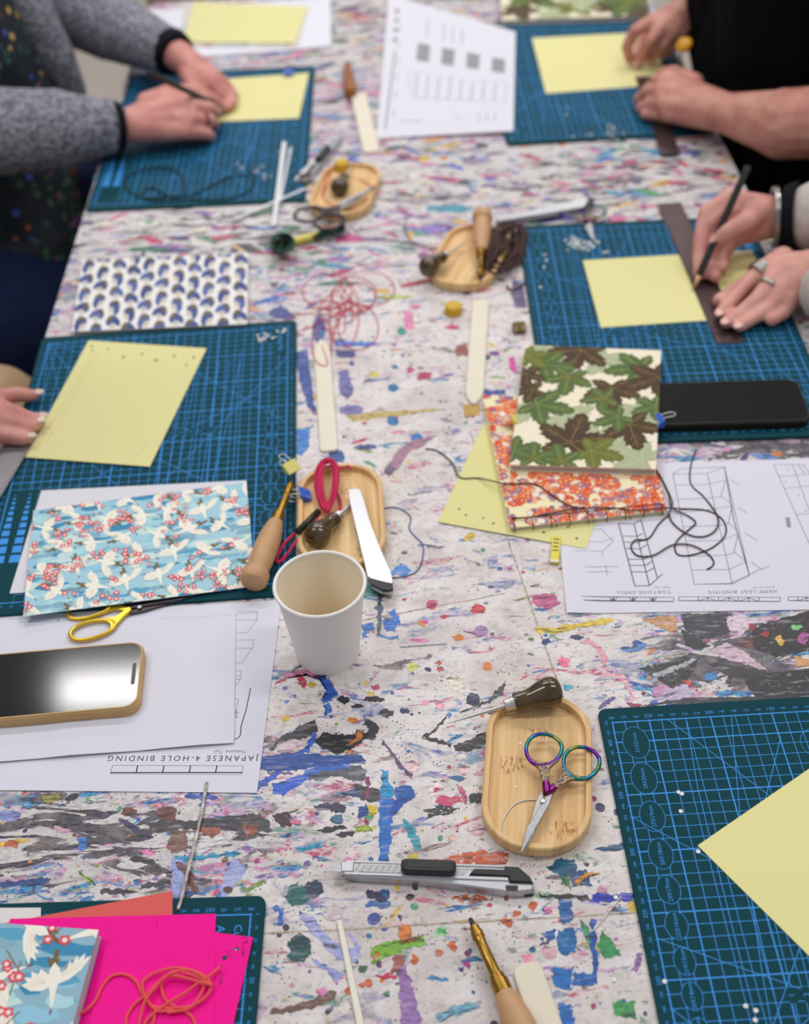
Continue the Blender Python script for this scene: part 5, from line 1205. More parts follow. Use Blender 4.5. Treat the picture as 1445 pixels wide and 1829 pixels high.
def bone_folder(p, q, width, h0, label, tip='point', rev=False, t=2.6, h1=None):
    h1 = h0 if h1 is None else h1
    a, d, M = axis(p, q, h0, h1); L_ = d.length; w = width / 2
    pl = [(0, -w * .6), (2.5, -w * .95), (8, -w), (L_ - 24, -w), (L_ - 12, -w * .8), (L_ - 4, -w * .42), (L_, -w * .1), (L_, w * .1), (L_ - 4, w * .42), (L_ - 12, w * .8), (L_ - 24, w), (8, w), (2.5, w * .95), (0, w * .6)]
    if tip == 'round': pl = rrect(0, L_, -w, w, w * .75)
    b = MB(); b.prism(pl, 0, t, top_in=.8); o = b.build('bone_folder', BONE, O=Vector((0, 0, 0)))
    o.matrix_world = Matrix.Translation(WM(a)) @ M
    return tag(o, label, 'bone folder')
def ruler(a, b, width, h, label, m, marks=True):
    """a, b: ends of one long edge (mm points); the body lies to the left of a->b"""
    d = (b - a); L_ = d.length; M = frame((0, 0, 0), d)
    t = MB(); t.prism([(0, 0), (L_, 0), (L_, width), (0, width)], 0, 1.0, 0, top_in=.2)
    if marks:
        for k in range(int(L_ / 2)):
            x = 2 + 2 * k; ln = 6 if k % 5 == 0 else 3
            if x < L_ - 2:
                t.add([(x - .18, 0.6, 1.03), (x + .18, .6, 1.03), (x + .18, ln, 1.03), (x - .18, ln, 1.03)], [(0, 1, 2, 3)], 1)
                t.add([(x - .18, width - ln, 1.03), (x + .18, width - ln, 1.03), (x + .18, width - .6, 1.03), (x - .18, width - .6, 1.03)], [(0, 1, 2, 3)], 1)
    for x in (8, L_ - 8):
        c = [(x + 2.6 * math.cos(2 * pi * k / 14), width / 2 + 2.6 * math.sin(2 * pi * k / 14), 1.04) for k in range(14)]; t.add(c, [tuple(range(14))], 1)
    o = t.build('steel_ruler', [m, INKM], O=Vector((0, 0, 0))); o.matrix_world = Matrix.Translation(WM((a.x, a.y, h))) @ M
    return tag(o, label, 'ruler')
def thread(name, label, cat, paths, r, m, seg=7, n=8, group=None):
    """paths of (photo x, y, height)"""
    b = MB()
    for p in paths: b.tube(smooth_path([P(*q) for q in p], n), r, seg=seg)
    return tag(b.build(name, m), label, cat, group)

# ------------------------------------------------------------------ the four trays and what lies on them
def tray_at(far, near, label, h=12, z=.4):
    t = make_tray(label)
    a, b = P(*near, h), P(*far, h); c = (a + b) / 2; d = b - a
    put(t, (c.x, c.y, z), math.atan2(d.y, d.x) - pi / 2); return t, c, math.atan2(d.y, d.x) - pi / 2
tray_at((966, 1227), (955, 1531), 'pale wooden tray holding rainbow scissors and an awl, nearest of the four')
tray_at((606, 826), (612, 1012), 'pale wooden tray holding the crimson cord hank and a silver cutter, behind the paper cup')
tray_at((640, 281), (592, 392), 'pale wooden tray farthest away, with a yellow wax lump and dark scissors')
tray_at((880, 378), (795, 533), 'pale wooden tray holding an awl and a brown cord hank, near the wax block')
def lay(t, p, q, hp, hq, roll=0.0):
    a, d, M = axis(p, q, hp, hq); t.matrix_world = Matrix.Translation(WM(a)) @ M @ Matrix.Rotation(roll, 4, 'X')
    return t
lay(make_awl('awl with a dark lacquered wooden handle, lying across the far end of the nearest tray'), (1003, 1229), (797, 1293), 23.5, 9)
def scis(t, tip, mid, h, hm=None):
    a = P(*tip, h); b = P(*mid, h if hm is None else hm); d = (a - b).normalized(); return a, b, d
# rainbow embroidery scissors: pivot placed between tip and rings
a, b = P(931, 1529, 11), P(1011, 1339, 11); d = (a - b).normalized(); pv = a - d * 48
t = make_scissors('small scissors with rainbow-plated handles and engraved shanks, on the nearest tray', 1.0, collar=PURPLE, spread=15.5, lh=47, lb=49, ring=(13.8, 15.5)); put(t, (pv.x, pv.y, 12.1), M=frame((0, 0, 0), d))
thread('curved_needle', 'thin curved steel needle half under the blades of the rainbow scissors', 'needle', [[(760 + x * .2491, 1180 + y * .2491, 7.2) for x, y in ((800, 998), (700, 1005), (620, 1045), (562, 1130), (550, 1200), (590, 1275), (640, 1322), (690, 1348))]], .55, BRIGHT)
lay(make_cutter('silver snap-off cutter with black slider, lying alone in front of the nearest tray'), (586, 1569), (928, 1582), .4, .4)
lay(make_punch('screw punch with brass shaft and black tip, at the bottom of the photo'), (840, 1641), (945, 1870), 8, 13)
bone_folder((938, 1722), (1010, 1935), 21, .5, 'ivory bone folder with rounded end, beside the nearest screw punch', 'round')
# second tray
lay(make_cutter('silver snap-off cutter turned face down, in the tray behind the paper cup'), (636, 858), (674, 1006), 17, 14, pi)
lay(make_awl('dark-handled awl partly hidden by the paper cup, in the tray behind it'), (556, 965), (622, 905), 18.5, 10)
lay(make_punch('screw punch with a turned beech handle, leaning on the left side of the second tray'), (522, 858), (459, 1020), 16, 15)
rnd = random.Random(3)
pths = []
for k in range(9):
    ox, oy = rnd.uniform(-5, 5), rnd.uniform(-4, 4); w_ = rnd.uniform(.55, 1.0)
    pths.append([(585 + (x - 585) * w_ + ox, y + oy, 8 + z + rnd.uniform(0, 5)) for x, y, z in ((577, 908, 2), (566, 880, 4), (564, 850, 6), (574, 829, 6), (590, 823, 7), (602, 836, 7), (603, 862, 6), (597, 888, 4), (584, 912, 2))])
pths.append([(580, 905, 14), (593, 918, 11), (608, 905, 9), (604, 884, 9), (592, 872, 12)]); pths.append([(590, 832, 16), (606, 836, 13), (622, 833, 13), (627, 838, 12)])
pths += [[(573, 915 + k, 15), (560 + k, 928, 15), (545, 942, 14), (528, 952, 12), (508 - k, 972, 9), (494, 1000 + k, 5), (500 + 2 * k, 1002, 4.5), (516, 985, 8), (530 + k, 964, 11)] for k in range(3)]
thread('cord_hank', 'crimson cord hank tied in loops on the tray behind the paper cup', 'cord', pths, 1.25, MAG, 8, 5)
b = MB(); a_, d_, M_ = axis((569, 913), (531, 951), 17, 15); b.lathe([(0, 0), (3.2, 0), (3.4, d_.length), (0, d_.length)], M=Matrix.Translation(a_) @ M_ @ ZX, seg=14); o = b.build('tube_cap', mat('black_gold_tube', C(46, 38, 26), .4, noise=(300, .4)))
o.name = 'needle_tube'; tag(o, 'short black and gold tube lying across the crimson cord', 'needle case')
lay(make_clip('pale yellow binder clip on the far left rim of the second tray', YELC), (518, 838), (548, 862), 12.6, 12.6)
lay(make_clip('small blue binder clip inside the second tray, beside the crimson cord', BLUEC), (538, 890), (562, 886), 7, 7)
thread('loose_thread', 'blue thread curling on the table to the right of the second tray', 'thread', [[(400 + x * .2768, 780 + y * .2768, .9) for x, y in ((960, 490), (1010, 470), (1080, 455), (1150, 470), (1205, 520), (1195, 590), (1240, 650), (1285, 700), (1280, 790), (1240, 870), (1140, 905), (1020, 910), (960, 880), (930, 820))]], .55, BLUET)
# third tray (far)
o = make_wax('yellow wax lump in the farthest tray', 11.5, 12); put(o, P(611, 302, 6.8), .4)
lay(make_awl('dark-handled awl in the farthest tray, just below the wax lump'), (603, 340), (625, 300), 18.5, 14)
a, b = P(671, 335, 13), P(585, 385, 13); d = (a - b).normalized(); pv = a - d * 62
t = make_scissors('dark-handled scissors lying across the farthest tray', 1.25, hm=DARKM, shank=DARKM, spread=15, lh=40, lb=50); put(t, (pv.x, pv.y, 12.6), M=frame((0, 0, 0), d))
thread('loose_thread', 'orange-red thread loosely coiled in the farthest tray', 'thread', [[(592, 300, 7.5), (585, 312, 7.5), (580, 330, 7.5), (576, 345, 7.5), (584, 360, 7.5), (610, 372, 7.5), (640, 372, 7.5), (660, 350, 7.5), (668, 335, 7.5), (655, 328, 7.5), (642, 320, 7.5)], [(588, 302, 8.5), (590, 318, 8.5), (580, 338, 8.5), (576, 350, 8.5)]], .8, mat('orange_red_thread', C(196, 74, 44), .6))
lay(make_cutter('black and silver snap-off cutter beside the far left cutting mat'), (604, 246), (548, 316), .5, .5)
# fourth tray
lay(make_awl('dark-handled awl on the left rim of the tray beside the wax block'), (757, 482), (838, 428), 23, 15)
lay(make_punch('screw punch with its handle propped over the far end of the fourth tray', BEECH), (858, 500), (862, 372), 14, 24)
pths = []
for k in range(13):
    ox, oy = rnd.uniform(-8, 8), rnd.uniform(-6, 6); w_ = rnd.uniform(.6, 1.05)
    pths.append([(895 + (x - 895) * w_ + ox, 440 + (y - 440) * w_ + oy, z + rnd.uniform(0, 7)) for x, y, z in ((872, 410, 16), (880, 440, 14), (872, 470, 12), (885, 482, 8), (905, 478, 5), (926, 460, 4), (934, 420, 5), (925, 402, 7), (900, 404, 12), (885, 420, 15), (890, 450, 11), (905, 430, 8), (920, 430, 6))])
pths.append([(905, 510, 3), (912, 518, .8), (925, 515, .8), (938, 504, 4)])
thread('cord_hank', 'dark brown cord hank spilling over the right rim of the fourth tray', 'cord', pths, 1.5, BROWNC, 7, 5)
o = make_wax('yellow beeswax block on the table in front of the fourth tray', 11.5, 11); put(o, P(810, 558, .4), .1)
lay(make_cutter('silver snap-off cutter turned face down, behind the brown cord hank'), (868, 391), (1002, 368), 10, 10, pi)
a, b = P(1062, 436, 5), P(1038, 372, 3); d = (a - b).normalized(); pv = a - d * 44
t = make_scissors('small rainbow-handled scissors at the far edge of the middle right cutting mat', .95, collar=PURPLE, lh=42, lb=45, spread=17); put(t, (pv.x, pv.y, 3.7), M=frame((0, 0, 0), d))
# bone folders and other strips
bone_folder((859, 538), (846, 724), 20, .6, 'ivory bone folder pointing towards the viewer, in front of the wax block')
bone_folder((588, 808), (574, 609), 19, .6, 'ivory bone folder pointing away, in the middle of the table among red thread')
bone_folder((664, 274), (640, 168), 24, .6, 'ivory bone folder far away, beside the printed sheet', 'round', h1=3)
b = MB(); a_, d_, M_ = axis((626, 168), (620, 112), 10, 7)
b.lathe([(0, 0), (7, .4), (9.6, 4), (10.2, 18), (9.4, 34), (7, d_.length * .75), (3.5, d_.length), (0, d_.length)], M=Matrix.Translation(a_) @ M_ @ ZX, seg=24)
o = b.build('turned_tool', TANW); tag(o, 'orange-brown turned wooden tool handle far away on the table', 'tool handle')
for pq, w_, lab in ((((508, 254), (489, 402)), 6.5, 'white paper strip, widest of those on the corner of the far left mat'), (((520, 262), (500, 360)), 3, 'thin white paper strip beside the widest strip on the far left mat'), (((418, 391), (546, 336)), 4.5, 'white paper strip lying slantwise across the near edge of the far left mat')):
    a, b = P(*pq[0], 4.4), P(*pq[1], 4.4 if w_ != 4.5 else 3.8); s = MB(); q = line_quad(a[:2], b[:2], w_)
    if w_ == 6.5: a.z, b.z = 5.2, 4.2
    s.add([(x, y, z) for (x, y), z in zip(q, (a.z, a.z, b.z, b.z))] + [(x, y, z - .3) for (x, y), z in zip(q, (a.z, a.z, b.z, b.z))], [(0, 1, 2, 3), (7, 6, 5, 4), (0, 4, 5, 1), (1, 5, 6, 2), (2, 6, 7, 3), (3, 7, 4, 0)], 0)
    tag(s.build('paper_strip', mat('white_strip', C(226, 226, 230), .7)), lab, 'paper strip')
a, b = P(606, 1645, .7), P(652, 1870, .7); s = MB(); d = (b - a); M_ = frame((0, 0, 0), d)
s.prism([(0, -1.9), (d.length, -2.6), (d.length, 2.6), (0, 1.9)], 0, 1.6, 0, M=Matrix.Translation(a) @ M_, top_in=.4); tag(s.build('wooden_stick', mat('pale_wood', C(238, 230, 216), .6, noise=(200, .95))), 'narrow pale wooden stick at the bottom of the photo', 'stick')
thread('thin_rod', 'thin white rod flecked with black paint, between the printed sheet and the near left mat', 'rod', [[(0 + x * .3322, 1380 + y * .3322, z) for x, y, z in ((1112, 55, 1.9), (1104, 95, 2.0), (1085, 210, 2.2), (1052, 360, 2.6), (1010, 530, 3.2), (980, 660, 4.4), (958, 735, 5.2))]], 1.35, mat('flecked_rod', C(222, 216, 206), .5, noise=(160, .3), col2=C(120, 114, 108)))
thread('sewing_needle', 'fine steel needle on the blue paint stroke beside the nearest right mat', 'needle', [[(1058, 1664, .8), (1085, 1632, .8), (1110, 1601, .9)]], .45, BRIGHT)
thread('sewing_needle', 'fine steel needle lying to the right of the paper cup', 'needle', [[(714, 1155, .8), (755, 1152, .8), (798, 1149, .8)]], .5, BRIGHT)
# clips on the leaf book, and near it
lay(make_clip('yellow binder clip on the left edge of the maple leaf notebook', YELC), (916, 758), (938, 754), 10, 10)
lay(make_clip('blue binder clip on the right edge of the maple leaf notebook', BLUEC), (1180, 757), (1154, 762), 10, 10)
lay(make_clip('olive metal clip at the near left corner of the middle right cutting mat', OLIVEC), (926, 588), (938, 618), 1.2, 1.2)
lay(make_clip('small blue clip on the far edge of the yellow sheet near the fleece sleeves', BLUEC), (516, 133), (516, 146), 4.3, 4.3)
b = MB(); a_, d_, M_ = axis((994, 961), (990, 1008), .7, .7); T_ = Matrix.Translation(a_) @ M_
b.box(0, d_.length, -4.2, 4.2, 0, 3, 0, C(224, 208, 70), M=T_, bev=.8)
for k in range(4): b.box(4 + 5 * k, 5.6 + 5 * k, -2.6, 2.6, 3.0, 3.1, 0, C(60, 56, 40), M=T_)
b.box(d_.length - 3, d_.length, -3.6, 3.6, 2.9, 3.15, 0, C(226, 222, 214), M=T_)
tag(b.build('yellow_tag', matv('yellow_plastic', .4)), 'small yellow strip with dark dashes, in front of the yellow paper wedge', 'marker')
# ------------------------------------------------------------------ threads
pths = []
for cx, cy, rx, ry, n0 in ((585, 520, 45, 30, 0), (640, 530, 30, 24, 2), (632, 525, 40, 30, 4), (655, 515, 50, 32, 3), (600, 560, 30, 34, 1), (640, 585, 36, 40, 5), (560, 575, 46, 16, 2), (575, 610, 18, 42, 1), (615, 560, 26, 60, 3), (580, 545, 30, 8, 0), (620, 550, 40, 9, 2)):
    pths += [(cx + rx * math.cos(a + n0), cy + ry * math.sin(a + n0), .9 + .35 * (len(pths) % 9) / 2 + (2.6 if 565 < cx + rx * math.cos(a + n0) < 600 and cy + ry * math.sin(a + n0) > 605 else 0)) for a in (2 * pi * k / 11 for k in range(11))]
thread('thread_tangle', 'loose tangle of red thread in the middle of the table', 'thread', [pths], .5, REDT, 6, 5)
k_ = .3322; ct = [[(x * k_, 1380 + y * k_, z) for x, y, z in q] for q in (
    [(395, 1306, 8), (450, 1285, 7.6), (510, 1230, 7.4), (550, 1150, 7.4), (600, 1095, 7.4), (670, 1085, 7.4), (730, 1120, 7.5), (760, 1180, 7.6), (800, 1245, 8), (870, 1265, 8.5), (960, 1265, 9), (1040, 1250, 9), (1110, 1200, 9), (1135, 1140, 9.4), (1080, 1080, 10), (960, 1050, 10), (850, 1070, 9), (780, 1110, 8.6), (765, 1150, 8.4), (790, 1220, 9.5), (850, 1280, 9), (960, 1275, 8.2), (1020, 1300, 7.6), (1050, 1350, 7.4), (1060, 1400, 7.4)],
    [(1180, 1046, 8), (1130, 1090, 9.6), (1080, 1120, 11), (1000, 1180, 10.4), (900, 1240, 10), (820, 1300, 8.6), (780, 1345, 7.6), (770, 1400, 7.4)],
    [(680, 1400, 7.4), (680, 1320, 7.4), (720, 1250, 7.6), (790, 1190, 9), (860, 1120, 10.4), (940, 1070, 11), (1040, 1090, 11.4), (1140, 1140, 11), (1090, 1130, 11.6), (960, 1095, 11), (880, 1100, 10), (868, 1150, 8.4), (890, 1220, 8.4), (960, 1270, 10)],
    [(740, 1400, 7.4), (770, 1250, 10.6), (830, 1160, 11), (900, 1090, 12), (1000, 1060, 12), (1085, 1095, 12.4), (1095, 1150, 9.6), (1060, 1220, 9.6), (1010, 1270, 9.4), (900, 1290, 9)], [(830, 1290, 8), (825, 1340, 7.6), (790, 1400, 7.4)])]
thread('coral_thread', 'coral thread coiled in loose loops on the pink cards', 'thread', ct, .95, CORAL, 8, 7)
br = [[(760 + x * .47405, 580 + y * .47405, z) for x, y, z in q] for q in (
    [(0, 468, 1.0), (45, 475, 1.0), (100, 520, 1.2), (130, 575, 2.2), (200, 578, 2.6), (255, 590, 8.4), (290, 598, 9), (320, 600, 8.6), (410, 600, 8.2), (460, 630, 8.2), (530, 675, 9.2), (580, 690, 9.4), (700, 690, 9.4), (800, 700, 9.4), (900, 690, 9.4), (930, 691, 8), (962, 693, 2.4), (1060, 700, 1.6), (1120, 735, 1.6), (1130, 790, 1.6), (1080, 840, 1.6), (1000, 868, 1.6), (950, 865, 1.6), (940, 830, 1.8), (960, 800, 1.8), (1000, 765, 2), (1018, 745, 2), (990, 720, 2.2), (930, 690, 3.2), (915, 640, 4), (884, 575, 9), (868, 540, 9)],
    [(1020, 470, 1.4), (1000, 530, 1.4), (1000, 600, 1.4), (1050, 650, 1.6), (1100, 720, 2.4), (1095, 770, 2.4), (1050, 798, 2), (990, 790, 2.2), (935, 750, 2.2), (918, 710, 3), (930, 670, 3.6), (905, 610, 7), (880, 560, 9)],
    [(918, 715, 2.4), (880, 750, 1.8), (840, 805, 1.8), (790, 812, 1.8), (775, 840, 1.8), (800, 870, 1.8), (860, 868, 2.4), (930, 830, 2.4), (1000, 830, 2.4), (1060, 860, 2.2), (1085, 890, 1.6), (1080, 910, 1.5), (1060, 922, 1.5)],
    [(690, 340, 1), (640, 330, 1), (580, 330, 1)][:0] or [(325, 728, 9.4), (400, 724, 9.4), (520, 700, 9.4), (600, 686, 9.4)])]
thread('brown_thread', 'long dark brown thread from the orange book, looping over the printed sheet on the right', 'thread', br, .75, THR_BROWN, 7, 7)
thread('dark_thread', 'dark thread trailing between the farthest tray and the fourth tray', 'thread', [[(655, 425, .9), (700, 430, .9), (745, 436, .9), (780, 446, .9), (800, 452, .9)], [(728, 385, .9), (722, 410, .9), (735, 430, .9), (760, 440, 1.3)]], .6, GREYT)
thread('dark_green_cord', 'dark green cord coiled on the far left cutting mat', 'cord', [[(x * .3322, y * .3323, 4.6 + .3 * (i % 3)) for i, (x, y) in enumerate(((1340, 940), (1250, 945), (1150, 990), (1050, 1040), (960, 1050), (860, 1060), (760, 1060), (690, 1020), (680, 960), (740, 920), (860, 900), (950, 920), (990, 980), (980, 1050), (900, 1050), (820, 1010), (760, 1040), (800, 1075), (900, 1080), (1010, 1070), (1150, 1075), (1260, 1060), (1340, 1020), (1370, 950), (1340, 920)))]], 1.25, mat('dull_green_cord', C(10, 48, 44), .7))
pths = []
for k in range(26):
    a, e = rnd.random() * 6, rnd.uniform(-.8, 1.2); pths.append([(505 + 21 * math.cos(a + s) * math.cos(e * (s - 1)), 434 + 17 * math.sin(a + s), 9 + 8 * math.sin(e * 2 + s)) for s in (0, .8, 1.6, 2.4, 3.2, 4.0)])
for k in range(14):
    o_ = rnd.uniform(-7, 7); pths.append([(562 + rnd.uniform(-6, 6), 420 + o_ * .9, 3 + rnd.random() * 8), (590, 414 + o_, 3 + rnd.random() * 9), (616, 406 + o_ * .8, 3 + rnd.random() * 7)])
sk = thread('thread_skein', 'dark green thread skein with a yellow paper band, in front of the farthest tray', 'thread', pths, 1.3, GREENT, 6, 4)
b = MB(); a_, d_, M_ = axis((522, 432), (568, 420), 6, 6); b.tube([a_, a_ + d_], 5.2, seg=12, caps=False)
bd = b.build('paper_band', YELC, O=Vector((0, 0, 0))); bd.parent = sk; bd.matrix_parent_inverse = Matrix.Identity(4); bd.location = WM((0, 0, 0)) - sk.location
# ------------------------------------------------------------------ punched paper dots
DOT = mat('white_paper_dot', C(232, 231, 228), .7)
dl = MB(); dl.prism([(1.7 * math.cos(2 * pi * k / 14), 1.7 * math.sin(2 * pi * k / 14)) for k in range(14)], 0, .35, top_in=.08)
d0 = None
dots = [(1218, 1418, 3.5), (1212, 1415, 3.5), (1216, 1449, 3.5), (1247, 1521, 3.5), (1187, 1753, 3.5), (1332, 1797, 3.5), (1350, 1805, 3.5), (1349, 1822, 3.5), (1100, 1603, .4), (1097, 1750, .4), (929, 1328, 6.7), (921, 1405, 6.7), (973, 455, 3.5), (976, 465, 3.5), (972, 477, 3.5), (965, 365 + 148, 3.5)]
names = ['right of two touching white dots on the nearest right mat', 'left of two touching white dots on the nearest right mat', 'white paper dot just below the touching pair on the nearest right mat', 'white paper dot beside the left corner of the nearest yellow sheet', 'white paper dot at the left edge of the ruled grid of the nearest right mat',
         'uppermost of three white paper dots at the bottom of the photo', 'middle of three white paper dots at the bottom of the photo', 'lowest of three white paper dots at the bottom of the photo', 'white paper dot on the cobalt paint stroke beside the nearest right mat', 'white paper dot on the table left of the nearest right mat',
         'white paper speck left of the rainbow scissors ring, on the nearest tray', 'white paper speck in the middle of the nearest tray', 'farthest of three white dots near the left edge of the middle right mat', 'middle of three white dots near the left edge of the middle right mat', 'nearest of three white dots near the left edge of the middle right mat', 'white dot just left of the yellow sheet on the middle right mat']
for (x, y, h), lab in zip(dots, names):
    if d0 is None: d0 = dl.build('paper_dot', DOT, O=Vector((0, 0, 0))); o = d0
    else: o = d0.copy(); COL.objects.link(o)
    put(o, P(x, y, h), rnd.random() * 3); tag(o, lab, 'paper dot', 'punched paper dots')
    if h == 6.7: o.scale = (.6, .6, 1)
def confetti(label, regs, n, seed):
    r = random.Random(seed); b = MB()
    for x, y, sx_, sy_, m_ in regs:
        for k in range(m_):
            p = P(x + r.gauss(0, sx_), y + r.gauss(0, sy_), 3.5 + r.random() * 1.2); q = r.uniform(1.0, 1.9); t_ = r.uniform(-.3, .3)
            c = [(p.x + q * math.cos(2 * pi * j / 8), p.y + q * math.sin(2 * pi * j / 8), p.z + t_ * math.cos(2 * pi * j / 8)) for j in range(8)]
            b.add(c + [(u, v, w - .25) for u, v, w in c], [tuple(range(8)), tuple(range(15, 7, -1))] + [(j, 8 + j, 8 + (j + 1) % 8, (j + 1) % 8) for j in range(8)], 0)
    return tag(b.build('paper_confetti', DOT), label, 'paper scraps', kind='stuff')
confetti('scatter of white punched paper scraps around the scissors tip on the middle right mat', [(1030, 434, 12, 5, 46), (1055, 440, 14, 8, 22), (1062, 434, 4, 3, 8)], 0, 1)
confetti('scatter of tiny white paper scraps near the front edge of the far right mat', [(1095, 240, 8, 6, 10), (1060, 243, 16, 5, 8), (1085, 225, 10, 5, 5), (1030, 200, 12, 8, 3)], 0, 2)
confetti('small white paper scraps at the far right corner of the left mat', [(463, 605, 5, 3, 9), (480, 600, 7, 2, 6), (498, 592, 5, 2, 5)], 0, 3)
confetti('tiny white scraps and clippings at the right side of the far left mat', [(462, 300, 4, 5, 5), (476, 312, 6, 3, 5), (510, 268, 12, 2, 3), (430, 298, 8, 3, 3)], 0, 4)
# ------------------------------------------------------------------ paper cup
bc = P(586, 1163, 0)
best = min(range(50, 120), key=lambda h: (project((bc.x, bc.y, h))[1] - 1041) ** 2)
hh = best
t = thing('paper_cup', 'white disposable paper cup standing empty on the table', 'cup', (bc.x, bc.y, .35))
wr = lambda z: 27.5 + (37.5 - 27.5) * z / hh
M_ = Matrix.Translation((bc.x, bc.y, .35))
b = MB(); b.lathe([(0, 3), (26.0, 3), (26.4, 0), (27.5, 0), (wr(hh * .5), hh * .5), (wr(hh - 1), hh - 1)], M=M_, seg=72, caps=False); b.build('cup_wall', CUPM, t, smooth_angle=.7)
b = MB(); b.lathe([(wr(hh - 1) - .3, hh - .8), (wr(hh * .5) - .9, hh * .5), (27.0, 5), (0, 4.6)], M=M_, seg=72, caps=False); b.build('cup_inside', mat('bounce_warmed_inside', C(246, 234, 212), .5, spec=.3), t, smooth_angle=.7)  # warm light reflected inside the cup is put into this cream colour
b = MB(); R_ = wr(hh); b.tube([Vector((bc.x + R_ * math.cos(2 * pi * k / 72), bc.y + R_ * math.sin(2 * pi * k / 72), hh - .6)) for k in range(72)], 1.7, seg=12, closed=True); b.build('rolled_rim', CUPM, t)
b = MB(); b.lathe([(wr(hh * .10) - 1.4, hh * .10), (0, hh * .10 + .01)], M=M_, seg=60, caps=False); b.build('tea_dregs', mat('milky_tea', C(176, 140, 100), .2), t)
print('cup height', hh)
# ------------------------------------------------------------------ phones
def phone(corner_pts, h, thick, label, case, inset_mm=2.4, wide=79, long_=None, screen_rough=.1, screen_spec=.55, screen_col=C(9, 9, 16)):
    """corner_pts: far-right and near-right (photo px) of the end one sees, on the top face; body extends along -X"""
    a, b = P(*corner_pts[0], h), P(*corner_pts[1], h); y = (a - b).normalized(); c = (a + b) / 2; w = (a - b).length; L_ = long_ or w * 2.03
    X = Vector((y.y, -y.x, 0)); t = thing('smartphone', label, 'phone', (c.x, c.y, h - thick)); M = Matrix.Translation((c.x, c.y, h - thick)) @ frame((0, 0, 0), X)
    q = MB(); k = 13
    q.prism(rrect(-L_, 0, -w / 2, w / 2, k, 8), 0, thick - .6, M=M, top_in=1.2)
    ring_o, ring_i = rrect(-L_ + .9, -.9, -w / 2 + .9, w / 2 - .9, k - 1, 8), rrect(-L_ + inset_mm, -inset_mm, -w / 2 + inset_mm, w / 2 - inset_mm, k - 2, 8); n = len(ring_o)
    vs = [M @ Vector((x, y_, thick - .6)) for x, y_ in ring_o] + [M @ Vector((x, y_, thick)) for x, y_ in inset(ring_o, .4)] + [M @ Vector((x, y_, thick)) for x, y_ in ring_i] + [M @ Vector((x, y_, thick - 1.0)) for x, y_ in ring_i]
    q.add(vs, [(r * n + i, r * n + (i + 1) % n, (r + 1) * n + (i + 1) % n, (r + 1) * n + i) for r in range(3) for i in range(n)], 0)
    q.build('case', case, t)
    s = MB(); s.prism(rrect(-L_ + inset_mm + .1, -inset_mm - .1, -w / 2 + inset_mm + .1, w / 2 - inset_mm - .1, k - 2.2, 8), thick - .5, thick - .3, M=M); s.build('screen', mat('phone_glass', screen_col, screen_rough, spec=screen_spec), t)
    bt = MB(); bt.prism(rrect(-52, -38, -1.6, 1.6, 1.5), 0, .7, M=M @ Matrix.Translation((0, -w / 2 + .1, thick * .5)) @ Matrix.Rotation(pi / 2, 4, 'X')); bt.build('side_button', case, t)
    return t, M, w
t, M, w = phone(((259, 1143), (247, 1263)), 13.5, 11.0, 'smartphone in a tan case, lying on the blank white sheet at left', mat('tan_case', C(198, 160, 104), .42, noise=(20, .92)), long_=158)
b = MB(); b.prism(rrect(-8.6, -5.2, -12, 12, 1.6), 10.66, 10.72, M=M); b.build('camera_notch', mat('notch_black', C(4, 4, 5), .3), t)
phone(((1424, 676), (1453, 751)), 13.5, 10, 'black smartphone lying on the near edge of the middle right mat', mat('black_gold_case', C(34, 28, 18), .35, .3), screen_rough=.5, screen_spec=.12, screen_col=C(13, 10, 14), long_=166)
# ------------------------------------------------------------------ rulers, gold scissors
a, b = P(1183, 283, 4.4), P(1117, 85, 4.4); a2 = P(1215, 275, 4.4)
ruler(a2, a2 + (b - a).normalized() * 262, 27, 4.3, 'brown-grey steel ruler under the hands of the person in black', RULER)
a, b = P(1330, 612, 4.4), P(1216, 362, 4.4)
ruler(a, b, 31, 4.3, 'brown-grey steel ruler under the ringed hand, across the yellow sheet', RULER)
a, b = P(0, 890, 6), P(80, 756, 6); d = (b - a).normalized()
ruler(b - d * 300, b, 30, 6.0, 'grey steel ruler under the fingers at the left edge of the photo', RULER2)
a, b = P(372, 1062, 5), P(165, 1112, 5); d = (a - b).normalized(); pv = a - d * 66
t = make_scissors('scissors with gold-coloured handles, half under the crane-patterned paper', 1.0, hm=GOLD, shank=GOLD, blade=DARKM, lh=46, lb=66, spread=14, ring=(10.5, 20), wire=1.9); put(t, (pv.x + 2, pv.y + 6, 1.4), M=frame((0, 0, 0), d))
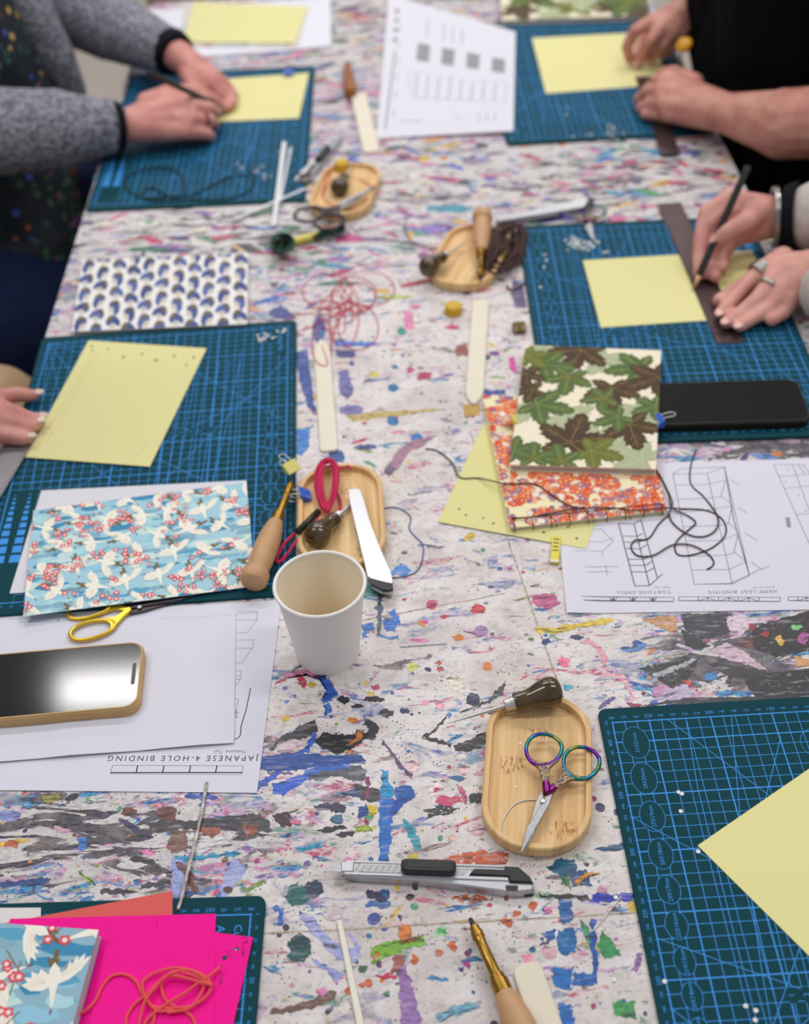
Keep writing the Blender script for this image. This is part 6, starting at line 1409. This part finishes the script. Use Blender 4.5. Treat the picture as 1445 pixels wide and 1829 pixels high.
# ------------------------------------------------------------------ the four people round the table
def skin_mat(name, col, col2):
    return mat(name, col, .48, noise=(38, .9), col2=col2, bump=(420, .25), sub=.12, sss=(1, .35, .2), spec=.35)
def J(px_, py_, h, r): h = max(h, r + 6.0); return (P(px_, py_, h), r)
def K(x, y, h, r): return (Vector((x, y, h)), r)
def organic(name, chains, voxel, mats, parent=None, O=None, smooth=6):
    """one continuous skin: tapered limbs between joints, fused and smoothed"""
    b = MB()
    def ball(c, r):
        vs = [c + Vector((0, 0, -r))]; nl, ns = 7, 12
        for i in range(1, nl):
            a = -pi / 2 + pi * i / nl
            for k in range(ns): vs.append(c + Vector((r * math.cos(a) * math.cos(2 * pi * k / ns), r * math.cos(a) * math.sin(2 * pi * k / ns), r * math.sin(a))))
        vs.append(c + Vector((0, 0, r))); m = len(vs) - 1
        fs = [(0, 1 + (k + 1) % ns, 1 + k) for k in range(ns)]
        for i in range(nl - 2):
            for k in range(ns): fs.append((1 + i * ns + k, 1 + i * ns + (k + 1) % ns, 1 + (i + 1) * ns + (k + 1) % ns, 1 + (i + 1) * ns + k))
        fs += [(m, m - ns + k, m - ns + (k + 1) % ns) for k in range(ns)]
        b.add(vs, fs)
    for ch in chains:
        for i, (p, r) in enumerate(ch):
            ball(p, r)
            if i and (p - ch[i - 1][0]).length > 1: b.tube([ch[i - 1][0], p], [ch[i - 1][1] * .98, r * .98], seg=16)
    if O is None and parent is None:
        a = np.array(b.v); O = Vector(((a[:, 0].min() + a[:, 0].max()) / 2, (a[:, 1].min() + a[:, 1].max()) / 2, a[:, 2].min()))
    o = b.build(name, mats, parent, O)
    # weld the end caps so that every limb is closed
    bm = bmesh.new(); bm.from_mesh(o.data); bmesh.ops.remove_doubles(bm, verts=bm.verts, dist=1e-6); bm.to_mesh(o.data); bm.free()
    md = o.modifiers.new('fuse', 'REMESH'); md.mode = 'VOXEL'; md.voxel_size = voxel / 1000; md.use_smooth_shade = True
    sm = o.modifiers.new('soften', 'SMOOTH'); sm.iterations = smooth; sm.factor = .5
    dg = bpy.context.evaluated_depsgraph_get(); dg.update()
    me = bpy.data.meshes.new_from_object(o.evaluated_get(dg)); old = o.data
    o.modifiers.clear(); o.data = me; bpy.data.meshes.remove(old)
    for p in me.polygons: p.use_smooth = True
    return o
def part(fn, name, m, parent, **kw):
    b = MB(); fn(b); return b.build(name, m, parent, **kw)
def nail(parent, tip, prev, m, s=1.0):
    """small pale plate on the upper side of a finger end"""
    d = (tip[0] - prev[0]).normalized(); r = tip[1]; up = (Vector((0, -.35, 1)) - d * d.dot(Vector((0, -.35, 1)))).normalized(); c = tip[0] + up * (r * .62) + d * (r * .62)
    M = Matrix.Translation(c) @ frame((0, 0, 0), d, up); b = MB()
    b.prism([(7.5 * s * math.cos(a) * (1 if math.cos(a) > 0 else .8), 4.8 * s * math.sin(a)) for a in (2 * pi * k / 16 for k in range(16))], 0, 1.7, M=M, top_in=.8, smooth=True)
    return b.build('fingernail', m, parent)
def ring_on(parent, name, p, q, r, wire, m, wide=1):
    d = (q - p).normalized(); M = Matrix.Translation((p + q) / 2) @ frame((0, 0, 0), d) @ Matrix.Rotation(pi / 2, 4, 'Y'); b = MB()
    for k in range(wide):
        b.tube([M @ Vector((r * math.cos(2 * pi * i / 28), r * math.sin(2 * pi * i / 28), (k - (wide - 1) / 2) * wire * 1.5)) for i in range(28)], wire, seg=8, closed=True)
    return b.build(name, m, parent)
def head_chains(c, f):
    """skull, jaw, nose, ears about centre c, facing horizontal unit vector f"""
    s = Vector((-f.y, f.x, 0)); u = Vector((0, 0, 1))
    return [[(c + u * 25 - f * 12, 84), (c + u * 15 + f * 12, 76)], [(c + u * 10 + f * 20, 66), (c - u * 70 + f * 42, 36)], [(c - u * 40 + f * 10, 58), (c - u * 66 + f * 30, 44)],
            [(c - u * 4 + f * 84, 9), (c - u * 32 + f * 98, 12)], [(c - u * 10 + s * 78 - f * 5, 12), (c - u * 34 + s * 76 - f * 2, 9)], [(c - u * 10 - s * 78 - f * 5, 12), (c - u * 34 - s * 76 - f * 2, 9)],
            [(c - u * 64 + f * 72 + s * 14, 8), (c - u * 64 + f * 72 - s * 14, 8)]]
def head_parts(parent, c, f, hair_m, long_=False):
    s = Vector((-f.y, f.x, 0)); u = Vector((0, 0, 1))
    ch = [[(c + u * 40 - f * 22, 90), (c + u * 52 + f * 14, 70)], [(c + u * 20 - f * 46, 72), (c - u * 50 - f * 52, 52)]]
    if long_: ch += [[(c + s * 62 - f * 20, 34), (c + s * 66 - u * 110 - f * 30, 32)], [(c - s * 62 - f * 20, 34), (c - s * 66 - u * 110 - f * 30, 32)], [(c - f * 60, 50), (c - u * 140 - f * 60, 46)]]
    organic('hair', ch, 6, [hair_m], parent, smooth=4)
    for sg in (1, -1):
        part(lambda b: b.lathe([(0, -11), (7, -8.5), (11, 0), (7, 8.5), (0, 11)], M=Matrix.Translation(c + u * 0 + f * 74 + s * 31 * sg), seg=14), 'eye', EYE, parent)
EYE = mat('dark_eye', C(40, 30, 26), .2)
NAIL = mat('pale_fingernail', C(224, 200, 182), .3)
PINKNAIL = mat('natural_fingernail', C(222, 170, 158), .3)
SILVER = mat('silver_jewellery', C(206, 202, 198), .25, 1.0, noise=(900, .45))
SKIN1 = skin_mat('skin_warm', C(216, 154, 142), C(196, 126, 118)); SKIN2 = skin_mat('skin_pink', C(216, 156, 144), C(196, 128, 122)); SKIN3 = skin_mat('skin_tan', C(214, 156, 138), C(194, 128, 116)); SKIN4 = skin_mat('skin_light', C(222, 166, 152), C(204, 138, 130))
FLEECE = mat('grey_marled_fleece', C(164, 164, 174), .95, noise=(165, .4), col2=C(84, 84, 98), bump=(260, 1.0), spec=.1)
BLACKCUFF = mat('black_binding', C(18, 18, 26), .8, bump=(900, .3), spec=.15)
JEANS = mat('dark_jeans', C(24, 36, 70), .85, noise=(160, .72), bump=(1400, .4), spec=.15)
BLACKTOP = mat('black_jersey', C(10, 10, 14), .9, noise=(40, .7), bump=(900, .3), spec=.1)
DKTROUS = mat('black_trousers', C(13, 13, 17), .9, bump=(900, .3), spec=.1)
KNIT = mat('cream_grey_knit', C(208, 198, 192), .95, noise=(90, .86), bump=(420, .9), spec=.1)
BEIGE = mat('beige_trousers', C(186, 158, 124), .85, noise=(60, .92), bump=(900, .4), spec=.1)
NAVY = mat('charcoal_sweater', C(24, 25, 32), .9, bump=(600, .6), spec=.1)
HAIRB = mat('brown_hair', C(66, 44, 30), .5, noise=(200, .6)); HAIRG = mat('grey_brown_hair', C(120, 106, 94), .5, noise=(200, .6)); HAIRD = mat('dark_hair', C(28, 22, 20), .5, noise=(200, .6)); HAIRBL = mat('light_brown_hair', C(140, 104, 66), .5, noise=(200, .6))
SHOE = mat('dark_shoe_leather', C(30, 26, 26), .5)
def floral():
    m, nt, bs, N, L = nodes('dark_floral_cloth'); tc = N('ShaderNodeTexCoord')
    col = (C(14, 24, 34)); last = None
    for sc, th, cc, off in ((58, .34, [C(40, 80, 60), C(60, 90, 60), C(24, 60, 70)], 0), (44, .27, [C(190, 90, 60), C(60, 80, 170), C(150, 80, 150), C(200, 160, 90), C(170, 60, 90)], 5)):
        mp = N('ShaderNodeMapping'); mp.inputs['Location'].default_value = (off, off, off); L(tc.outputs['Object'], mp.inputs[0])
        v = N('ShaderNodeTexVoronoi'); v.inputs['Scale'].default_value = sc; L(mp.outputs[0], v.inputs['Vector'])
        mr = N('ShaderNodeMapRange'); mr.inputs[1].default_value = th; mr.inputs[2].default_value = th - .06; L(v.outputs['Distance'], mr.inputs[0])
        r = N('ShaderNodeValToRGB'); r.color_ramp.interpolation = 'CONSTANT'; e = r.color_ramp.elements; e[0].color = cc[0]; e[0].position = 0; e[1].color = cc[-1]; e[1].position = .8
        for i, c_ in enumerate(cc[1:-1]): k = e.new(.8 * (i + 1) / (len(cc) - 1)); k.color = c_
        sp = N('ShaderNodeSeparateColor'); L(v.outputs['Color'], sp.inputs[0]); L(sp.outputs[0], r.inputs[0])
        few = N('ShaderNodeMath'); few.operation = 'LESS_THAN'; few.inputs[1].default_value = .72; L(sp.outputs[1], few.inputs[0])
        mu = N('ShaderNodeMath'); mu.operation = 'MULTIPLY'; L(mr.outputs[0], mu.inputs[0]); L(few.outputs[0], mu.inputs[1])
        mx = N('ShaderNodeMix'); mx.data_type = 'RGBA'; L(mu.outputs[0], mx.inputs[0]); L(r.outputs[0], mx.inputs[7])
        if last is None: mx.inputs[6].default_value = col
        else: L(last, mx.inputs[6])
        last = mx.outputs[2]
    L(last, bs.inputs['Base Color']); bs.inputs['Roughness'].default_value = .85; return m
FLORAL = floral()
def palm(w, mcps, c=None):
    """wrist -> knuckles, webbed together"""
    out = [[w, m] for m in mcps] + [[mcps[i], mcps[i + 1]] for i in range(len(mcps) - 1)]
    if c: out += [[w, c]] + [[c, m] for m in mcps]
    return out
def legs(hip_y, x_hip, x_knee, foot_x, r, sgn):
    pass
def chair(name, label, x, y, face, seat_m, z=-368):
    """plain wooden chair under a sitter; face = +1 looks towards +x"""
    t = thing('chair', label, 'chair', (x, y, -750)); f = face
    part(lambda b: b.prism(rrect(x - (262 if f > 0 else 205), x + (205 if f > 0 else 262), y - 205, y + 205, 30), z - 22, z, top_in=5), 'seat', seat_m, t)
    part(lambda b: b.box(x - f * 262 - 12, x - f * 262 + 12, y - 190, y + 190, z + 190, z + 400, bev=8), 'backrest', seat_m, t)
    for sx_ in (-1, 1):
        for sy_ in (-1, 1):
            back = (sx_ == -f)
            part(lambda b: b.box(x + sx_ * (262 if back else 190) - 15, x + sx_ * (262 if back else 190) + 15, y + sy_ * 180 - 15, y + sy_ * 180 + 15, -750, (z + 400) if back else z - 20, bev=4), 'leg', seat_m, t)
    return t
CHAIRW = mat('shadow_dark_chair_wood', C(52, 36, 28), .5, noise=(40, .7))  # dark tone stands in for floor shadow between the left sitters and the table
# ---- grey fleece, far left ---------------------------------------------------------------
W1, W2 = J(226, 226, 42, 25), J(324, 103, 58, 24)
R_ = [J(318, 165, 54, 13), J(337, 190, 50, 13), J(338, 214, 41, 12.5), J(330, 236, 31, 12)]
L_ = [J(366, 122, 47, 12.5), J(380, 134, 43, 12.5), J(378, 149, 38, 12), J(366, 160, 31, 11.5)]
tors = [K(-660, 1850, -215, 120), K(-665, 1850, 0, 112), K(-725, 1850, 200, 108), K(-740, 1850, 345, 80), K(-725, 1850, 450, 52), K(-705, 1850, 520, 52)]
f1 = Vector((1, .05, 0)).normalized(); hc1 = Vector((-680, 1850, 610))
ch = [tors, [K(-740, 1680, 330, 60), K(-740, 2020, 330, 60)],
      [K(-740, 1680, 330, 58), K(-700, 1668, 74, 42), W1], [K(-740, 2020, 330, 58), K(-660, 2170, 110, 42), J(262, 70, 62, 33), W2],
      [K(-660, 1740, -230, 88), K(-560, 1630, -240, 84), K(-280, 1620, -222, 60), K(-290, 1620, -640, 44), K(-290, 1620, -690, 40)], [K(-660, 1950, -225, 90), K(-280, 1950, -215, 62), K(-290, 1950, -640, 44), K(-290, 1950, -690, 40)]]
ch += head_chains(hc1, f1)
ch += palm(W1, R_, J(285, 206, 43, 21)) + palm(W2, L_, J(346, 128, 48, 19))
ch += [[R_[0], J(353, 162, 48, 9.8), J(384, 179, 30, 9), J(397, 192, 15, 8)], [R_[1], J(374, 193, 42, 9.8), J(386, 201, 24, 9), J(370, 205, 12, 8)], [R_[2], J(377, 216, 31, 9.4), J(383, 223, 16, 8.8), J(364, 225, 10, 8)], [R_[3], J(370, 239, 20, 8.6), J(376, 243, 11, 8), J(356, 243, 8.5, 7)],
       [J(262, 184, 50, 16), J(303, 163, 60, 11.5), J(338, 165, 52, 10), J(366, 178, 38, 8.6)],
       [L_[0], J(398, 145, 30, 9.2), J(411, 160, 18, 8.4), J(419, 172, 9, 7.4)], [L_[1], J(400, 160, 27, 9.2), J(412, 174, 16, 8.4), J(416, 185, 9, 7.4)], [L_[2], J(393, 170, 24, 9), J(403, 182, 14, 8), J(408, 191, 9, 7)], [L_[3], J(380, 176, 18, 8.4), J(390, 186, 10, 7.4)],
       [J(330, 116, 52, 15), J(338, 145, 46, 11), J(352, 165, 38, 9.4), J(366, 172, 32, 8.4)]]
p1 = organic('person', ch, 2.6, [SKIN1])
tag(p1, 'person in grey marled fleece over dark flowered top, writing at the far left', 'person')
O1 = OMAP[p1.name]
organic('flowered_top', [[K(-650, 1850, -205, 150), K(-645, 1855, -60, 150), K(-658, 1850, 80, 148), K(-690, 1850, 220, 138), K(-738, 1850, 330, 92)], [K(-580, 1770, -180, 110), K(-640, 1800, -160, 130)], [K(-560, 1740, -190, 92), K(-600, 1800, -120, 110)]], 6, [FLORAL], p1)
organic('fleece_jacket', [[K(-740, 1680, 330, 78), K(-712, 1672, 76, 66), (P(0, 235, 52), 62), (P(100, 231, 48), 57), (P(190, 227, 45), 40)], [K(-740, 2020, 330, 80), K(-664, 2180, 115, 66), (P(190, 42, 68), 58), (P(290, 88, 61), 40)],
                          [K(-740, 1680, 330, 76), K(-750, 1850, 350, 82), K(-740, 2020, 330, 76)], [K(-760, 1700, 230, 84), K(-760, 1720, -60, 84), K(-760, 1720, -230, 90)], [K(-745, 2000, 260, 100), K(-680, 2000, 60, 90), K(-690, 1990, -200, 100)],
                          [K(-650, 1940, 310, 52), K(-575, 1935, 220, 44), K(-535, 1925, 130, 42), K(-514, 1928, 60, 38), K(-500, 1936, 0, 28)], [K(-780, 1850, 200, 100), K(-770, 1850, -220, 110)]], 4.5, [FLEECE], p1, smooth=8)
for (px_, q), nm in ((((204, 227, 45), (217, 226.5, 43)), 'cuff'), (((304, 92, 60), (316, 99, 58.5)), 'cuff')):
    part(lambda b: b.tube([P(*px_), P(*q)], [37, 33], seg=28), nm, BLACKCUFF, p1)
organic('jeans', [[K(-670, 1740, -235, 118), K(-560, 1620, -245, 114), K(-270, 1615, -226, 82), K(-285, 1618, -600, 66)], [K(-670, 1950, -235, 118), K(-270, 1950, -226, 82), K(-285, 1950, -600, 66)], [K(-680, 1740, -245, 118), K(-680, 1950, -245, 118)]], 7, [JEANS], p1)
for y in (1620, 1950): organic('shoe', [[K(-310, y, -715, 34), K(-190, y, -722, 28)], [K(-320, y, -690, 44), K(-300, y, -715, 36)]], 5, [SHOE], p1)
head_parts(p1, hc1, f1, HAIRB, True)
ring_on(p1, 'dark_ring', J(362, 215, 36, 1)[0], J(370, 216, 33, 1)[0], 10.3, 1.5, DARKM)
b = MB(); a_, d_, M_ = axis((400, 194), (266, 130), 4.5, 140); L0 = d_.length
b.lathe([(0, 0), (.6, .3), (1.4, 8), (3.4, 16), (4.2, 24), (4.2, L0 - 4), (3.4, L0), (0, L0)], M=Matrix.Translation(a_) @ M_ @ ZX, seg=14)
tag(b.build('pen', BLACKP), 'black pen held in the fist of the person in grey fleece', 'pen')
chair('chair', 'dark brown wooden chair added to stand for floor shadow, under the person in grey fleece', -665, 1800, 1, CHAIRW)
# ---- left edge: only the hand, a sleeve and a knee show -------------------------------------
Wp = J(-52, 742, 36, 23)
A_ = [J(-8, 714, 28, 11), J(-6, 729, 31, 12), J(-6, 747, 28, 12), J(-12, 774, 20, 11)]
f2 = Vector((1, .1, 0)).normalized(); hc2 = Vector((-690, 1015, 600))
tips = [[A_[0], J(28, 704, 20, 9), J(50, 706, 11, 8), J(62, 705, 7.5, 6.6)], [A_[1], J(28, 738, 22, 9.2), J(54, 749, 13, 8.2), J(69, 747, 9, 7)], [A_[2], J(25, 756, 20, 9.2), J(50, 764, 12, 8.4), J(66, 758, 9.5, 7)], [A_[3], J(18, 780, 15, 9), J(38, 784, 10, 8), J(48, 783, 9.5, 7)]]
ch = [[K(-690, 1010, -215, 118), K(-690, 1010, 0, 116), K(-705, 1010, 200, 110), K(-715, 1010, 340, 78), K(-700, 1010, 450, 50), K(-690, 1010, 515, 50)], [K(-712, 850, 325, 58), K(-712, 1170, 325, 58)],
      [K(-712, 1170, 325, 56), K(-690, 1190, 60, 42), Wp], [K(-712, 850, 325, 56), K(-690, 800, 60, 42), K(-640, 860, -90, 28), K(-560, 900, -120, 30)],
      [K(-680, 1120, -225, 88), K(-540, 1230, -200, 80), K(-400, 1180, -215, 60), K(-400, 1140, -690, 40)], [K(-680, 900, -220, 88), K(-360, 900, -215, 60), K(-365, 900, -690, 40)]]
ch += head_chains(hc2, f2) + palm(Wp, A_, J(-26, 744, 31, 17)) + tips
p2 = organic('person', ch, 2.6, [SKIN2]); tag(p2, 'person at the left edge with pale nails holding a steel ruler, beige knee showing', 'person')
for t_ in tips: nail(p2, t_[-1], t_[-2], NAIL, .8)
organic('sweater', [[K(-690, 1010, -205, 148), K(-690, 1010, 0, 146), K(-705, 1010, 200, 140), K(-715, 1010, 335, 96)], [K(-712, 850, 325, 74), K(-712, 1170, 325, 74)], [K(-712, 1170, 325, 70), K(-690, 1192, 62, 56), K(-520, 1100, 45, 38)], [K(-712, 850, 325, 70), K(-690, 800, 60, 56), K(-650, 850, -80, 40)]], 6, [NAVY], p2)
organic('trousers', [[K(-720, 1150, -235, 112), K(-540, 1255, -178, 112), K(-420, 1190, -205, 82), K(-400, 1140, -640, 62)], [K(-720, 880, -225, 118), K(-372, 900, -205, 82), K(-372, 900, -640, 60)], [K(-700, 880, -235, 110), K(-700, 1140, -235, 110)]], 7, [BEIGE], p2)
for y in (1140, 900): organic('shoe', [[K(-390, y, -715, 34), K(-270, y, -722, 28)]], 5, [SHOE], p2)
head_parts(p2, hc2, f2, HAIRG)
chair('chair', 'dark brown wooden chair added to stand for floor shadow, under the person at the left edge', -705, 1010, 1, CHAIRW)
# ---- black top, far right --------------------------------------------------------------------
Wu, Wl = J(1234, 14, 62, 24), J(1296, 202, 48, 28)
U_ = [J(1166, 38, 68, 12.5), J(1183, 47, 65, 12.5), J(1200, 57, 57, 12), J(1213, 66, 47, 11)]
D_ = [J(1193, 140, 48, 13), J(1182, 162, 46, 13), J(1187, 186, 37, 12.5), J(1197, 206, 26, 12)]
f3 = Vector((-1, 0, 0)); hc3 = Vector((625, 1850, 620))
ch = [[K(680, 1850, -215, 130), K(676, 1850, 0, 128), K(668, 1850, 200, 118), K(662, 1850, 345, 82), K(648, 1850, 450, 54), K(638, 1850, 520, 54)], [K(665, 1675, 330, 62), K(665, 2025, 330, 62)],
      [K(665, 1675, 330, 60), K(700, 1490, 90, 52), J(1400, 222, 60, 47), Wl], [K(665, 2025, 330, 60), K(690, 2080, 110, 44), Wu],
      [K(670, 1730, -225, 95), K(330, 1700, -215, 64), K(335, 1700, -690, 42)], [K(670, 1970, -225, 95), K(330, 1990, -215, 64), K(335, 1990, -690, 42)]]
ch += head_chains(hc3, f3) + palm(Wu, U_, J(1203, 38, 62, 19)) + palm(Wl, D_, J(1238, 180, 44, 26))
ch += [[U_[0], J(1134, 55, 60, 9.8), J(1119, 84, 34, 9), J(1124, 105, 11, 7.8)], [U_[1], J(1163, 74, 50, 9.8), J(1149, 96, 26, 9), J(1141, 111, 10, 7.6)], [U_[2], J(1186, 80, 40, 9.4), J(1170, 98, 20, 8.6), J(1162, 107, 11, 7.6)], [U_[3], J(1202, 84, 30, 8.8), J(1186, 98, 14, 8)], [J(1205, 30, 55, 15), J(1160, 58, 36, 11), J(1142, 84, 20, 9.4), J(1138, 100, 11, 8)],
       [D_[0], J(1173, 145, 40, 10), J(1158, 159, 20, 9.2), J(1164, 168, 12, 8)], [D_[1], J(1157, 163, 35, 10), J(1141, 177, 16, 9), J(1149, 185, 11, 8)], [D_[2], J(1162, 185, 27, 9.6), J(1145, 193, 14, 8.8), J(1154, 198, 10.5, 8)], [D_[3], J(1172, 205, 18, 9), J(1152, 205, 11, 8)],
       [J(1238, 150, 40, 17), J(1206, 130, 36, 12), J(1186, 131, 26, 10.4), J(1172, 143, 16, 8.6)]]
p3 = organic('person', ch, 2.6, [SKIN3]); tag(p3, 'person in black with a bare forearm, pressing a ruler on the far right mat', 'person')
organic('black_top', [[K(655, 1850, -190, 165), K(650, 1860, 0, 166), K(664, 1850, 200, 158), K(660, 1850, 335, 100)], [K(665, 1675, 330, 82), K(665, 2025, 330, 82)], [K(670, 1760, -100, 150), K(640, 1780, 60, 140), K(630, 1800, 160, 140)], [K(680, 1940, -100, 150), K(632, 1930, 60, 150), K(622, 1930, 160, 150)],
                      [K(665, 1675, 330, 80), K(690, 1560, 190, 74)], [K(665, 2025, 330, 80), K(690, 2085, 112, 66), (P(1262, -6, 66), 40)]], 6, [BLACKTOP], p3)
organic('trousers', [[K(690, 1640, -235, 125), K(600, 1640, -228, 112), K(330, 1690, -222, 80), K(335, 1700, -640, 62)], [K(690, 1980, -230, 122), K(330, 1990, -208, 84), K(335, 1990, -640, 62)], [K(690, 1660, -240, 120), K(690, 1970, -240, 120)], [K(620, 1580, -222, 92), K(720, 1590, -230, 95)]], 7, [DKTROUS], p3)
for y in (1700, 1990): organic('shoe', [[K(360, y, -715, 34), K(240, y, -722, 28)]], 5, [SHOE], p3)
head_parts(p3, hc3, f3, HAIRD)
for t_ in (([U_[1], J(1149, 96, 26, 9), J(1141, 111, 10, 7.6)]),): nail(p3, t_[-1], t_[-2], PINKNAIL)
chair('chair', 'dark brown wooden chair under the person in black', 700, 1850, -1, CHAIRW)
b = MB(); c = P(1222, 80, 80); b.lathe([(0, -7), (9, -6), (12.5, -1), (12.5, 2), (9, 6), (0, 7)], M=Matrix.Translation(c) @ frame((0, 0, 0), Vector((.8, .5, .6))) , seg=20)
b.tube(smooth_path([c + Vector((-4, -4, -4)), P(1216, 100, 46), P(1220, 120, 16), P(1222, 134, 4)], 6), 1.4, 1, seg=8)
tag(b.build('pin_cushion_flower', [mat('yellow_orange_knob', C(226, 160, 26), .4, noise=(40, .75)), mat('pale_stem', C(150, 160, 140), .5)], O=P(1222, 134, 3.6)), 'yellow-orange knob on a pale stem, between the two hands of the person in black', 'knob')
# ---- cream knit, right ------------------------------------------------------------------------
Wa, Wb = J(1398, 388, 48, 24), J(1446, 482, 42, 24)
N1 = [J(1303, 354, 68, 12.5), J(1296, 376, 58, 12.5), J(1301, 405, 42, 12), J(1312, 425, 30, 11.5)]
N2 = [J(1380, 470, 40, 12.5), J(1382, 499, 37, 12), J(1394, 521, 31, 11.5), J(1408, 540, 23, 10.5)]
f4 = Vector((-1, .1, 0)).normalized(); hc4 = Vector((770, 1215, 600))
th4 = [J(1360, 376, 60, 15.5), J(1330, 396, 68, 12), J(1300, 414, 60, 10), J(1287, 424, 52, 8.8)]
i4 = [N2[0], J(1347, 494, 32, 9.8), J(1314, 529, 19, 9), J(1287, 559, 9.5, 7.8)]; m4 = [N2[1], J(1352, 534, 26, 9.4), J(1322, 560, 15, 8.8), J(1298, 576, 9.5, 7.6)]; r4 = [N2[2], J(1377, 549, 20, 9), J(1347, 567, 14, 8.4), J(1321, 583, 8.5, 7.2)]
ch = [[K(790, 1210, -215, 122), K(790, 1210, 0, 120), K(795, 1210, 200, 112), K(795, 1210, 340, 78), K(785, 1210, 450, 50), K(778, 1210, 515, 50)], [K(792, 1050, 325, 58), K(792, 1370, 325, 58)],
      [K(792, 1370, 325, 56), K(720, 1330, 110, 44), K(600, 1300, 70, 38), Wa], [K(792, 1050, 325, 56), K(730, 1040, 80, 44), K(600, 1130, 60, 36), Wb],
      [K(780, 1100, -220, 92), K(440, 1090, -215, 62), K(445, 1090, -690, 42)], [K(780, 1330, -220, 92), K(440, 1350, -215, 62), K(445, 1350, -690, 42)]]
ch += head_chains(hc4, f4) + palm(Wa, N1, J(1350, 388, 50, 22)) + palm(Wb, N2, J(1414, 490, 39, 20))
ch += [[N1[0], J(1261, 380, 58, 10), J(1251, 432, 36, 9.4), J(1249, 486, 12, 8)], [N1[1], J(1255, 408, 46, 9.8), J(1252, 455, 26, 9), J(1258, 488, 11, 8)], [N1[2], J(1272, 440, 30, 9.6), J(1268, 474, 14, 9), J(1278, 494, 10, 8)], [N1[3], J(1293, 452, 20, 9), J(1290, 478, 10, 8)], th4,
       i4, m4, r4, [N2[3], J(1400, 558, 15, 8.4), J(1378, 572, 9, 7.4)], [J(1398, 462, 30, 15), J(1335, 505, 16, 10), J(1300, 528, 11, 9), J(1284, 536, 10, 8)]]
p4 = organic('person', ch, 2.4, [SKIN4]); tag(p4, 'person in a cream knit sleeve with silver bangle and rings, drawing along a ruler', 'person')
organic('knit_sweater', [[K(790, 1210, -205, 150), K(790, 1210, 0, 150), K(795, 1210, 200, 142), K(795, 1210, 335, 96)], [K(792, 1050, 325, 76), K(792, 1370, 325, 76)], [K(792, 1370, 325, 74), K(722, 1332, 112, 62), K(640, 1300, 80, 54), (P(1464, 386, 58), 44)], [K(792, 1050, 325, 74), K(730, 1040, 80, 58), K(610, 1120, 60, 48), (P(1490, 520, 45), 40)]], 4.5, [KNIT], p4, smooth=8)
part(lambda b: b.tube([P(1403, 387, 50), P(1424, 386, 53)], [37, 42], seg=28), 'cuff', BLACKCUFF, p4)
ring_on(p4, 'bangle', P(1378, 388, 47), P(1390, 387.5, 47.6), 35, 2.2, SILVER, 2)
ring_on(p4, 'wide_ring', J(1362, 482, 36, 1)[0], J(1354, 488, 34, 1)[0], 12.4, 1.8, SILVER, 5)
ring_on(p4, 'narrow_ring', J(1372, 511, 33, 1)[0], J(1366, 517, 32, 1)[0], 11.4, 1.5, SILVER, 2)
for t_ in (th4, i4, m4, r4): nail(p4, t_[-1], t_[-2], PINKNAIL)
organic('trousers', [[K(790, 1090, -230, 118), K(440, 1090, -208, 82), K(445, 1090, -640, 60)], [K(790, 1340, -230, 118), K(440, 1350, -208, 82), K(445, 1350, -640, 60)], [K(790, 1100, -240, 112), K(790, 1330, -240, 112)]], 7, [DKTROUS], p4)
for y in (1090, 1350): organic('shoe', [[K(470, y, -715, 34), K(350, y, -722, 28)]], 5, [SHOE], p4)
head_parts(p4, hc4, f4, HAIRBL, True)
chair('chair', 'dark brown wooden chair under the person in the cream knit', 800, 1212, -1, CHAIRW)
t = lthing('pencil', 'black pencil held by the person in the cream knit sleeve', 'pencil'); a_, d_, M_ = axis((1236, 521), (1336, 297), 4.2, 112); L0 = d_.length
part(lambda b: b.lathe([(3.9, 20), (4.4, 22), (4.4, L0 - 6), (4.0, L0), (0, L0)], M=ZX, seg=6, smooth=False), 'barrel', BLACKP, t)
part(lambda b: b.lathe([(.8, 4.5), (3.95, 20.2)], M=ZX, seg=12), 'sharpened_wood', BEECH, t)
part(lambda b: b.lathe([(0, 0), (.8, 4.6)], M=ZX, seg=8), 'lead', DARKM, t)
t.matrix_world = Matrix.Translation(WM(a_)) @ M_
